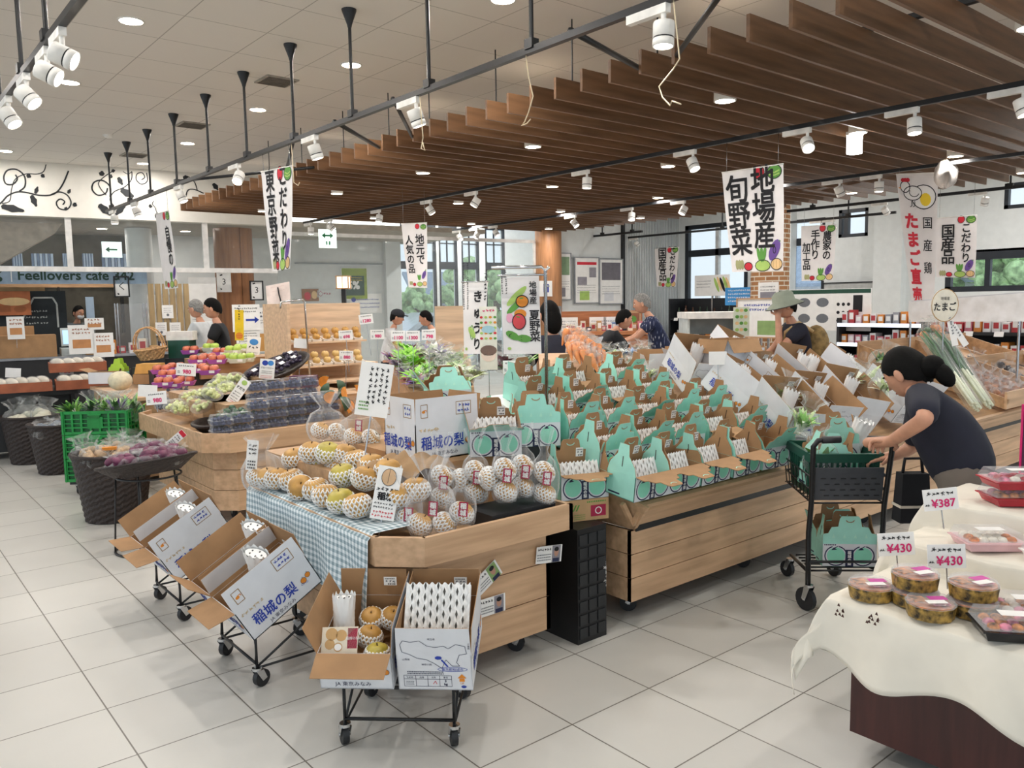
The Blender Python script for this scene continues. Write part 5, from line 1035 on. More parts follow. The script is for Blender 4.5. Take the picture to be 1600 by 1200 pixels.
# ------------------------------------------------ apple and melon counter behind
ac = thing('produce_counter', 'low dark counter with apples and melons behind the green crates', 'display stand'); B().box((2.75, 8.6, .4), (1.5, 1.5, .72), OAKD).build('body', ac); B().box((2.95, 9.0, .86), (1.1, .8, .2), DARK).build('riser', ac); B().box((2.75, 8.6, .77), (1.56, 1.56, .03), OAK).build('top', ac)
APPLE = mat('red apple', 'b04a3e', .35, var=.15, scale=8, col2='cc7858'); GAPPLE = mat('green apple', 'b2cc5c', .35, var=.08); APROF = [(0, -.75), (.35, -.82), (.8, -.5), (1, .1), (.85, .6), (.5, .82), (.15, .72), (0, .55)]
TRAYP = mat('magenta foam tray', 'b05cb4', .5, var=.04)
def packed(p, label, m=APPLE, tray=TRAYP, n=4, r=.042, group='apples in magenta trays', name='apple_tray', cat='fruit tray', part='apple', prof=APROF):
    t = thing(name, label, cat, p, FACE+.2, group); b = B(); b.box((0, 0, .022), (.15, .12, .044), tray, top=(1.25, 1.25)); b.build('tray', t)
    for k in range(n): o = inst(part, fruit_me(m, r, prof, 12), t); o.location = ((-.04, .04, -.04, .04)[k % 4], (-.03, -.03, .035, .035)[k % 4], .055+.03*(k > 3))
    b = B(); b.rect(.0, .0, .05, .025, PAPER); o = b.build('price_sticker', t); o.location = (.03, -.079, .03)
for i, (px, py, z) in enumerate(((298, 553, 1.08), (310, 568, 1.02), (325, 565, 1.02), (340, 568, 1.02), (345, 556, 1.06), (310, 582, .96), (328, 585, .95), (253, 584, .94), (275, 580, .94), (262, 592, .9), (270, 606, .84), (290, 602, .84), (256, 604, .86))): packed(tuple(onz(px, py, z)), 'magenta tray of red apples on the low counter, %s from the price card row' % nth(i))
for i, (px, py, z) in enumerate(((365, 553, 1.08), (378, 550, 1.08), (360, 565, 1.02), (372, 567, 1.02), (385, 565, 1.02), (330, 549, 1.1))): packed(tuple(onz(px, py, z)), 'tray of green apples at the yellow banner, %s one' % nth(i), GAPPLE, mat('clear tray', 'd8e0d0', .3), 4, .045, 'green apple trays')
B().box((3.3, 8.8, .95), (.9, .5, .2), OAKD).build('riser', ac)
t = thing('melon', 'pale round melon on the counter above the green crates', 'melon', tuple(onz(188, 595, .9))); b = B(); b.ball((0, 0, 0), (.11, .11, .095), mat('pale melon', 'dcd2b4', .5, var=.06, scale=30), 22, 14); b.build('flesh', t); b = B(); b.cyl((0, 0, .09), (.01, 0, .12), .008, STEM, 6); b.build('stem', t)
teal_carton(T(*onz(182, 590, .86)) @ rot(0, 0, FACE), 'lime green fruit carton with upright flaps above the crates', -15, -5, None, None, .17, .12, .06, False, False, 'lime cartons', name='lime_carton')
LIMEC = mat('lime green card', 'a4c838', .6, var=.03)
for o in bpy.data.objects:
    if o.parent and o.parent.name == 'lime_carton' and o.type == 'MESH' and o.name.startswith(('front_flap', 'back_flap')):
        o.data = o.data.copy()
        for i, m in enumerate(o.data.materials): o.data.materials[i] = LIMEC
t = thing('produce_carton', 'open brown carton with a split flap beside the melon', 'carton', tuple(onz(158, 600, .82)), FACE); ship_box(t, .26, .2, .12, fr=None, bk=None, lf=70, rt=80, art=False)
t = thing('handled_basket', 'pale wicker basket with a tall arched handle on stacked boxes', 'basket', tuple(onz(238, 562, 1.03)), r=(.08, -.12, FACE)); inst('basket_wall', basket_me(.12, .17, .13, WICKL, .75), t)
for s in (-.03, .03): B().tube([(.16*math.cos(a), s+.02*math.sin(a*2), .12+.24*math.sin(a)) for a in [PI*q/14 for q in range(15)]], .009, WICKL, 6).build('handle', t)
t = thing('produce_carton', 'yellow brown carton under the handled basket', 'carton', tuple(onz(236, 582, .93)), FACE); B().box((0, 0, .045), (.26, .2, .1), mat('amber card', 'cf9a4e', .7), top=(.85, .85)).build('body', t); b = B(); b.rect(-.06, -.045, .05, .05, RED, -.104); b.build('print', t); B().box((0, 0, -.06), (.28, .22, .1), KRAFT).build('base', t)
for i, (px, py, ww, txt, s) in enumerate(((230, 610, .16, '', 'blank white card at the melon side'), (245, 622, .16, '980', 'price card reading 980 before the apple trays'), (290, 577, .18, '980', 'price card amid the apple trays'), (308, 543, .17, '498', 'price card over the red apples'), (348, 542, .18, '498', 'price card beside the green apples'), (104, 575, .16, '372', 'price card over the bread trays'), (20, 580, .17, '', 'blank beige card at the aisle end of the bread table'), (424, 541, .16, '798', 'price card before the stepped pear rack'))):
    p = onz(px, py+10, .98 if i > 1 else .86)
    if i in (5, 6): p = onz(px, py+10, .86)
    card('price_card', 'white '+s.replace(' reading 980', '') if not s.startswith('blank') else s, 'price card', tuple(p), ww, ww*.62, price_art('', txt, ww, ww*.62) if txt else (lambda b: None), (-.1, random.Random(i).uniform(-.1, .1), FACE), .06)
def ye(b): b.scribble(0, .41, .22, 1, .03, .03, INK, -.0012, vert=True); b.blob(0, .07, .055, .05, ORANGE, -.0012); b.scribble(0, .07, .08, 2, .03, .012, RED, -.0014)
card('yellow_banner', 'narrow bright yellow upright banner behind the green apples', 'sign', tuple(onz(374, 532, 1.1)), .13, .45, ye, (0, .04, FACE), .3, m=mat('yellow card', 'f2cc20', .6))
def bb2(b): b.blob(.0, .2, .05, .035, mat('light blue ink'), -.0012); b.scribble(0, .14, .11, 1, .03, .03, INK, -.0012); b.scribble(0, .08, .12, 3, .025, .012, GREYI, -.0012)
card('handwritten_card', 'white card with a blue flower drawing beside the green apples', 'sign', tuple(onz(394, 562, 1.0)), .15, .26, bb2, (-.1, .12, FACE), .1)
# bread table at the aisle end
bt = thing('bread_table', 'black table with bread trays at the aisle end', 'table', (1.35, 10.3, 0), -.12); B().box((0, 0, .7), (1.3, .7, .05), BLACK).build('tabletop', bt); B().box((0, .05, .38), (1.15, .5, .6), BLACK).build('apron', bt)
for x in (-.6, .6):
    for y in (-.3, .3): B().box((x, y, .35), (.04, .04, .68), BLACK).build('leg', bt)
TRAYB = mat('red brown tray', '9a5638', .55, var=.08); BREAD = mat('white bread', 'e8dfce', .7, var=.06)
for i, (x, y, z, s) in enumerate(((1.45, 10.08, .727, 'at the table edge'), (2.05, 10.0, .727, 'beside the lime carton'), (2.05, 10.3, .9, 'raised behind the price card'))):
    t = thing('bread_tray', 'red brown tray of white wrapped loaves '+s, 'tray', (x, y, z), -.15, 'bread trays'); b = B(); b.box((0, 0, .01), (.55, .38, .02), TRAYB)
    for q in (-1, 1): b.box((0, q*.19, .05), (.57, .015, .1), TRAYB); b.box((q*.28, 0, .05), (.015, .38, .1), TRAYB)
    b.build('tray', t)
    for k in range(5):
        o = thing('bread_loaf', 'wrapped white loaf, %s in the bread tray %s' % (nth(k), s), 'bread', (x-.2+.1*k, y-.02+.03*(-1)**k, z+.05), .3, 'wrapped loaves'); b = B(); b.ball((0, 0, .045), (.055, .12, .055), BREAD, 12, 8); b.build('loaf', o); b = B(); b.ball((0, 0, .048), (.06, .14, .06), CLEAR, 12, 8); b.build('wrapper', o)
B().box((2.05, 10.3, .81), (.5, .34, .17), BLACK).build('riser', bt)
# ================================================================ lunch table at the aisle
MAHO = wood('dark red brown wood', '42211e', '4a2622', stretch=(12, 12, 1), scale=3, rough=.4); CLOTH = mat('cream cotton cloth', 'e6e0d2', .85, var=.03, scale=5)
lt = thing('lunch_cabinet', 'dark red brown cabinet with stepped top carrying lunch boxes', 'cabinet'); B().box((3.1, .45, .32), (.94, 1.8, .48), MAHO).build('body', lt); B().box((3.12, .42, .07), (.8, 1.7, .06), BLACK).build('plinth', lt); B().box((3.05, .45, .575), (1.06, 1.82, .03), MAHO).build('worktop', lt)
B().box((3.1, .45, .63), (.30, 1.8, .09), MAHO).build('step', lt); B().box((3.4, .45, .69), (.36, 1.8, .2), MAHO).build('step', lt)
for x, y in ((2.85, 1.2), (3.4, 1.2), (2.85, .0)): caster(lt, x, y, z=.045, r=.02)
prof = [(2.47, .415, 0), (2.475, .5, 0), (2.49, .59, 0), (2.52, .602, 0), (2.93, .604, 0), (2.945, .61, 0), (2.95, .69, 0), (2.96, .70, 0), (3.2, .703, 0), (3.215, .71, 0), (3.22, .80, 0), (3.24, .812, 0), (3.6, .815, 0), (3.62, .7, 0)]
def clo(u, v):
    """the cloth: v runs across the steps, u along the aisle; both rims hang"""
    k = v*(len(prof)-1); i = min(int(k), len(prof)-2); q = k-i; x = prof[i][0]*(1-q)+prof[i+1][0]*q; z = prof[i][1]*(1-q)+prof[i+1][1]*q
    s = u*1.75
    y = 1.37-max(0, s-.2)
    if s < .2: z -= (.2-s)*.95*(1 if z > .5 else .6); y = 1.37+.045*math.sin((.2-s)*12)+.02*math.sin(v*26)*(.2-s)/.2; x -= .05*(.2-s)/.2*(1-v)*2
    if v < .16: z += .035*math.sin(u*21)*(1-v/.16)+.02*math.sin(u*8+1)*(1-v/.16)-.03*(1-v/.16); x -= .022*(1+math.sin(u*33))*(1-v/.16)
    return (x, y, z+.0025*math.sin(u*50+v*17))
b = B(); b.grid(clo, 90, 78, CLOTH)
LACE = mat('brown lace motif', '4a2a22', .8)
for (cx, cz, n) in ((1.315, .58, 7), (1.2, .585, 9)):
    rd = random.Random(n)
    for i in range(n):
        px_, pz_ = rd.uniform(-.02, .02), rd.uniform(-.025, .02); b.add([(2.466-.004, cx+px_-.004, cz+pz_-.004), (2.466-.004, cx+px_+.005, cz+pz_-.003), (2.466-.004, cx+px_, cz+pz_+.006)], [(0, 1, 2)], LACE)
o = b.build('tablecloth', label='cream tablecloth with brown lace motifs draped over the lunch cabinet', cat='tablecloth'); so = o.modifiers.new('thickness', 'SOLIDIFY'); so.thickness = .003
GOLD = mat('black gold box print', '1a1511', .4, var=.02, scale=45, col2='c09a4a'); FOODO = mat('orange rice topping', 'c87840', .5, var=.3, scale=40); FOODP = mat('pink topping', 'd07a90', .5, var=.3, scale=40); RICE = mat('white rice', 'e8e2d4', .6, var=.06, scale=80); MEAT = mat('brown fried food', '8a4a30', .5, var=.4, scale=40, col2='b87a48'); REDT = mat('red tray', 'b02434', .3, var=.1); TRAYK = mat('black tray', '191a1c', .25)
def round_box(p, rz, label, lid=True):
    t = thing('lunch_box', label, 'lunch box', p, rz, 'round black gold lunch boxes'); pts = [(.072*math.cos(2*PI*i/12), .072*math.sin(2*PI*i/12)) for i in range(12)]
    b = B(); b.prism([(x*.94, y*.94) for x, y in pts], 0, .04, GOLD, 1.08); b.build('tray', t); b = B(); b.prism([(x*.93, y*.93) for x, y in pts], .038, .043, FOODO); b.box((.02, -.02, .045), (.05, .03, .006), FOODP); b.box((-.03, .02, .045), (.04, .05, .006), MEAT); b.build('food', t)
    b = B(); b.prism([(x*1.03, y*1.03) for x, y in pts], .041, .046, LIDC); b.prism([(x*.99, y*.99) for x, y in pts], .046, .056, LIDC, .93); b.build('lid', t)
    b = B(); b.add([(-.03, -.05, .0572), (.03, -.05, .0572), (.03, -.02, .0572), (-.03, -.02, .0572)], [(0, 1, 2, 3)], PAPER); b.add([(-.01, -.02, .0573), (.045, -.02, .0573), (.045, .012, .0573), (-.01, .012, .0573)], [(0, 1, 2, 3)], mat('magenta label', 'c848a0', .5)); b.build('label', t)
RBX = [((2.62, 1.14), 2, 'back stack next to the aisle corner'), ((2.57, 1.26), 1, 'single one at the aisle corner'), ((2.66, .98), 2, 'back stack farther in'), ((2.55, 1.06), 1, 'single one at the cloth edge')]
for (x, y), n, s in RBX:
    for l in range(n): round_box((x, y, .608+.057*l), -.7+.3*l, 'round black and gold lunch box, %s%s' % (('lower of the ' if l == 0 else 'upper of the ') if n > 1 else '', s))
def tray_box(p, rz, label, base, foods, w=.2, d=.15, h=.028, group='clear lidded food trays', lidh=.03):
    t = thing('food_tray', label, 'lunch box', p, rz, group); b = B(); b.box((0, 0, h/2), (w*.86, d*.86, h), base, top=(1.12, 1.12)); b.box((0, 0, h), (w*1.03, d*1.03, .004), base); b.build('tray', t)
    b = B(); rd = random.Random(int(p[0]*100+p[1]*1000))
    for i in range(5):
        for j in range(3): b.ball((-w*.32+w*.16*i, -d*.25+d*.25*j, h+.004), (w*.09, d*.13, .014), foods[rd.randrange(len(foods))], 8, 6)
    b.build('food', t); b = B(); b.box((0, 0, h+.006+lidh/2), (w*.98, d*.98, lidh), LIDC, top=(.88, .86)); b.build('lid', t)
    b = B(); b.add([(-w*.2, -d*.18, h+lidh+.0075), (w*.25, -d*.18, h+lidh+.0075), (w*.25, d*.12, h+lidh+.0075), (-w*.2, d*.12, h+lidh+.0075)], [(0, 1, 2, 3)], PAPER); b.build('label', t)
for i, (x, y, z, l, base, fd) in enumerate(((2.58, .84, .608, 'black tray with brown food at the cloth edge', TRAYK, (MEAT, FOODP, MEAT)), (2.75, .86, .608, 'black tray with pink food behind the edge tray', TRAYK, (FOODP, MEAT, RICE)), (2.58, .62, .608, 'black tray cut by the picture edge', TRAYK, (MEAT, RICE)), (2.75, .63, .608, 'farther black tray near the picture edge', TRAYK, (MEAT, FOODP)),
        (3.09, 1.1, .708, 'shallow tray of pink rice behind the price cards', mat('pink tray', 'e0b8bc', .4), (FOODO, RICE)), (3.07, .86, .708, 'white tray of noodles on the middle step', mat('white tray', 'eae4e0', .4), (RICE, mat('noodle', 'e8d2a0', .5))), (3.38, 1.1, .818, 'lower red tray on the top step', REDT, (FOODP, MEAT)), (3.38, 1.1, .88, 'upper red tray on the top step', REDT, (RICE, FOODP, REDT)), (3.40, .86, .818, 'lower black tray on the top step', TRAYK, (RICE, FOODP)), (3.40, .86, .88, 'upper black tray on the top step', TRAYK, (FOODP, PURPLE)))): tray_box((x, y, z), -.9 if i < 4 else -.75, 'clear lidded '+l, base, fd, .24 if i > 5 else .2)
def yen(price):
    def f(b): b.scribble(0, .062, .1, 1, .01, .014, INK, -.0012); b.text('¥'+price, .008, .026, .042, PINK, -.0012, .012); b.scribble(-.052, .022, .014, 1, .01, .01, INK, -.0012)
    return f
for i, (px, py, X, tx, s) in enumerate(((1472, 797, 3.10, '387', 'on the top step before the red trays'), (1402, 868, 2.80, '430', 'on the middle step at the aisle corner'), (1480, 888, 2.80, '430', 'on the middle step before the noodle tray'))):
    p = onx(px, py, X); card('price_card', 'white price card with magenta number standing '+s, 'price card', tuple(p), .125, .08, yen(tx), (-.12, .04*(i-1)-.06, FACE-.05), .07)
b = B(); b.box((0, 0, .0), (.06, .004, .3), PINK); b.box((0, -.003, 0), (.045, .002, .28), mat('dark plum print', '4a1c38', .5)); b.build('framed_sign', label='pink edged dark sign at the top step of the lunch cabinet', cat='sign', loc=tuple(onx(1606, 690, 3.6)), rz=FACE)
B().cyl((0, 0, 0), (0, 0, -.3), .004, STEEL, 6).build('sign_stake', bpy.data.objects['framed_sign'])
# ================================================================ people
def skin_mesh(verts, edges, radii, m, sub=2, root=0):
    me = bpy.data.meshes.new('s'); me.from_pydata([tuple(v) for v in verts], edges, []); o = bpy.data.objects.new('s', me); COL.objects.link(o)
    o.modifiers.new('k', 'SKIN'); q = o.modifiers.new('u', 'SUBSURF'); q.levels = sub; q.render_levels = sub
    sd_ = me.skin_vertices[0].data
    for i, r in enumerate(radii): sd_[i].radius = r if isinstance(r, tuple) else (r, r); sd_[i].use_root = i == root
    dg = bpy.context.evaluated_depsgraph_get(); dg.update(); ev = o.evaluated_get(dg); r = bpy.data.meshes.new_from_object(ev, depsgraph=dg)
    vs = [v.co.copy() for v in r.vertices]; fs = [list(p.vertices) for p in r.polygons]
    bpy.data.objects.remove(o); bpy.data.meshes.remove(me); bpy.data.meshes.remove(r); return vs, fs
HAIRK = mat('black hair', '0b0a09', .75, spec=.15, var=.2, scale=60, stretch=(1, 1, 6)); HAIRG = mat('grey hair', '7c7a76', .6, var=.2, scale=60); SKIN1 = mat('skin', 'c99478', .5, var=.04, scale=20); LIPM = mat('lip', 'a8605a', .5); EYEW = mat('eye white', 'e8e4e0', .3); SOLE = mat('dark shoe', '26262a', .5)
BONES = [('pel', 'spi'), ('spi', 'che'), ('che', 'nec'), ('nec', 'hea'), ('che', 'sL'), ('sL', 'eL'), ('eL', 'wL'), ('wL', 'hL'), ('che', 'sR'), ('sR', 'eR'), ('eR', 'wR'), ('wR', 'hR'), ('pel', 'pL'), ('pL', 'kL'), ('kL', 'aL'), ('aL', 'tL'), ('pel', 'pR'), ('pR', 'kR'), ('kR', 'aR'), ('aR', 'tR')]
RAD = dict(pel=.125, spi=.112, che=.122, nec=.05, hea=.05, s=.058, e=.042, w=.03, h=.03, p=.088, k=.055, a=.04, t=.038)
def rad(k, g=0, s=1): return (RAD[k] if k in RAD else RAD[k[0]])*s+g
def chain(J, bones, m, b, g=0, s=1, root='pel', rr=None):
    ks = []
    for a, c in bones:
        for q in (a, c):
            if q not in ks: ks.append(q)
    vs, fs = skin_mesh([J[k] for k in ks], [(ks.index(a), ks.index(c)) for a, c in bones], [rr[k] if rr and k in rr else rad(k, g, s) for k in ks], m, 2, ks.index(root)); b.add(vs, fs, m, True)
def hand(b, w, h, up, m, s=1, curl=.6, thumb=1):
    """palm and five fingers from the wrist w towards h; up is the back of the hand"""
    w, h = Vector(w), Vector(h); d = (h-w).normalized(); up = Vector(up); side = d.cross(up).normalized(); up = side.cross(d).normalized(); c = w+d*.045*s
    b.ball(c+d*.01*s, (.05*s, .038*s, .016*s), m, 12, 8, Matrix((d, side, up)).transposed().to_4x4())
    for i, (o, l) in enumerate(((-.03, .07), (-.01, .08), (.011, .075), (.03, .06))):
        p0 = c+d*.045*s+side*o*s; p1 = p0+d*l*.45*s-up*.006*curl*s; p2 = p1+(d*(1-curl*.7)-up*curl)*l*.34*s; p3 = p2+(d*(.6-curl)-up*(curl+.2))*l*.26*s
        b.tube([c+side*o*s*.8, p0, p1, p2, p3], [.009*s, .0095*s, .0088*s, .008*s, .0055*s], m, 8)
    p0 = c-d*.015*s+side*thumb*-.03*s; p1 = p0+(d*.5-side*thumb*.7-up*.3)*.035*s; p2 = p1+(d*.8-side*thumb*.15-up*.4)*.032*s
    b.tube([c, p0, p1, p2], [.012*s, .012*s, .0105*s, .007*s], m, 8)
def head(b, c, fwd, up, s, m, eyes=True):
    fwd = Vector(fwd).normalized(); up = Vector(up).normalized(); sd_ = up.cross(fwd).normalized(); up = fwd.cross(sd_).normalized(); R_ = Matrix((fwd, sd_, up)).transposed().to_4x4(); o = b.M; b.M = o @ T(*c) @ R_ @ Matrix.Diagonal((s, s, s, 1))
    b.grid(lambda u, v: ((.098-.012*max(0, -math.cos(PI*v+PI))*0)*math.cos(2*PI*u)*math.sin(PI*v)*(1 if math.cos(2*PI*u) > 0 else .98)+(.012 if v < .3 else 0)*math.sin(PI*v), .076*math.sin(2*PI*u)*math.sin(PI*v)*(.82+.18*min(1, v*2.2)), -.118*math.cos(PI*v)), 20, 14, m)
    b.add([(.09, -.014, -.028), (.09, .014, -.028), (.116, 0, -.026), (.094, 0, .022)], [(0, 2, 3), (1, 3, 2), (0, 1, 2)], m, True)
    for q in (-1, 1):
        b.ball((-.002, q*.086, -.012), (.019, .01, .032), m, 10, 8); b.ball((.083, q*.03, .012), (.009, .013, .007), EYEW, 8, 5); b.ball((.09, q*.03, .012), (.004, .006, .006), INK, 6, 5); b.ball((.083, q*.031, .032), (.009, .016, .004), HAIRK, 8, 4)
    b.ball((.085, 0, -.058), (.01, .022, .006), LIPM, 8, 5); b.M = o; return T(*c) @ R_ @ Matrix.Diagonal((s, s, s, 1))
def hair(t, MH, m, style='short', name='hair'):
    b = B(); b.M = MH
    def g(u, v):
        a = 2*PI*u; lim = {'short': .55, 'bun': .60, 'long': .66}[style]-.19*math.cos(a)-.08*max(0, math.cos(a)+.15)**.5+.012*math.sin(13*a); th = PI*(1-v*lim); w_ = 1+.02*math.sin(a*17+v*9)
        return (.107*math.cos(a)*math.sin(th)*w_-.008, .087*math.sin(a)*math.sin(th)*w_, -.13*math.cos(th)*w_)
    b.grid(g, 40, 12, m)
    if style == 'bun': b.ball((-.115, 0, -.045), (.06, .055, .055), m, 12, 8); b.ball((-.14, 0, -.105), (.04, .04, .065), m, 10, 8)
    if style == 'long': b.ball((-.055, 0, -.06), (.07, .085, .13), m, 14, 10)
    return b.build(name, t)
def stand(x, y, face, h=1.65, lean=0, arms=None, bend=0):
    """joints of a figure standing at x, y and facing the angle face; arms give elbow and wrist offsets (forward, side, up) from the shoulder"""
    k = h/1.7; f = Vector((math.cos(face), math.sin(face), 0)); s = Vector((-math.sin(face), math.cos(face), 0)); u = Vector((0, 0, 1)); o = Vector((x, y, 0)); tr = f*math.sin(lean)+u*math.cos(lean); J = {}
    pel = o+u*(.92-bend)*k-f*.35*math.sin(lean)*k; J['pel'] = pel; J['spi'] = pel+tr*.2*k; J['che'] = pel+tr*.40*k; J['nec'] = pel+tr*.55*k+f*.02; J['hea'] = pel+tr*.60*k+f*.03; J['HC'] = pel+tr*.70*k+f*.05*k
    for q, sg in (('L', 1), ('R', -1)):
        sh = pel+tr*.47*k+s*sg*.17*k; J['s'+q] = sh; ar = (arms or {}).get(q, ((.02, .04, -.28), (.1, .02, -.50)))
        for nm, v in zip(('e', 'w'), ar): J[nm+q] = sh+(f*v[0]+s*sg*v[1]+u*v[2])*k
        J['h'+q] = J['w'+q]+(J['w'+q]-J['e'+q]).normalized()*.09*k; J['p'+q] = pel+s*sg*.09*k-u*.05*k; J['k'+q] = o+s*sg*.1*k+u*.48*k+f*.05*bend*4; J['a'+q] = o+s*sg*.1*k+u*.08*k-f*.03; J['t'+q] = o+s*sg*.11*k+u*.045*k+f*.13*k
    J['f'], J['k_'], J['tr'] = f, k, tr; return J
ARML, ARMR = [('che', 'sL'), ('sL', 'eL')], [('che', 'sR'), ('sR', 'eR')]
def person(label, J, shirt, pants, hm=HAIRK, style='short', look=None, sl=.6, group=None, s=1, hands=True, up=None, extra=0):
    k = J['k_']; t = thing('person', label, 'person', (J['pel'].x, J['pel'].y, 0), group=group); I = T(-J['pel'].x, -J['pel'].y, 0); b = B(); b.M = I
    chain(J, BONES, SKIN1, b, 0, k*.94, 'pel', {'pel': .09*k, 'spi': .085*k, 'che': .095*k, 'pL': .06*k, 'pR': .06*k, 'sL': .045*k, 'sR': .045*k})
    if hands:
        for q in 'LR': hand(b, J['w'+q], J['h'+q], (0, 0, 1), SKIN1, k, .5, 1 if q == 'L' else -1)
    MH = head(b, J['HC'], look or J['f']+Vector((0, 0, -.25)), up or J['tr'], k*1.0, SKIN1); b.build('body', t)
    b = B(); b.M = I; K = dict(J)
    for q in 'LR': K['e'+q] = J['s'+q].lerp(J['e'+q], sl)
    K['pel'] = J['pel'].lerp(J['spi'], -.3); K['col'] = J['che'].lerp(J['nec'], .72); wd = (extra or 0); chain(K, [('pel', 'spi'), ('spi', 'che'), ('che', 'col')]+ARML+ARMR, shirt, b, .014, k, 'pel', {'eL': .064*k, 'eR': .064*k, 'che': .135*k, 'sL': .078*k, 'sR': .078*k, 'col': .066*k, 'pel': (.145+wd)*k, 'spi': (.13+wd)*k}); b.build('shirt', t)
    b = B(); b.M = I; chain(dict(J, spi=J['pel'].lerp(J['spi'], .35)), [('spi', 'pel')]+[e for e in BONES if e[0][0] in 'pk' and e[1][0] in 'pka' and e[1] != 'spi'], pants, b, .016, k, 'pel', {'spi': (.115+extra)*k, 'pel': (.135+extra)*k}); b.build('trousers', t)
    for q in 'LR':
        b = B(); b.M = I; b.tube([J['a'+q]-(0, 0, .03)*0 if False else J['a'+q]+Vector((0, 0, -.03)), J['t'+q]+Vector((0, 0, -.005))], [.045*k, .038*k], SOLE, 8); b.build('shoe', t)
    if style != 'none': hair(t, I @ MH, hm, style)
    return t, I, MH
NAVYS = mat('navy cotton', '191c2c', .8, var=.06); BLKS = mat('black cotton', '16171c', .85, var=.06); GRYS = mat('light grey cotton', 'c2c6c8', .85); TAUPE = mat('taupe trousers', '6b635b', .85, var=.05); JEAN = mat('blue denim', '4a648c', .85, var=.1); WHTS = mat('white cotton', 'e6e8ea', .8); DKP = mat('dark trousers', '24262c', .85)
# the woman bending over the leaning cartons, one hand on the shopping cart
J = {}
for k_, (px, py, d) in dict(pel=(1512, 752, 3.62), spi=(1495, 700, 3.68), che=(1466, 655, 3.72), nec=(1432, 612, 3.78), hea=(1422, 600, 3.8), HC=(1415, 583, 3.84), sL=(1440, 622, 3.62), eL=(1446, 655, 3.40), wL=(1392, 690, 3.68), hL=(1352, 692, 3.93), sR=(1440, 640, 3.98), eR=(1425, 700, 4.1), wR=(1398, 712, 4.1), hR=(1378, 716, 4.12)).items(): J[k_] = dep(px, py, d)
pe = J['pel']; sd2 = (dep(1512, 752, 4.2)-pe).normalized()
for q, sg in (('L', -1), ('R', 1)): J['p'+q] = pe+sd2*.09*sg+Vector((0, 0, -.06)); J['k'+q] = Vector((pe.x, pe.y, 0))+sd2*.1*sg+Vector((-.03, .05, .42)); J['a'+q] = Vector((pe.x, pe.y, 0))+sd2*.1*sg+Vector((.03, -.02, .08)); J['t'+q] = J['a'+q]+Vector((-.08, .1, -.035))
J['f'] = (dep(1300, 700, 3.9)-dep(1420, 640, 3.9)).normalized(); J['k_'] = 1.0; J['tr'] = (J['HC']-J['che']).normalized()
lookd = dep(1312, 655, 4.12)-J['HC']
t, I, MH = person('person in a navy shirt bending over the cartons, one hand on the shopping cart', J, NAVYS, TAUPE, HAIRK, 'bun', lookd, .93, up=(0, 0, 1), hands=False, extra=.015)
bo = next(c for c in t.children if c.name.startswith('body')); b = B(); b.M = I; hand(b, J['wL'], J['hL'], (.2, -.2, 1), SKIN1, 1.0, .95, -1); hand(b, J['wR'], J['hR'], (.2, -.2, 1), SKIN1, 1.0, .5, 1)
me2 = b.mesh('h'); import bmesh
bm = bmesh.new(); bm.from_mesh(bo.data); bm.from_mesh(me2); n0 = len(bo.data.polygons); bm.to_mesh(bo.data); bm.free(); bi = list(bo.data.materials).index(SKIN1)
for p_ in list(bo.data.polygons)[n0:]: p_.material_index = bi; p_.use_smooth = True
p = dep(1425, 770, 3.95); b = B(); b.box((0, 0, -.02), (.15, .09, .24), BLKS, top=(.85, .8)); t2 = b.build('tote_bag', label='black tote bag with a pale band hanging at the cart beside the bending person', cat='bag', loc=tuple(p), rz=FACE)
b = B(); b.box((0, 0, -.06), (.152, .092, .012), mat('pale band', 'd8d0c0', .7)); b.build('band', t2); B().tube([(-.05, 0, .09), (-.04, 0, .17), (.04, 0, .17), (.05, 0, .09)], .008, BLKS, 6).build('strap', t2)
# ---- shopping cart
sc_ = thing('shopping_cart', 'black shopping cart with two curved grips holding a green basket', 'shopping cart', (3.87, 2.03, 0), -.735)
for s in (-.19, .19): B().tube([(s, 0, .1), (s, .005, .28), (s*.98, .02, .40), (s*.96, .0, .55), (s*1.0, -.03, .75), (s*1.02, -.05, .86), (s*.92, -.06, .892), (s*.72, -.062, .897)], .0135, BLACK, 10).build('post', sc_); B().tube([(s*.82, -.062, .895), (s*.35, -.064, .898)], .018, DARK, 10).build('grip', sc_)
for s in (-.19, .19): caster(sc_, s, -.02, z=.14, r=.06, a=.5); caster(sc_, s*.7, .5, z=.11, r=.045, a=.5)
b = B(); b.tube([(-.19, 0, .2), (-.13, .5, .13)], .009, BLACK); b.tube([(.19, 0, .2), (.13, .5, .13)], .009, BLACK)
for k in range(6): y = .02+.09*k; b.tube([(-.17+.012*k, y, .2-.012*k), (.17-.012*k, y, .2-.012*k)], .005, BLACK)
b.tube([(-.19, .0, .2), (-.19, -.02, .26), (.19, -.02, .26), (.19, 0, .2)], .007, BLACK); b.build('lower_rack', sc_)
b = B(); b.box((0, 0, 0), (.34, .012, .17), GREYP)
for i in range(6):
    for j in range(4): b.box((-.13+.05*i+.02*(j % 2), -.0065, .03-.03*j), (.026, .002, .005), DARK)
o = b.build('child_panel', sc_); o.location = (0, -.005, .66); o.rotation_euler = (.12, 0, 0)
b = B()
for z, e in ((.56, 0), (.63, .008), (.70, .014)): b.tube([(-.18-e, 0, z), (.18+e, 0, z), (.16+e, .5, z), (-.16-e, .5, z)], .005, BLACK, closed=True)
for k in range(8):
    y = .5*k/7
    for s in (-1, 1): b.tube([(s*(.18-.02*k/7), y, .56), (s*(.195-.02*k/7), y, .7)], .003, BLACK)
    b.tube([(-.17, y, .56), (.17, y, .56)], .003, BLACK)
b.build('wire_tray', sc_)
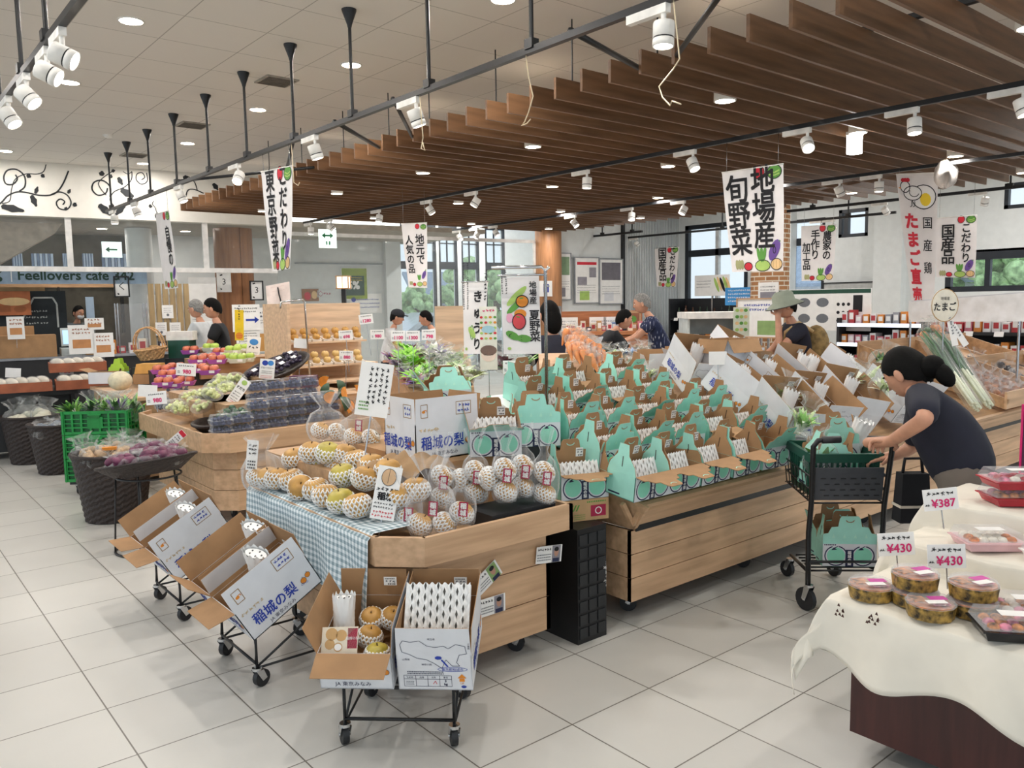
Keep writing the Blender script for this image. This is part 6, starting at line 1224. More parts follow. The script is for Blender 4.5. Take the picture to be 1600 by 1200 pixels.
MS = T(3.87, 2.03, 0) @ rot(0, 0, -.735); BASK = mat('dark green plastic', '12493a', .4)
gb = thing('shopping_basket', 'dark green shopping basket in the cart, filled with teal cartons', 'basket'); put(gb, MS @ T(0, .23, .575)); b = B(); w_, d_, h_ = .35, .40, .23
for s in (-1, 1):
    for k in range(12): u = -.5+(k+.5)/12; b.box((u*w_*.96, s*d_*.47, h_*.45), (.014, .008, h_*.75), BASK, r=(-s*.06, 0, 0)); b.box((s*w_*.47, u*d_*.96, h_*.45), (.008, .016, h_*.75), BASK, r=(0, s*.06, 0))
    b.box((0, s*d_*.5, h_-.02), (w_*1.04, .022, .045), BASK); b.box((s*w_*.5, 0, h_-.02), (.022, d_*1.04, .045), BASK); b.box((0, s*d_*.455, .03), (w_*.92, .01, .05), BASK); b.box((s*w_*.45, 0, .03), (.01, d_*.92, .05), BASK)
b.box((0, 0, .006), (w_*.92, d_*.92, .012), BASK); b.build('body', gb)
teal_carton(MS @ T(-.06, .10, .60) @ rot(.1, .1, .2), 'opened teal carton standing in the shopping basket near the grips', -20, 15, -12, 8, .2, .15, .16, foam=False, sticker=False)
teal_carton(MS @ T(.06, .25, .62) @ rot(.05, -.1, -.2), 'opened teal carton farther inside the shopping basket', 4, 10, 15, -6, .2, .15, .2, foam=False, sticker=False)
o = inst('foam_net_roll', foam_roll(.05, .24), None, label='white foam net poking out of the shopping basket', cat='packing'); put(o, MS @ T(.1, .3, .72) @ rot(.2, .3, 0))
teal_carton(MS @ T(.03, .04, .215) @ rot(0, 0, -.05), 'closed teal carton printed with two pears on the lower cart rack', 0, -4, -8, -8, .27, .12, .12, foam=False, sticker=False)
teal_carton(MS @ T(.06, .24, .20) @ rot(0, 0, .1), 'second teal carton behind it on the lower cart rack', 0, 12, 20, -15, .25, .12, .12, foam=False, sticker=False)
# ---- other shoppers
def at(px, d): q = dep(px, 600, d); return q.x, q.y
VA = YAW   # facing away from the camera side
CAMF = Vector((math.cos(YAW), math.sin(YAW), 0))
A1 = {'L': ((.12, .02, -.25), (.32, -.02, -.28)), 'R': ((.12, .02, -.25), (.32, -.02, -.28))}
person('person in a black T-shirt with short dark hair looking down behind the apples', stand(*at(348, 9.6), VA+PI/2+.2, 1.66, .08, A1), BLKS, DKP)
person('grey haired person in a light shirt beside the one in black', stand(*at(322, 10.6), VA+PI/2-.2, 1.66, .12, A1), GRYS, DKP, HAIRG)
t, I, MH = person('cafe staff person with dark hair behind the counter wearing a mask', stand(*at(125, 13.6), VA-PI/2-.5, 1.62, .15, A1), mat('grey staff shirt', '5d6468', .8), DKP)
b = B(); b.M = I @ MH; b.ball((.06, 0, -.05), (.045, .06, .045), WHTS, 12, 8); b.build('mask', t)
t, I, MH = person('person in a white shirt and dark cap near the tall windows', stand(*at(612, 11.2), VA-PI/2, 1.5, .2, A1), WHTS, DKP)
b = B(); b.M = I @ MH; b.ball((-.005, 0, .05), (.112, .09, .085), DKP, 14, 8); b.box((.11, 0, .055), (.09, .13, .012), DKP); b.build('cap', t)
t, I, MH = person('person in a white apron bending near the tall windows', stand(*at(684, 11.4), VA+PI/2, 1.5, .35, A1), WHTS, DKP)
person('person with dark hair and a dark wide-neck top seen from behind beside the vegetable banner', stand(*at(866, 6.6), VA+.4, 1.57, .1, A1), mat('dark blue top', '232636', .8), DKP, HAIRK, 'long', sl=.9)
J = stand(*at(948, 9.4), VA-PI/2+.15, 1.55, .55, {'L': ((.18, .0, -.2), (.36, -.02, -.3)), 'R': ((.18, .0, -.2), (.36, -.02, -.3))}); t, I, MH = person('person in a black top and grey apron bending over the produce', J, BLKS, DKP, HAIRK, sl=.9)
b = B(); b.M = I; q = J['che']; b.ball(J['spi']+J['f']*.03, (.15, .15, .2), mat('grey apron', '9ea0a6', .8), 14, 10); b.build('apron', t)
PLAID = brick_mat('plaid shirt', 'd8dce4', '3c4a78', '20294a', 30, .85, 0, .5, .5, .18)
m = MATS['plaid shirt']; n_ = m.node_tree.nodes; n_['Brick Texture'].inputs['Scale'].default_value = 16; m.node_tree.links.new(n_['Texture Coordinate'].outputs['Object'], n_['Brick Texture'].inputs['Vector'])
person('person in a blue plaid shirt and jeans leaning over a cart', stand(*at(1024, 9.9), VA+PI/2-.1, 1.68, .35, {'L': ((.2, .0, -.2), (.42, -.02, -.28)), 'R': ((.2, .0, -.2), (.42, -.02, -.28))}), PLAID, JEAN, HAIRG)
J = stand(*at(1243, 7.5), VA+PI/2, 1.62, .2, {'L': ((.2, .02, -.18), (.18, -.1, .12)), 'R': ((.15, .02, -.22), (.3, 0, -.3))}); t, I, MH = person('person in a sun hat and navy shirt with a khaki backpack, hand at the face', J, NAVYS, DKP)
b = B(); b.M = I @ MH; HATM = mat('sage sun hat', '9aa392', .8, var=.05); b.lathe([(.165, .0), (.12, .03), (.098, .045), (.092, .11), (.06, .14), (0, .145)], HATM, 26, cap=False, sx=1.1); b.lathe([(.17, -.006), (.12, .022), (.09, .035)], mat('hat underside', '33363a', .8), 26, cap=False, sx=1.1); b.build('sun_hat', t)
b = B(); b.M = I; c = J['che']-J['f']*.19+Vector((0, 0, -.1)); b.ball(c, (.12, .12, .2), mat('khaki pack cloth', '8a7348', .8, var=.2, scale=20), 16, 10); b.ball(c-J['f']*.07+Vector((0, 0, -.06)), (.08, .09, .1), mat('khaki pack cloth'), 12, 8); b.build('backpack', t)
b = B(); b.M = I
for q in 'LR': s_ = J['s'+q].lerp(J['che'], .35); b.tube([s_-J['f']*.13, s_+Vector((0, 0, .085)), s_+J['f']*.12, J['spi'].lerp(s_, .4)+J['f']*.13], .018, mat('tan strap', 'c4a878', .8), 6)
b.build('pack_strap', t)
# ================================================================ hanging cloth banners
BANW = mat('white banner cloth', 'ece8e6', .8, var=.015)
def hang(name, label, q, art, strings=True, group=None, cat='banner', sag=0, base=None, depth_wave=.01):
    """q: four corners of the cloth (top ends, then bottom ends) in the room"""
    TL, TR, BR, BL = [Vector(p) for p in q]; w_, h_ = (TR-TL).length, ((BL-TL).length+(BR-TR).length)/2; nrm = (TR-TL).cross(BL-TL).normalized()
    if nrm.dot(CAM-TL) < 0: nrm = -nrm
    def wp(p):
        u, v = p.x/w_+.5, 1-p.z/h_; s = TL.lerp(TR, u).lerp(BL.lerp(BR, u), v); return s+nrm*(-p.y+depth_wave*math.sin(v*5+u*3)*v)
    t = thing(name, label, cat, TL.lerp(TR, .5), group=group); I = T(*(-t.location))
    wl = lambda p: I @ wp(p)
    b = B(wl); b.grid(lambda u, v: ((u-.5)*w_, 0, (1-v)*h_), 10, 16, base or BANW); b.build('cloth', t); b = B(wl); art(b, w_, h_); b.build('lettering', t)
    if strings:
        c = B(); c.M = I
        for p in (TL.lerp(TR, .08), TL.lerp(TR, .92)): c.tube([p, p+Vector((0, 0, max(.03, (strings if isinstance(strings, float) else TZ)-p.z)))], .002, STEEL, 4)
        c.tube([TL, TR], .006, WHITE, 6); c.build('hanger', t)
    return t
def veg(b, w, h, y=-.003):
    def o(x, z, rx, rz, m, r=0): b.blob(x*w, z*h, rx*w, rz*w, m, y, 14, r); b.ring(x*w, z*h, rx*w, rz*w, w*.012, INK, y-.0006, 14)
    o(.12, .95, .09, .1, RED); o(.36, .94, .12, .1, GREEN); b.stroke([(.28*w, .95*h), (.36*w, .93*h), (.44*w, .95*h)], w*.02, LIME, y-.001); b.stroke([(.28*w, .92*h), (.36*w, .905*h), (.44*w, .92*h)], w*.02, LIME, y-.001)
    o(.38, .065, .11, .085, TAN); o(.12, .055, .15, .085, LIME); o(-.16, .05, .085, .065, RED); b.blob(.34*w, .2*h, .085*w, .16*w, PURPLE, y, 14, -.5); b.ring(.34*w, .2*h, .03*w, .05*w, w*.012, INK, y-.0005); b.stroke([(.4*w, .255*h), (.44*w, .29*h)], w*.03, GREEN, y)
    for k in (-1, 0, 1): b.blob((.1+.05*k)*w, .16*h, .035*w, .11*w, GREEN, y-.0004*k, 8, -.25*k)
    for k in range(3): b.blob((-.38+.05*k)*w, .07*h, .035*w, .075*w, mat('pale sprout ink', 'a8a878', .7), y, 8)
    for x in (.32, .38, .44): b.stroke([(x*w, .03*h), (x*w, .1*h)], w*.006, mat('tan line', 'b08850', .7), y-.0008)
def cols(*items):
    def art(b, w, h):
        veg(b, w, h)
        for s, x, z, sz in items: b.text('\n'.join(s), x*w, z*h, sz*w, INK, -.004, .014, sp=.96 if len(s) > 3 else .9, tall=1.05)
    return art
Xt = lambda x, y, X: onx(x, y, X)
hang('hanging_banner', 'white banner with こだわり in brush script and vegetables, hung on the slat-end track', [Xt(408, 269, 2.87), Xt(457, 259, 2.87), Xt(455, 420, 2.87), Xt(424, 424, 2.87)], cols(('東京野菜', -.22, .55, .31), ('こだわり', .2, .60, .28)), group='vegetable banners')
hang('hanging_banner', 'narrow white banner at the far end of the slat-end track, seen edge-on', [Xt(243, 335, 2.87), Xt(264, 329, 2.87), Xt(280, 450, 2.87), Xt(256, 452, 2.87)], cols(('自慢の', .2, .56, .32),), group='vegetable banners')
hang('hanging_banner', 'white banner with 地元で in brush script before the tall windows', [dep(627, 350, 9.6), dep(667, 348, 9.5), dep(668, 450, 9.5), dep(638, 449, 9.6)], cols(('人気の品', -.24, .52, .34), ('地元で', .2, .60, .38)), 2.955, group='vegetable banners')
hang('hanging_banner', 'large white banner with 地場産 旬野菜 in brush script under the middle track', [Xt(1128, 270, 5.76), Xt(1224, 256, 5.76), Xt(1225, 423, 5.76), Xt(1143, 425, 5.76)], cols(('旬野菜', -.26, .56, .40), ('地場産', .17, .62, .40)), group='vegetable banners')
hang('hanging_banner', 'white banner with 農家の手作り加工品 between the high windows', [Xt(1252, 354, 11.4), Xt(1307, 351, 11.4), Xt(1302, 438, 11.4), Xt(1252, 439, 11.4)], cols(('加工品', -.34, .45, .25), ('手作り', -.08, .66, .27), ('農家の', .26, .64, .26)), 2.95, group='vegetable banners')
hang('hanging_banner', 'white banner with 国産品 behind the egg banner', [Xt(1463, 341, 10.6), Xt(1527, 336, 10.6), Xt(1524, 434, 10.6), Xt(1462, 433, 10.6)], cols(('国産品', -.2, .55, .36), ('こだわり', .25, .56, .25)), 2.95, group='vegetable banners')
hang('hanging_banner', 'small white banner with 国産品 before the ribbed wall', [Xt(1023, 389, 12.9), Xt(1061, 386, 12.9), Xt(1056, 448, 12.9), Xt(1026, 448, 12.9)], cols(('国産品', -.18, .58, .38), ('こだわり', .26, .58, .26)), 2.9, group='vegetable banners')
def egg(b, w, h):
    y = -.003
    b.blob(.15*w, .82*h, .3*w, .09*h, PAPER, y); b.ring(.15*w, .82*h, .32*w, .095*h, .01, INK, y-.0005); b.blob(.2*w, .8*h, .14*w, .05*h, YELLOW, y-.001)
    b.blob(-.12*w, .85*h, .22*w, .055*h, PAPER, y-.0012); b.ring(-.12*w, .85*h, .24*w, .058*h, .009, INK, y-.0015, 20); b.blob(-.3*w, .90*h, .12*w, .045*h, PAPER, y-.0014); b.ring(-.3*w, .9*h, .13*w, .047*h, .009, INK, y-.0016); b.ring(-.08*w, .855*h, .13*w, .035*h, .008, INK, y-.0018, 14, 2.6, 6)
    for k in (-1, 0, 1): b.blob((-.28+.06*k)*w, .952*h, .05*w, .016*h, RED, y-.002)
    b.poly([(-.41*w, y-.002, .9*h), (-.48*w, y-.002, .893*h), (-.41*w, y-.002, .885*h)], ORANGE)
    for k in (-.16, -.08): b.stroke([(k*w, .79*h), (k*w, .755*h), ((k-.05)*w, .745*h)], .008, INK, y)
    b.text('た\nま\nご\n直\n売', -.2*w, .35*h, .40*w, RED, y, .03, sp=1.12); b.text('国\n\n産\n\n鶏', .24*w, .45*h, .30*w, INK, y, .006, sp=.9)
hang('hanging_banner', 'white banner with a hen, an egg and red たまご letters', [Xt(1400, 272, 8.55), Xt(1466, 270, 8.55), Xt(1460, 476, 8.55), Xt(1424, 474, 8.55)], egg, sag=.1)
hang('white_sheet', 'plain white hanging sheet under the egg banner', [Xt(1420, 470, 8.3), Xt(1640, 452, 8.3), Xt(1640, 502, 8.3), Xt(1419, 503, 8.3)], lambda b, w, h: b.stroke([(-w*.48, h*.97), (w*.48, h*.97)], .01, CARDW, -.002), False, cat='sheet', base=mat('white vinyl sheet', 'fbfaf8', .6))
for s, (px, y1) in (('next to the banner foot', (1421, 545)), ('nearer the aisle', (1590, 560))): p, q = Xt(px, 470, 8.32), Xt(px, y1, 8.32); B().cyl((0, 0, 0), (0, 0, p.z-q.z+.3), .012, STEEL, 8).build('sheet_pole', label='thin steel pole holding up the white sheet, '+s, cat='pole', loc=(q.x, q.y, q.z-.3))
p = dep(1478, 260, 6.2); b = B(); rd = random.Random(3); b.grid(lambda u, v: ((.13+.03*math.sin(u*31)+.02*math.sin(v*17+u*9))*math.sin(PI*v)*math.cos(2*PI*u), .09*math.sin(PI*v)*math.sin(2*PI*u)*(1+.2*math.sin(u*23)), .13*math.cos(PI*v)*(1+.15*math.sin(u*13+v*5))), 24, 16, mat('grey film', 'a8a29c', .35, trans=.35)); b.build('plastic_wrap', label='crumpled grey plastic film bundled on the track above the egg banner', cat='plastic film', loc=(8.55, p.y*8.55/p.x, 2.80))
# strings dangling from the slat-end track
for i, pts in enumerate(([(822, 95), (826, 120), (833, 150), (826, 175), (820, 190), (815, 196), (823, 193), (829, 186)], [(1052, 90), (1062, 92), (1052, 108), (1030, 135), (1035, 152), (1047, 165), (1050, 158), (1064, 163)], [(657, 205), (661, 215), (658, 232), (664, 235), (660, 222)], [(457, 265), (459, 285), (466, 290), (468, 285)])):
    X = 2.87; b = B(); c = [onx(x, y, X) for x, y in pts]; c = [Vector((q.x, q.y, min(q.z, 2.88))) for q in c]; c[0].z = 2.885; o_ = c[0].copy(); b.tube([q-o_ for q in c], .0035, mat('pale string', 'd8c8a8', .8), 5); b.build('string', label='pale string dangling from the slat-end track, '+('with a curled end', 'long tangled one beside the big spotlight', 'short loop under the second spotlight', 'beside the first vegetable banner')[i], cat='string', loc=o_)
# exit signs and wall posters
def flat(name, label, cat, F, px, py, w, h, art, k=-.03, m=None, group=None, fr=None):
    x, z = F.hit(px, py, k); t = thing(name, label, cat, F.M @ Vector((x, k, z-h/2)), F.rz, group)
    if k < -.5 and name != 'exit_sign': B().box((0, .03, -(z-h/2)/2), (.03, .03, z-h/2), STEEL).build('post', t)
    b = B(); b.box((0, .006, h/2), (w, .012, h), m or PAPER); b.build('panel', t); b = B(); art(b); b.build('print', t)
    if fr: b = B(); [b.box((s*w/2, 0, h/2), (.02, .03, h+.02), fr) for s in (-1, 1)]; [b.box((0, 0, z_), (w, .03, .02), fr) for z_ in (0, h)]; b.build('frame', t)
    return t
EXG = mat('exit green', '1f7a50', .5)
def arrow(b, x, z, s, d, m=EXG): b.rect(x, z, s, s*.18, m, -.002); [b.poly([(x+e*s*.62, -.002, z), (x+e*s*.25, -.002, z+s*.3), (x+e*s*.25, -.002, z-s*.3)], m) for e in d]
LIT = mat('lit sign white', 'e6f4ee', emit=1.1)
t = flat('exit_sign', 'white hanging sign with a green arrow pointing both ways before the vestibule wall', 'sign', P1, 512, 373, .3, .3, lambda b: (arrow(b, 0, .2, .16, (-1, 1)), b.rect(-.02, .08, .025, .06, EXG, -.002), b.rect(.03, .08, .03, .06, EXG, -.002)), -.3, LIT); B().cyl((0, 0, .3), (0, 0, .5), .012, WHITE, 6).build('stem', t)
flat('exit_sign', 'white sign with a single green arrow behind the glazed screen', 'sign', P1, 175, 390, .28, .24, lambda b: arrow(b, 0, .12, .15, (-1,)), .8, LIT)
flat('cafe_sign', 'dark green cafe name lettering hung behind the glazed screen', 'sign', P1, 110, 430, 2.1, .26, lambda b: (b.text('Feellovers cafe 342', .1, .13, .2, mat('dark green letter', '16382c', .6), -.003, .015), [b.blob(-.98+.07*i, .13+.06*j, .05, .04, mat('dark green letter'), -.003) for i in (-1, 1) for j in (-1, 1)], b.rect(-.75, .13, .01, .2, PAPER, -.003)), .6, mat('blind stand-in blue', '8b9fb2', .7))  # board is added; its blue imitates the daylit blinds behind the letters
def chalk(b): b.text('カフェ', -.3, .55, .16, PAPER, -.002); b.scribble(-.05, .4, .7, 5, .08, .02, mat('chalk', 'b8bcb8', .8), -.002); b.stroke([(0, .8), (.15, 1.1), (.4, 1.1), (.45, 1.0), (.45, .65)], .025, mat('chalk'), -.002); b.scribble(.18, .9, .3, 3, .09, .03, mat('chalk'), -.002)
flat('chalkboard', 'black chalkboard with white chalk drawings in the cafe', 'chalkboard', P1, 38, 518, 1.15, 1.2, chalk, 1.0, mat('blackboard', '1c2428', .7))
flat('photo_poster', 'orange brown photo poster on the cafe chalkboard', 'poster', P1, 16, 474, .52, .35, lambda b: (b.blob(.05, .2, .2, .06, TAN, -.002), b.rect(-.1, .1, .2, .1, mat('rust', '9c5a30', .6), -.0015), b.blob(.12, .09, .08, .05, mat('rust'), -.002)), .9, mat('orange photo', 'b4683c', .6))
for i, (px, py, s) in enumerate(((1205-1008, 450, 'at the cafe pillar'), (350, 441, 'on the red brown column'), (403, 454, 'beside the red brown column'))):
    flat('lantern_sign', 'small framed sign with one brush letter '+s, 'sign', P1, (190, 350, 401)[i], (448, 441, 454)[i], .2, .3, lambda b: (b.text('3' if i else 'く', 0, .16, .14, INK, -.002), b.stroke([(-.06, .26), (-.02, .27)], .02, INK, -.002), b.stroke([(-.06, .05), (-.04, .03)], .02, INK, -.002)), (.6, .55, .3)[i], m=PAPER, fr=BLACK if i != 1 else PAPER)
# wooden board fence, notice boards behind the apples
t = thing('board_screen', 'tall screen of tan vertical boards beside the cafe pillar', 'screen', P1.M @ Vector((P1.hit(266, 500, .1)[0], .1, 0)), P1.rz); w_ = P1.hit(298, 500, .1)[0]-P1.hit(232, 500, .1)[0]
b = B(); [b.box((-w_/2+w_*(i+.5)/6, 0, 1.05), (w_/6-.025, .03, 1.82), mat('tan board', 'a18a64', .7, var=.12, scale=3, stretch=(8, 1, .6))) for i in range(6)]; b.build('boards', t); B().box((0, .03, 1.0), (w_, .02, 1.6), WHITE).build('backing', t)
for i, (px, py) in enumerate(((262, 487), (252, 514), (274, 514))): flat('notice', 'small white notice on the tan boards, %s' % ('upper one', 'lower one by the pillar', 'lower one by the glass')[i], 'notice', P1, px, py, .16, .2, lambda b: (b.scribble(0, .15, .11, 3, .03, .012, GREYI, -.002), b.blob(0, .05, .02, .02, GREYI, -.002)), .06)
flat('notice_board', 'tall white information panel with a dark blue foot behind the grey haired person', 'sign', P1, 318, 482, .42, .98, lambda b: (b.rect(0, .1, .42, .16, NAVY, -.002), b.scribble(0, .12, .32, 1, .02, .03, PAPER, -.003), b.scribble(-.1, .6, .15, 6, .07, .015, GREYI, -.002)), .3)
flat('notice_board', 'white notice with a blue arrow pointing to the checkout', 'sign', P1, 385, 497, .42, .42, lambda b: (arrow(b, .08, .18, .18, (1,), BLUE), b.scribble(0, .36, .34, 2, .05, .025, INK, -.002)), -.35)
flat('notice_board', 'grey notice below the blue arrow notice', 'sign', P1, 388, 527, .36, .22, lambda b: b.scribble(0, .17, .28, 4, .04, .02, INK, -.002), -.35)
def bpos(b): b.rect(0, .15, .4, .28, mat('bread photo', 'c89450', .6), -.002); b.scribble(0, .62, .36, 2, .06, .04, NAVY, -.002); b.scribble(0, .5, .3, 2, .04, .02, GREYI, -.002)
flat('bread_poster', 'poster with a bread photo beside the column notices', 'poster', P1, 418, 515, .5, .7, bpos, -.2)
hang('cloth_sheet', 'pale stained cloth hung on a bent wire before the vestibule wall', [dep(415, 447, 9.6), dep(452, 440, 9.6), dep(455, 485, 9.6), dep(419, 490, 9.6)], lambda b, w, h: b.scribble(0, h*.9, w*.6, 2, .05, .01, mat('pale stain', 'cdb8b0', .8), -.003), False, cat='cloth', base=mat('pale pink cloth', 'e6d8d2', .85))
B().tube([dep(434, 449, 9.58)-dep(440, 475, 9.58), dep(436, 460, 9.58)-dep(440, 475, 9.58), Vector((0, 0, 0)), Vector((.02, 0, -1.5))], .008, BLACK, 6).build('wire_hook', label='bent black wire holding the pale stained cloth', cat='wire', loc=dep(440, 475, 9.58))
def disc(b): b.rect(0, .34, .54, .62, mat('yellow green poster', '93a838', .6), -.002); b.rect(0, .3, .42, .40, mat('deep green', '1f4a3a', .6), -.003); b.text('5%', -.02, .31, .22, PAPER, -.005, .03); b.scribble(0, .46, .34, 2, .05, .025, YELLOW, -.004)
flat('discount_poster', 'green and yellow poster reading five percent on the vestibule wall', 'poster', P2, 554, 444, .56, .66, disc)
flat('notice', 'notice with a round blue mark on the vestibule wall', 'notice', P2, 572, 474, .7, .4, lambda b: (b.blob(-.27, .28, .05, .05, BLUE, -.002), b.scribble(.05, .28, .5, 3, .08, .03, BLUE, -.002)))
flat('photo_poster', 'small red and brown photo on the vestibule wall', 'poster', P2, 485, 461, .34, .24, lambda b: (b.blob(-.06, .1, .07, .08, RED, -.002), b.blob(.08, .12, .06, .08, TAN, -.002)), m=mat('brown photo', '9a6840', .6))
flat('wall_lettering', 'pink diamond mark on the vestibule wall', 'notice', P2, 507, 459, .3, .14, lambda b: (b.ring(-.08, .07, .06, .06, .012, mat('dull rose ink', 'b86878', .6), -.002, 4), b.scribble(.05, .07, .14, 1, .03, .05, mat('dull rose ink'), -.002)), m=WALLW)
t = thing('lantern_lamp', 'square paper lantern lamp on a black post behind the pear rack', 'lamp', dep(538, 478, 9.7)); b = B(); b.box((0, 0, .28), (.13, .13, .13), mat('lantern paper', 'fff0d4', emit=1.6)); b.build('lamp_shade', t); b = B(); [b.box((x, y, .28), (.012, .012, .15), OAKD) for x in (-.07, .07) for y in (-.07, .07)]; b.box((0, 0, .207), (.16, .16, .012), OAKD); b.box((0, 0, .352), (.16, .16, .012), OAKD); b.box((0, -.066, .28), (.008, .006, .13), OAKD); b.build('frame', t); B().box((0, 0, -.66), (.05, .05, 1.74), BLACK).build('post', t); t.rotation_euler = (0, 0, FACE)
for i, (px, py, w_, s) in enumerate(((881, 432, .35, 'half hidden by the tan column'), (917, 438, .62, 'in the middle of the wall'), (955, 440, .62, 'beside the black pole'))):
    def pa(b, i=i):
        b.rect(0, .67, .5*w_/.62, .36, (mat('park photo', '7f9a78', .6), PAPER, mat('track photo', '6f6c74', .6))[i], -.002); b.scribble(0, .36, w_*.8, 4, .05, .018, GREYI, -.002); b.rect(-.1*w_, .15, w_*.4, .18, (mat('grey photo', '8d8a92', .5), LIME, CARDW)[i], -.002)
        if i == 1: b.rect(0, .8, .5, .06, RED, -.003); b.rect(.15, .62, .18, .2, mat('grey photo'), -.003); b.rect(-.12, .45, .24, .16, mat('grey photo'), -.003)
    flat('wall_poster', 'framed poster hung on the white wall, '+s, 'poster', P1, px, py, w_, .92, pa, -.05, fr=mat('grey frame', '8e9296', .5), group=None)
flat('restroom_sign', 'white sign with a blue figure mark on the tan column', 'sign', P1, 853, 451, .3, .3, lambda b: (b.blob(-.04, .22, .02, .02, BLUE, -.002), b.rect(-.04, .14, .035, .12, BLUE, -.002), b.blob(.05, .22, .02, .02, BLUE, -.002), b.rect(.05, .14, .035, .12, BLUE, -.002)), -.325)
# ================================================================ banner stands
def bstand(label, base, w_, h, x0, side=1):
    t = thing('banner_stand', label, 'stand', base, FACE); b = B(); b.tube([(side*w_, 0, 0), (side*w_, 0, h-.02), (side*(w_-.02), 0, h), (-.02*side, 0, h)], .009, CHROME, 8); b.tube([(side*w_, 0, h-.1), (-.02*side, 0, h-.1)], .006, CHROME, 6); b.build('pole', t); B().lathe([(.016, 0), (.016, .16)], BLACK, 10).build('foot', t); t.children[1].location = (side*w_, 0, 0); return t
def cuc(b, w, h):
    y = -.003; b.blob(-.12*w, .30*h, .12*w, .22*w*2.4*.5, LIME, y, 14, .5); b.ring(-.12*w, .30*h, .09*w, .3*w, .006, GREEN, y-.0005, 14)
    b.text('き\nゅ\nう\nり', .12*w, .47*h, .42*w, INK, y-.001, .02, sp=1.25, tall=1.2); b.scribble(.42*w, .95*h, .45*h, 1, .03, .02, INK, y, vert=True); b.scribble(-.3*w, .93*h, .7*h, 2, .03, .012, INK, y, vert=True); b.blob(-.38*w, .07*h, .06*w, .06*w, LIME, y)
def natsu(b, w, h):
    y = -.003; b.blob(-.1*w, .75*h, .36*w, .09*w, LIME, y, 14, .75); b.blob(-.14*w, .62*h, .3*w, .08*w, GREEN, y, 14, .7)
    b.blob(.04*w, .68*h, .17*w, .16*w, ORANGE, y-.001); b.ring(.04*w, .68*h, .175*w, .165*w, .005, INK, y-.0012); b.blob(-.02*w, .52*h, .16*w, .12*w, ORANGE, y-.0012); b.blob(-.06*w, .42*h, .18*w, .21*w, mat('tomato red', 'd84a50', .6), y-.0014); b.ring(-.06*w, .42*h, .185*w, .215*w, .005, INK, y-.0016); b.blob(-.3*w, .47*h, .09*w, .13*w, mat('pale pink ink', 'e8a8c0', .6), y)
    for x, r in ((.02, .1), (-.08, -.2)): b.blob(x*w, (.72 if x > 0 else .48)*h, .06*w, .02*w, GREEN, y-.002, 6, r)
    for x, z, r in ((-.24, .24, -.5), (.05, .2, -.1)): b.blob(x*w, z*h, .2*w, .1*w, GREEN, y-.0014, 10, r); b.ring(x*w, z*h, .1*w, .06*w, .004, INK, y-.0016, 10)
    b.text('地\n場\n産', .33*w, .79*h, .20*w, INK, y, .012, sp=1.0); b.text('夏\n野\n菜', .35*w, .36*h, .29*w, INK, y, .012, sp=.95); b.scribble(-.36*w, .96*h, .4*h, 2, .022, .01, INK, y, vert=True); b.blob(-.34*w, .07*h, .05*w, .04*w, LIME, y)
p = dep(855, 690, 4.3); bstand('chrome banner stand holding the summer vegetable banner', (p.x, p.y, p.z), -.0, dep(855, 418, 4.3).z-p.z, 0, -1); bs = bpy.data.objects['banner_stand']; bs.children[0].data = (lambda b: (b.tube([(0, 0, 0), (0, 0, dep(855, 418, 4.3).z-p.z-.02), (-.02, 0, dep(855, 418, 4.3).z-p.z), (-.28, 0, dep(855, 418, 4.3).z-p.z)], .009, CHROME, 8), b.tube([(0, 0, dep(855, 430, 4.3).z-p.z), (-.25, 0, dep(855, 430, 4.3).z-p.z)], .006, CHROME, 6), b.mesh('pole'))[2])(B())
hang('stand_banner', 'white banner with painted tomatoes and green peppers and 地場産 夏野菜 letters', [dep(782, 434, 4.32), dep(842, 431, 4.32), dep(846, 553, 4.32), dep(787, 553, 4.32)], natsu, False)
p2 = dep(724, 602, 5.9); zt = dep(724, 428, 5.9).z; st = thing('banner_stand', 'chrome banner stand holding the cucumber banner', 'stand', p2, FACE); b = B(); b.tube([(0, 0, .01-p2.z), (0, 0, zt-p2.z-.02), (.02, 0, zt-p2.z), (.2, 0, zt-p2.z), (.2, 0, zt-p2.z-.06)], .008, CHROME, 8); b.build('pole', st); B().tube([(0, 0, zt-p2.z-.06), (.2, 0, zt-p2.z-.06)], .006, CHROME, 6).build('cross_bar', st); B().lathe([(.07, 0), (.06, .02), (0, .02)], BLACK, 14).build('foot', st); st.children[-1].location = (0, 0, -p2.z)
hang('stand_banner', 'narrow white banner with きゅうり in brush script and a cucumber', [dep(723, 442, 5.88), dep(762, 440, 5.88), dep(757, 553, 5.88), dep(725, 553, 5.88)], cuc, False)
def girl(b): b.blob(0, .1, .05, .045, mat('pale face ink', 'f0d8c8', .7), -.002); b.blob(0, .13, .055, .035, mat('brown hair ink', '7c6258', .7), -.0025); b.stroke([(-.03, .1), (-.015, .1)], .004, INK, -.003); b.stroke([(.015, .1), (.03, .1)], .004, INK, -.003); [b.blob(-.045+.03*i, .21+.035*j, .01, .008, (RED, LIME, ORANGE, GREEN)[(i+j) % 4], -.002) for i in range(4) for j in range(5)]; b.blob(0, .27, .045, .025, mat('pale blue ink', 'a8ccd8', .6), -.003); b.scribble(0, .395, .08, 1, .02, .018, PINK, -.002)
card('narrow_poster', 'narrow illustrated vegetable poster standing between the two banners', 'poster', dep(764, 578, 5.4), .115, .42, girl, (0, 0, FACE), 1.0, m=mat('pale card', 'ece8da', .7))
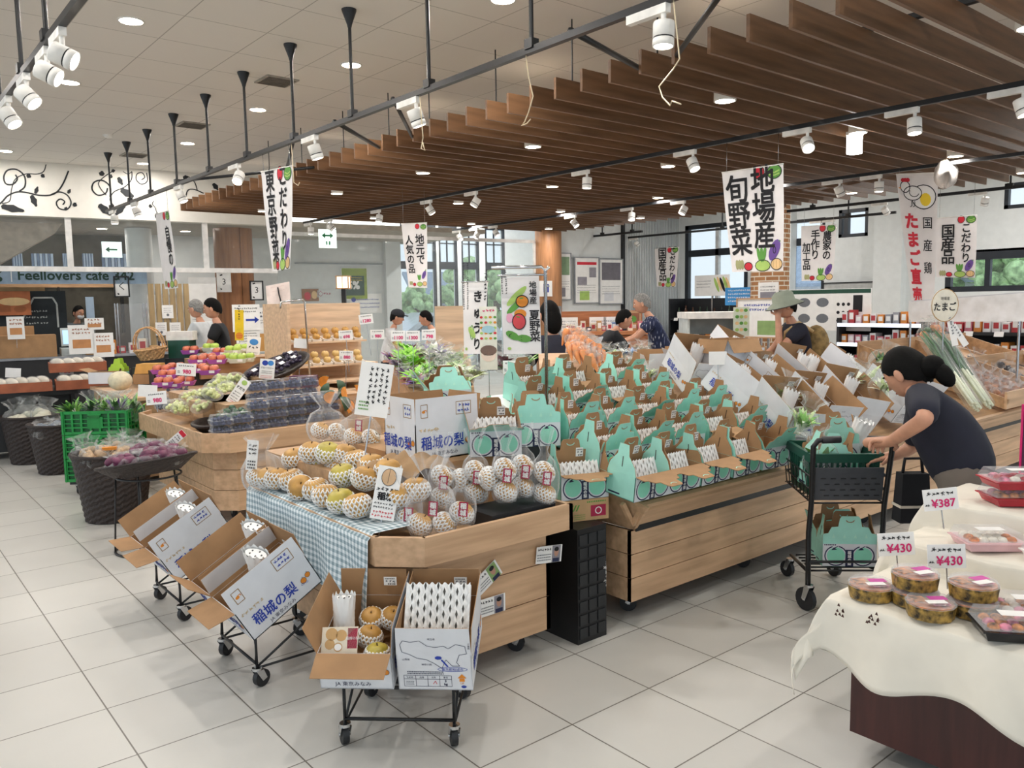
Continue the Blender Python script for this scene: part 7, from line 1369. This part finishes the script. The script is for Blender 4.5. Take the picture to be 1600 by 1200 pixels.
# ================================================================ centre: stepped pear rack, vegetable slope
PALEW = wood('pale birch board', 'd8b898', 'dfc2a2', rough=.5)
pr_ = thing('stepped_rack', 'pale wooden stepped rack with pears in paper cups', 'display rack', (3.48, 7.9, 0)); B().box((.54, .38, .81), (1.12, .03, 1.62), PALEW).build('back_board', pr_); B().box((-.02, .1, .81), (.03, .6, 1.62), PALEW).build('side_board', pr_); B().box((.54, .28, 1.2), (1.06, .2, .02), PALEW).build('shelf', pr_); B().box((.54, .15, .96), (1.06, .4, .02), PALEW).build('shelf', pr_); B().box((.54, .0, .36), (1.1, .7, .72), PALEW).build('base', pr_); B().box((.54, .05, .8), (1.06, .6, .02), PALEW).build('shelf', pr_)
CUP = mat('white paper cup', 'ece6dc', .7)
for r, (yy, zz, nn) in enumerate(((.26, 1.21, 8), (.02, .97, 7))):
    for i in range(nn):
        x = .1+.125*i; t = thing('pear_cup', 'paper cup of pears, %s from the side board on the %s rack shelf' % (nth(i), ('upper', 'lower')[r]), 'fruit tray', (3.48+x, 7.9+yy, zz), r=(.25, 0, 0), group='pear cups on the stepped rack'); b = B(); b.box((0, 0, .02), (.09, .12, .04), CUP, top=(1.25, 1.1)); b.build('cup', t)
        for k in range(2): o = inst('pear', fruit_me(PEAR if r == 0 else mat('pale pear skin', 'd2b070', .4, var=.06), .042, PROF, 12), t); o.location = (0, -.03+.06*k, .06+.045*k)
for i, (px, py, tx) in enumerate(((573, 497, '1280'), (541, 522, '698'), (590, 521, '980'), (541, 554, '880'), (470, 535, ''))): p = dep(px, py+9, 7.6); card('price_card', 'white price card on the stepped pear rack, '+('highest one', 'middle of the upper shelf', 'at its open end', 'on the lower shelf', 'blank one near the side board')[i], 'price card', tuple(p), .13, .09, price_art('', tx, .13, .09) if tx else (lambda b: None), (-.1, .05*(i-2), FACE*.6), .3)
p = dep(465, 475, 7.5); t = thing('wire_rack', 'bent steel banner pole standing before the stepped pear rack', 'pole', (p.x, p.y, .66)); b = B(); zz = dep(465, 468, 7.5).z-.66; b.tube([(.1, 0, 0), (.07, 0, zz-.02), (.05, 0, zz), (-.16, .0, zz-.02), (-.17, 0, zz-.08)], .009, CHROME, 8); b.build('pole', t); B().cyl((.1, 0, -.02), (.1, 0, .04), .02, BLACK, 10).build('foot', t)
vs_ = thing('vegetable_slope', 'sloping wooden vegetable counter in the middle of the shop', 'display stand'); qd = [dep(645, 612, 6.7), dep(742, 612, 6.7), dep(735, 556, 8.1), dep(608, 556, 8.1)]
b = B(); b.ext([q-Vector((0, 0, .03)) for q in qd], (0, 0, -.04), OAKD); b.build('sloped_deck', vs_)
b = B(); b.add([(q.x, q.y, 0) for q in qd]+[(q.x, q.y, q.z-.07) for q in qd], [(0, 1, 5, 4), (1, 2, 6, 5), (2, 3, 7, 6), (3, 0, 4, 7)], OAK); b.build('base', vs_)
p = dep(705, 520, 8.7); t = thing('wood_panel', 'plain pale wooden panel behind the vegetable slope', 'panel', (p.x, p.y, 0), FACE); B().box((0, 0, .78), (.34, .03, 1.58), PALEW).build('board', t); B().box((0, .05, .02), (.4, .2, .04), PALEW).build('foot', t)
BRIGHT = mat('bright lettuce', '8cd040', .5, var=.2, scale=20); RADISH = mat('red leaf', '8a2848', .5, var=.2); WHITEV = mat('white vegetable', 'e8e8e0', .5, var=.06); CARROT = mat('carrot', 'e8955a', .5, var=.1, scale=14)
MIX = [(640, 558, (BRIGHT,), 'bright green lettuce'), (632, 548, (BRIGHT,), 'bright green lettuce'), (650, 570, (BRIGHT,), 'bright green lettuce'), (640, 575, (BRIGHT,), 'bright green lettuce'), (662, 583, (BRIGHT,), 'bright green lettuce'), (655, 592, (BRIGHT,), 'bright green lettuce'), (630, 563, (BRIGHT,), 'bright green lettuce'), (612, 560, (PURPLE, RADISH), 'purple leaf bag'), (622, 572, (PURPLE, RADISH), 'purple leaf bag'), (634, 585, (PURPLE, RADISH), 'purple leaf bag'), (645, 545, (RADISH, WHITEV), 'red and white root bag'), (665, 548, (WHITEV, LEAFP), 'white mushroom bag'), (680, 545, (WHITEV, PURPLE), 'white mushroom bag'), (690, 552, (WHITEV, PURPLE), 'white mushroom bag'), (675, 560, (WHITEV, LEAFD), 'white mushroom bag'), (690, 568, (WHITEV, LEAFD), 'aubergine bag'), (705, 560, (LEAFP, LEAF), 'yellow green sprout bag'), (715, 572, (LEAFP, LEAF), 'yellow green sprout bag'), (705, 578, (LEAFP, LEAF), 'yellow green sprout bag'), (725, 580, (LEAFP, STALK), 'pale stalk bag'), (785, 566, (RADISH,), 'red leaf bag'), (790, 576, (RADISH, LEAFD), 'red leaf bag'), (805, 575, (LEAFD, LEAF), 'dark greens bag'), (820, 570, (LEAFD, LEAF), 'dark greens bag'), (652, 596, (PURPLE, RADISH), 'purple leaf bag'), (668, 600, (LEAF, BRIGHT), 'green leaf bag'), (685, 592, (LEAFD, WHITEV), 'dark and white leaf bag'), (700, 600, (LEAFP, STALK), 'pale stalk bag'), (712, 592, (LEAFP, LEAF), 'yellow green sprout bag'), (728, 598, (LEAFP, LEAF), 'yellow green sprout bag'), (720, 560, (LEAFP, LEAF), 'yellow green sprout bag'), (675, 578, (LEAF, LEAFD), 'green leaf bag'), (655, 552, (WHITEV, LEAFP), 'white mushroom bag'), (738, 585, (LEAFP, STALK), 'pale stalk bag'), (692, 582, (LEAFD, LEAF), 'green leaf bag')]
for i, (px, py, ms, s) in enumerate(MIX):
    tt = 6.7+(606-py)/40 if px < 760 else 6.2
    p = dep(px, py+6, max(tt, 6.75) if px < 760 else tt) ; M = T(*p) @ rot(.3, 0, i); lab = s+(' on the vegetable slope' if px < 760 else ' behind the banner stands')+', %s from its highest corner' % nth(i)
    veg_bag(M, lab, greens(100+i, ms, 44 if ms == (BRIGHT,) else 34, .13, .17 if ms == (BRIGHT,) else .12), .09, .16, i, bag=i > 6, group='vegetables on the slope')
for i, (px, py, tx, s) in enumerate(((622, 523, '1100', 'beside the cap-wearing person'), (645, 523, '1300', 'before the tall windows'), (670, 521, '798', 'beside the pale wooden panel'), (800, 574, '110', 'behind the teal carton row'), (1122, 560, '', 'plain one at the white cartons'))): p = dep(px, py+10, 6.6 if i < 3 else 5.2); card('price_card', 'white price card on the vegetable slope '+s, 'price card', tuple(p), .115, .085, price_art('', tx, .115, .085) if tx else (lambda b: None), (-.1, 0, FACE), 1.0 if i > 2 else .45)
# printed papers on the teal carton stand
p = Vector((3.12, 3.7, 1.004)); b = B(); b.box((0, 0, .005), (.34, .22, .01), PAPER); b.build('paper_stack', label='stack of white printed papers behind the teal cartons', cat='paper', loc=tuple(p), r=(.29, 0, 0))
# carrots, red bags, pepper greens, mushrooms behind the long stand
for i in range(14):
    px, py = 890+9*(i % 5)+6*(i//5), 530+11*(i//5)+6*(i % 5); p = dep(px, py, 6.1-.12*(i//5)); t = thing('carrot_bag', 'bag of pale orange carrots on the tilted board beyond the cartons, %s one' % nth(i), 'bag of carrots', group='carrot bags'); put(t, T(*p) @ rot(.4, 0, i*.3)); b = B(); [b.lathe([(.004, -.08), (.018, -.02), (.024, .05), (.01, .06)], CARROT, 8, c=(.04*(k-1.5), 0, .03)) for k in range(4)]; b.build('carrots_inside', t); inst('plastic_bag', bag_me(.08, .12, i % 4, .5, .9, BAGV), t)
p = dep(912, 556, 6.0); t = thing('tilted_board', 'tilted wooden board under the carrot bags', 'display board', (p.x, p.y, p.z-.16), FACE); B().box((0, .1, .02), (.65, .5, .03), OAK, r=(.55, 0, -.0)).build('board', t); B().box((0, .1, -.35), (.5, .3, .66), OAKD).build('base', t)
BK = [(905, 528, (RADISH,), 'red potato bag'), (920, 530, (RADISH,), 'red potato bag'), (935, 532, (RADISH,), 'red potato bag'), (948, 545, (LEAFD,), 'dark green bag'), (960, 548, (LEAFP, LEAF), 'yellow green bag'), (975, 545, (WHITEV, mat('blue film', '8fb0dc', .4)), 'blue printed bag'), (990, 545, (WHITEV, mat('blue film')), 'blue printed bag'), (1005, 543, (mat('tan mushroom', 'd8c4a4', .6, var=.08), WHITEV), 'tan mushroom bag'), (1000, 538, (mat('tan mushroom'),), 'tan mushroom bag'), (965, 562, (LEAFD, LEAF), 'leafy bag'), (980, 572, (LEAFD, WHITEV), 'leafy bag'), (995, 565, (WHITEV, LEAFD), 'leafy bag'), (945, 565, (LEAFD, LEAFP), 'leafy bag'), (930, 575, (WHITEV, LEAFD), 'white flowered bag'), (955, 580, (WHITEV, LEAF), 'white flowered bag'), (975, 585, (LEAFP, WHITEV), 'white flowered bag'), (1010, 580, (LEAFP, LEAFD), 'leafy bag'), (1150, 555, (LEAF, BRIGHT), 'round green cabbage'), (1160, 562, (LEAF,), 'round green cabbage'), (880, 575, (WHITEV, LEAFD), 'white flowered bag')]
bc = thing('produce_counter', 'low wooden counter behind the teal cartons carrying bagged greens', 'display stand'); p = dep(985, 575, 6.4); bc.location = (p.x, p.y, 0); bc.rotation_euler = (0, 0, FACE); B().box((.15, .62, .49), (1.2, 1.2, .98), OAKD).build('body', bc); B().box((.15, .62, .995), (1.24, 1.24, .03), OAK).build('top', bc)
for i, (px, py, ms, s) in enumerate(BK):
    q = onz(px, py+4, 1.08); veg_bag(T(q.x, q.y, 1.01) @ rot(.2, 0, i), s+' beyond the cartons, %s along the low counter' % nth(i), greens(200+i, ms, 26, .1, .14), .09, .16, i, group='bagged greens on the low counter')
# ================================================================ back of the shop
CEDR = wood('red cedar board', 'a5643c', 'b4744a'); SHB = mat('black shelf', '191b1f', .5)
q0, q1 = dep(878, 500, 11.6), dep(1012, 494, 11.6); ln = (q1-q0).length; an = math.atan2(q1.y-q0.y, q1.x-q0.x)
ct = thing('sweets_counter', 'red brown wooden counter with packaged sweets under the posters', 'counter', (q0.x, q0.y, 0), an); B().box((ln/2, .25, .55), (ln, .5, 1.1), CEDR).build('body', ct); B().box((ln/2, .2, 1.14), (ln+.1, .6, .05), CEDR).build('countertop', ct); B().box((ln/2, .5, 1.3), (ln, .03, .3), CEDR).build('back_board', ct)
PKC = [mat('pack %s' % n, c, .5) for n, c in (('rose', 'd07a88'), ('cream', 'ece0cc'), ('red', 'b83a40'), ('white', 'eceaea'), ('tan', 'c49a68'), ('dark', '3c3c48'), ('blue', '6a8cb8'), ('orange', 'dc8a3c'), ('green', '6c9a60'))]
rd = random.Random(9); MC = T(q0.x, q0.y, 0) @ rot(0, 0, an); k = 0
def pack(M, label, w, d, h, m, group, cat='package', name='package', lab=True):
    t = thing(name, label, cat, group=group); put(t, M); B().box((0, 0, h/2), (w, d, h), m).build('box', t)
    if name != 'package': B().box((0, 0, h+.001), (w*.999, .05, .003), KRAFTL).build('tape', t); return t
    b = B(); b.rect(0, h*.55, w*.7, h*.5, PAPER if m not in (PKC[1], PKC[3]) else PKC[2], -d/2-.001); b.build('label', t); return t
for i in range(16):
    x = .08+ln*(i+.2)/16.5; pack(MC @ T(x, .1+.1*(i % 2), 1.166), 'small package on the red brown counter, %s from the tan column' % nth(i), ln/19, .1, rd.uniform(.06, .16), PKC[(i*3) % 7 if i > 3 else 1], 'packages on the sweets counter')
for i, x in enumerate((.1, .45, .62)): card('price_card', 'upright white card on the sweets counter, %s from the tan column' % nth(i), 'price card', tuple(MC @ Vector((ln*x, .3, 1.166))), .26, .2, price_art('', '', .26, .2) if 0 else (lambda b: b.scribble(0, .14, .2, 3, .04, .02, GREYI, -.002)), (0, 0, an), .0)
card('photo_card', 'small framed food photo on the sweets counter', 'photo', tuple(MC @ Vector((ln*.86, .3, 1.166))), .25, .28, lambda b: (b.rect(0, .14, .2, .22, mat('food photo', '8a5a40', .6), -.002), b.blob(0, .16, .06, .05, GREEN, -.003)), (0, 0, an), 0, m=OAKD)
card('portrait_panel', 'picture panel beside the tan column behind the sweets counter', 'poster', tuple(dep(866, 527, 11.0)), .2, .42, lambda b: (b.blob(0, .2, .06, .12, mat('teal photo', '3c7888', .6), -.002)), (0, 0, FACE), .9, m=mat('teal photo'))
def shelf(label, F, px0, px1, k, zs, d, mt, back=True, zt=None):
    x0, x1 = F.hit(px0, 480, k)[0], F.hit(px1, 480, k)[0]; t = thing('shelf_unit', label, 'shelf', F.M @ Vector((x0, k, 0)), F.rz); w_ = x1-x0; zt = zt or zs[-1]+.3
    for s in (0, w_): B().box((s, d/2, zt/2), (.04, d, zt), mt).build('side_panel', t)
    if back: B().box((w_/2, d, zt/2), (w_, .03, zt), mt).build('back_panel', t)
    for z in zs: B().box((w_/2, d/2, z), (w_, d, .035), mt).build('shelf', t)
    return t, w_, T(*t.location) @ rot(0, 0, F.rz)
def fill(M, w_, zs, d, n, label, group, hs=(.1, .22), seed=1, ms=None, bottle=False, tags=None):
    rd = random.Random(seed)
    for r, z in enumerate(zs):
        for i in range(n):
            x = w_*(i+.5)/n; h = rd.uniform(*hs); lab = '%s, %s along the %s shelf' % (label, nth(i), ('lowest', 'second', 'third', 'fourth')[r]); m = rd.choice(ms or PKC)
            if bottle:
                t = thing('bottle', lab, 'bottle', group=group); put(t, M @ T(x, d*.4, z+.02)); b = B(); b.lathe([(.035, 0), (.038, .02), (.038, h*.6), (.014, h*.78), (.014, h)], m, 10); b.build('glass', t); b = B(); b.lathe([(.0385, h*.15), (.0385, h*.45)], PAPER, 10, cap=False); b.build('label', t)
            else: pack(M @ T(x, d*.35, z+.02), lab, w_/n*.8, d*.4, h, m, group)
        if tags:
            for i in range(tags): b = B(); b.box((0, 0, 0), (.1, .004, .06), PAPER); o = b.build('price_tag', label='white shelf tag below the %s, %s along the %s shelf' % (group, nth(i), ('lowest', 'second', 'third', 'fourth')[r]), cat='price tag', group='shelf tags of the '+group); put(o, M @ T(w_*(i+.5)/tags, -.01, z-.0) @ rot(-.35, 0, 0))
t, w_, M = shelf('black wall shelf with dark bottles and white tags under the big window', PR, 1046, 1186, -1.2, (.5, .85, 1.2), .5, SHB, zt=1.62); fill(M, w_, (.5, .85, 1.2), .5, 12, 'dark bottle', 'bottles under the big window', (.18, .27), 3, [mat('dark bottle glass', '1c2022', .15), mat('amber bottle', '4a2c1a', .2), mat('green bottle', '24382a', .2)], True, 6)
flat('produce_poster', 'white board with leaf and root photos leaning on the bottle shelf top', 'poster', PR, 1112, 446, .85, .42, lambda b: (b.scribble(-.2, .3, .35, 3, .06, .025, GREYI, -.002), [b.blob(.12+.07*i, .22+.02*(i % 2), .035, .16, (LIME, TAN, INK)[i % 3], -.002, 10, .4) for i in range(5)]), -.75)
flat('blue_panel', 'bright blue printed panel before the brick column', 'sign', PR, 1157, 463, .62, .3, lambda b: b.scribble(0, .25, .5, 4, .06, .03, PAPER, -.002), -2.6, m=mat('bright blue print', '3c92d4', .6))
flat('wall_poster', 'grey photo poster on the brick column', 'poster', PR, 1200, 466, .36, .5, lambda b: (b.rect(0, .25, .28, .2, mat('grey photo'), -.002), b.scribble(0, .43, .28, 2, .05, .02, INK, -.002)), -3.1)
flat('notice_board', 'framed notice with small farm pictures below the brick column', 'sign', PR, 1188, 497, .85, .6, lambda b: (b.scribble(0, .5, .6, 2, .07, .04, BLUE, -.002), b.rect(.15, .15, .4, .22, mat('green photo'), -.002), b.blob(-.25, .12, .05, .05, PINK, -.002)), -3.4, fr=OAKD)
p = dep(1122, 535, 9.0); t = thing('display_fridge', 'white open display fridge before the bottle shelf', 'fridge', (p.x, p.y, 0), FACE); B().box((0, .3, .4), (.62, .6, .8), WHITE).build('body', t); B().box((0, .55, 1.1), (.62, .1, .62), mat('cool grey', 'c4ccca', .5)).build('back_panel', t); B().box((0, .3, 1.42), (.66, .62, .07), WHITE).build('canopy', t); B().box((0, .32, 1.1), (.58, .36, .02), WHITE).build('shelf', t)
for s in (-.31, .31): B().box((s, .32, 1.1), (.02, .5, .6), mat('cool grey')).build('side_panel', t)
MF = T(p.x, p.y, 0) @ rot(0, 0, FACE)
for r, z in enumerate((.81, 1.115)):
    for i in range(9): pack(MF @ T(-.25+.0625*i, .25, z), 'small pack in the white fridge, %s along its %s shelf' % (nth(i), ('lower', 'upper')[r]), .05, .08, .09, PKC[(i*2+r) % 9], 'packs in the white fridge')
card('illustrated_card', 'pale card with vegetable drawings standing before the white fridge', 'sign', tuple(dep(1158, 525, 7.6)), .15, .27, lambda b: [b.blob(-.04+.04*i, .06+.06*j, .018, .016, (LIME, TAN, GREEN)[(i+j) % 3], -.002) for i in range(3) for j in range(4)], (0, 0, FACE), .6, m=mat('pale green card', 'dce4d0', .7))
p = dep(1075, 560, 8.0); t = thing('jar_counter', 'low glass-fronted counter with jars behind the white cartons', 'counter', (p.x, p.y, 0), FACE); B().box((0, .3, .45), (2.2, .5, .9), mat('grey steel', '8c8f90', .4)).build('body', t); B().box((0, .3, .91), (2.25, .55, .03), OAKD).build('countertop', t)
for i in range(18):
    tt = thing('jar', 'small pale-lidded jar on the low counter, %s from the plaid shirt' % nth(i), 'jar', group='jars on the low counter'); put(tt, T(p.x, p.y, .926) @ rot(0, 0, FACE) @ T(-1.0+.118*i, .2+.1*(i % 2), 0)); b = B(); b.lathe([(.035, 0), (.04, .02), (.04, .075), (.034, .085)], PKC[(i*2) % 9], 12); b.build('glass', tt); b = B(); b.lathe([(.037, .085), (.037, .105), (0, .105)], PKC[3], 12, cap=False); b.build('lid', tt)
# right: food shelves before the window wall
flat('menu_board', 'wide white board with pot and food pictures behind the sun hat', 'sign', PR, 1285, 484, 1.5, .62, lambda b: (b.rect(0, .58, 1.48, .06, mat('deep green'), -.002), [b.blob(-.6+.3*i, .42-.24*j, .1, .07, GREYI, -.002) for i in range(3) for j in (0, 1)], [b.blob(.25+.08*i, .15+.12*j, .025, .025, INK, -.002) for i in range(3) for j in range(3)], b.rect(.55, .4, .14, .24, INK, -.003)), -3.0)
flat('lettering_strip', 'white strip with black writing over the picture board', 'sign', PR, 1262, 459, .8, .13, lambda b: b.scribble(0, .065, .7, 1, .05, .06, INK, -.002), -2.9)
flat('framed_board', 'black framed grey board on the window wall beside the high window', 'sign', PR, 1330, 468, 1.1, .62, lambda b: b.scribble(-.2, .5, .4, 3, .08, .04, GREYI, -.002), -.1, m=mat('grey board', 'b4b6b4', .6), fr=BLACK)
SNK = [PKC[0], PKC[3], PKC[7], mat('pale pink pack', 'e0c4cc', .4), mat('grey pack', '9a9ca4', .4), PKC[2]]
t, w_, M = shelf('black food shelf with lit edges beyond the sun hat', PR, 1310, 1440, -3.2, (.55, .92, 1.2), .5, SHB, zt=1.3); fill(M, w_, (.55, .92, 1.2), .5, 11, 'snack pack', 'snack packs beyond the sun hat', (.1, .2), 5, SNK)
for z in (.92, 1.2): B().box((w_/2, -.012, z), (w_, .012, .05), mat('lit shelf strip', 'e8f0ff', emit=1.6)).build('light_strip', t)
t, w_, M = shelf('black food shelf under the hanging white sheet', PR, 1448, 1640, -4.2, (.5, .85, 1.15), .5, SHB, zt=1.3); fill(M, w_, (.5, .85, 1.15), .5, 13, 'food pack', 'food packs under the white sheet', (.1, .2), 6, SNK, False, 4)
p = dep(1480, 560, 6.6)
def oval(b): b.blob(0, .13, .13, .13, mat('cream card', 'e2dccb', .7), -.002, 24); b.ring(0, .13, .135, .135, .006, mat('tan line', 'b08850', .7), -.003, 24); b.text('たまご', 0, .12, .075, INK, -.004, .015); b.text('地場産', 0, .185, .03, INK, -.004)
t = thing('oval_sign', 'cream oval sign reading たまご on a thin stake', 'sign', tuple(dep(1475, 502, 6.6)), FACE); b = B(); b.M = T(0, 0, .13) @ rot(PI/2, 0, 0) @ Matrix.Diagonal((.82, 1, 1, 1)); b.lathe([(0, -.004), (.135, -.004), (.135, .004), (0, .004)], mat('cream card', 'e2dccb', .7), 26, cap=False); b.build('panel', t); b = B(); b.M = T(0, -.004, 0) @ Matrix.Diagonal((.82, 1, 1, 1)); oval(b); b.build('lettering', t); B().cyl((0, .01, 0), (0, .01, -.5), .006, STEEL, 6).build('stake', t)
for i, (px, s) in enumerate(((1493, 'beside the oval egg sign'), (1510, 'tilted beyond the oval egg sign'))): card('name_tag', 'tall white tag '+s, 'sign', tuple(dep(px, 540, 6.5)), .05, .2, lambda b: b.scribble(0, .17, .14, 1, .02, .02, GREYI, -.002, vert=True), (0, (-.25, -.6)[i], FACE), .2)
p = dep(1590, 566, 10); basket(tuple(p-Vector((0, 0, .05))), 'oval red brown wicker basket of pale eggs beyond the onion bin', .28, .36, .12, mat('red brown wicker', '8c5634', .6, var=.2, scale=50, bump=.5), .7)
for i in range(12): a = i*2.4; rr = .03+.017*i; t = thing('egg_pack', 'wrapped pale egg pack in the red brown basket, %s one' % nth(i), 'eggs', (p.x+rr*math.cos(a), p.y+rr*.7*math.sin(a), p.z+.0), group='egg packs'); b = B(); b.ball((0, 0, .04), (.05, .04, .04), mat('egg shell', 'e8c8b4', .5), 10, 7); b.build('egg', t); b = B(); b.ball((0, 0, .045), (.056, .046, .046), CLEAR, 10, 7); b.build('wrap', t)
B().box((p.x, p.y, (p.z-.06)/2), (.6, .45, p.z-.06), SHB).build('egg_stand', label='black block under the red brown egg basket', cat='display stand')
for i, (px, py) in enumerate(((1452, 522), (1462, 518), (1446, 528), (1468, 526))): q = dep(px, py, 7.0); t = thing('tomato_bag', 'bag of orange tomatoes beneath the oval egg sign, %s one' % nth(i), 'bag of tomatoes', q, group='orange tomato bags'); b = B(); [b.ball((.03*(k-1), .02*(k % 2), .03), .03, CARROT if i else LEAFD, 9, 6) for k in range(3)]; b.build('tomato', t); inst('plastic_bag', bag_me(.07, .14, i, .5, .9, BAGV), t)
# cafe counter, register and goods at the entrance end
cx = P1.M @ Vector((P1.hit(160, 540, -.4)[0], -.4, 0)); t = thing('cafe_counter', 'black cafe counter with packaged sweets below the mural', 'counter', cx, P1.rz); B().box((0, .3, .46), (3.4, .6, .92), mat('black counter', '1c1d20', .5)).build('body', t); B().box((0, .3, .935), (3.5, .66, .03), mat('grey top', '8c9096', .4)).build('countertop', t)
MCf = T(*cx) @ rot(0, 0, P1.rz)
for i in range(12): pack(MCf @ T(-.15+.14*i, .12+.12*(i % 2), .952), 'sweet package on the black cafe counter, %s towards the column' % nth(i), .11, .1, .1+.05*(i % 3), PKC[(4, 5, 7, 2, 3, 1)[i % 6]], 'packages on the cafe counter')
pack(MCf @ T(-.95, .25, .952), 'large brown carton on the cafe counter end', .78, .4, .3, KRAFT, None, 'carton', 'shipping_carton')
pack(MCf @ T(-1.1, .5, .952), 'second brown carton behind the large one', .6, .12, .42, KRAFT, None, 'carton', 'shipping_carton')
t = thing('cash_register', 'pale cash register screen on the cafe counter', 'register'); put(t, MCf @ T(-.3, .35, .952)); B().box((0, 0, .05), (.4, .36, .1), mat('cool grey')).build('base', t); B().box((0, .08, .25), (.36, .04, .26), mat('cool grey'), r=(-.2, 0, 0)).build('screen_housing', t); b = B(); b.rect(0, 0, .31, .2, mat('screen glow', 'a8cdf0', emit=1.0), 0); o = b.build('screen', t); o.location = (0, .055, .25); o.rotation_euler = (-.2, 0, 0)
for i, (px, py, w_, h_, s) in enumerate(((129, 553, .32, .4, 'with pastry photos'), (163, 558, .26, .34, 'with dumpling photos'), (148, 515, .24, .16, 'with one price'), (26, 530, .2, .3, 'behind the brown cartons'))): p = P1.at(px, py, -.5); card('menu_card', 'upright cream menu card '+s+' at the cafe counter', 'sign', (p.x, p.y, p.z), w_, h_, (lambda b, w_=w_, h_=h_: (b.rect(.0, h_*.35, w_*.7, h_*.3, mat('pastry photo', 'c48a58', .6), -.002), b.scribble(0, h_*.85, w_*.7, 2, .05, .03, mat('rust'), -.002))), (0, 0, P1.rz), .12)
p = P1.at(207, 505, -.3); t = thing('glass_case', 'clear glass case on the cafe counter beside the pillar', 'case', (p.x, p.y, .952), P1.rz); B().box((0, .1, .36), (.38, .3, .7), LIDC).build('glass', t); b = B(); [b.box((sx, sy, .36), (.014, .014, .72), STEEL) for sx in (-.19, .19) for sy in (-.05, .25)]; b.build('frame', t)
t = thing('label_printer', 'dark green and white scale printer behind the apples', 'scale', tuple(dep(285, 545, 9.2)), FACE); B().box((0, 0, .0), (.24, .2, .2), mat('dark green plastic')).build('body', t); B().box((0, 0, .15), (.3, .14, .1), WHITE).build('display', t); B().box((0, 0, -.55), (.3, .25, .9), DARK).build('pedestal', t)
# a basket of chips behind the low banner: spare white bags in the middle distance
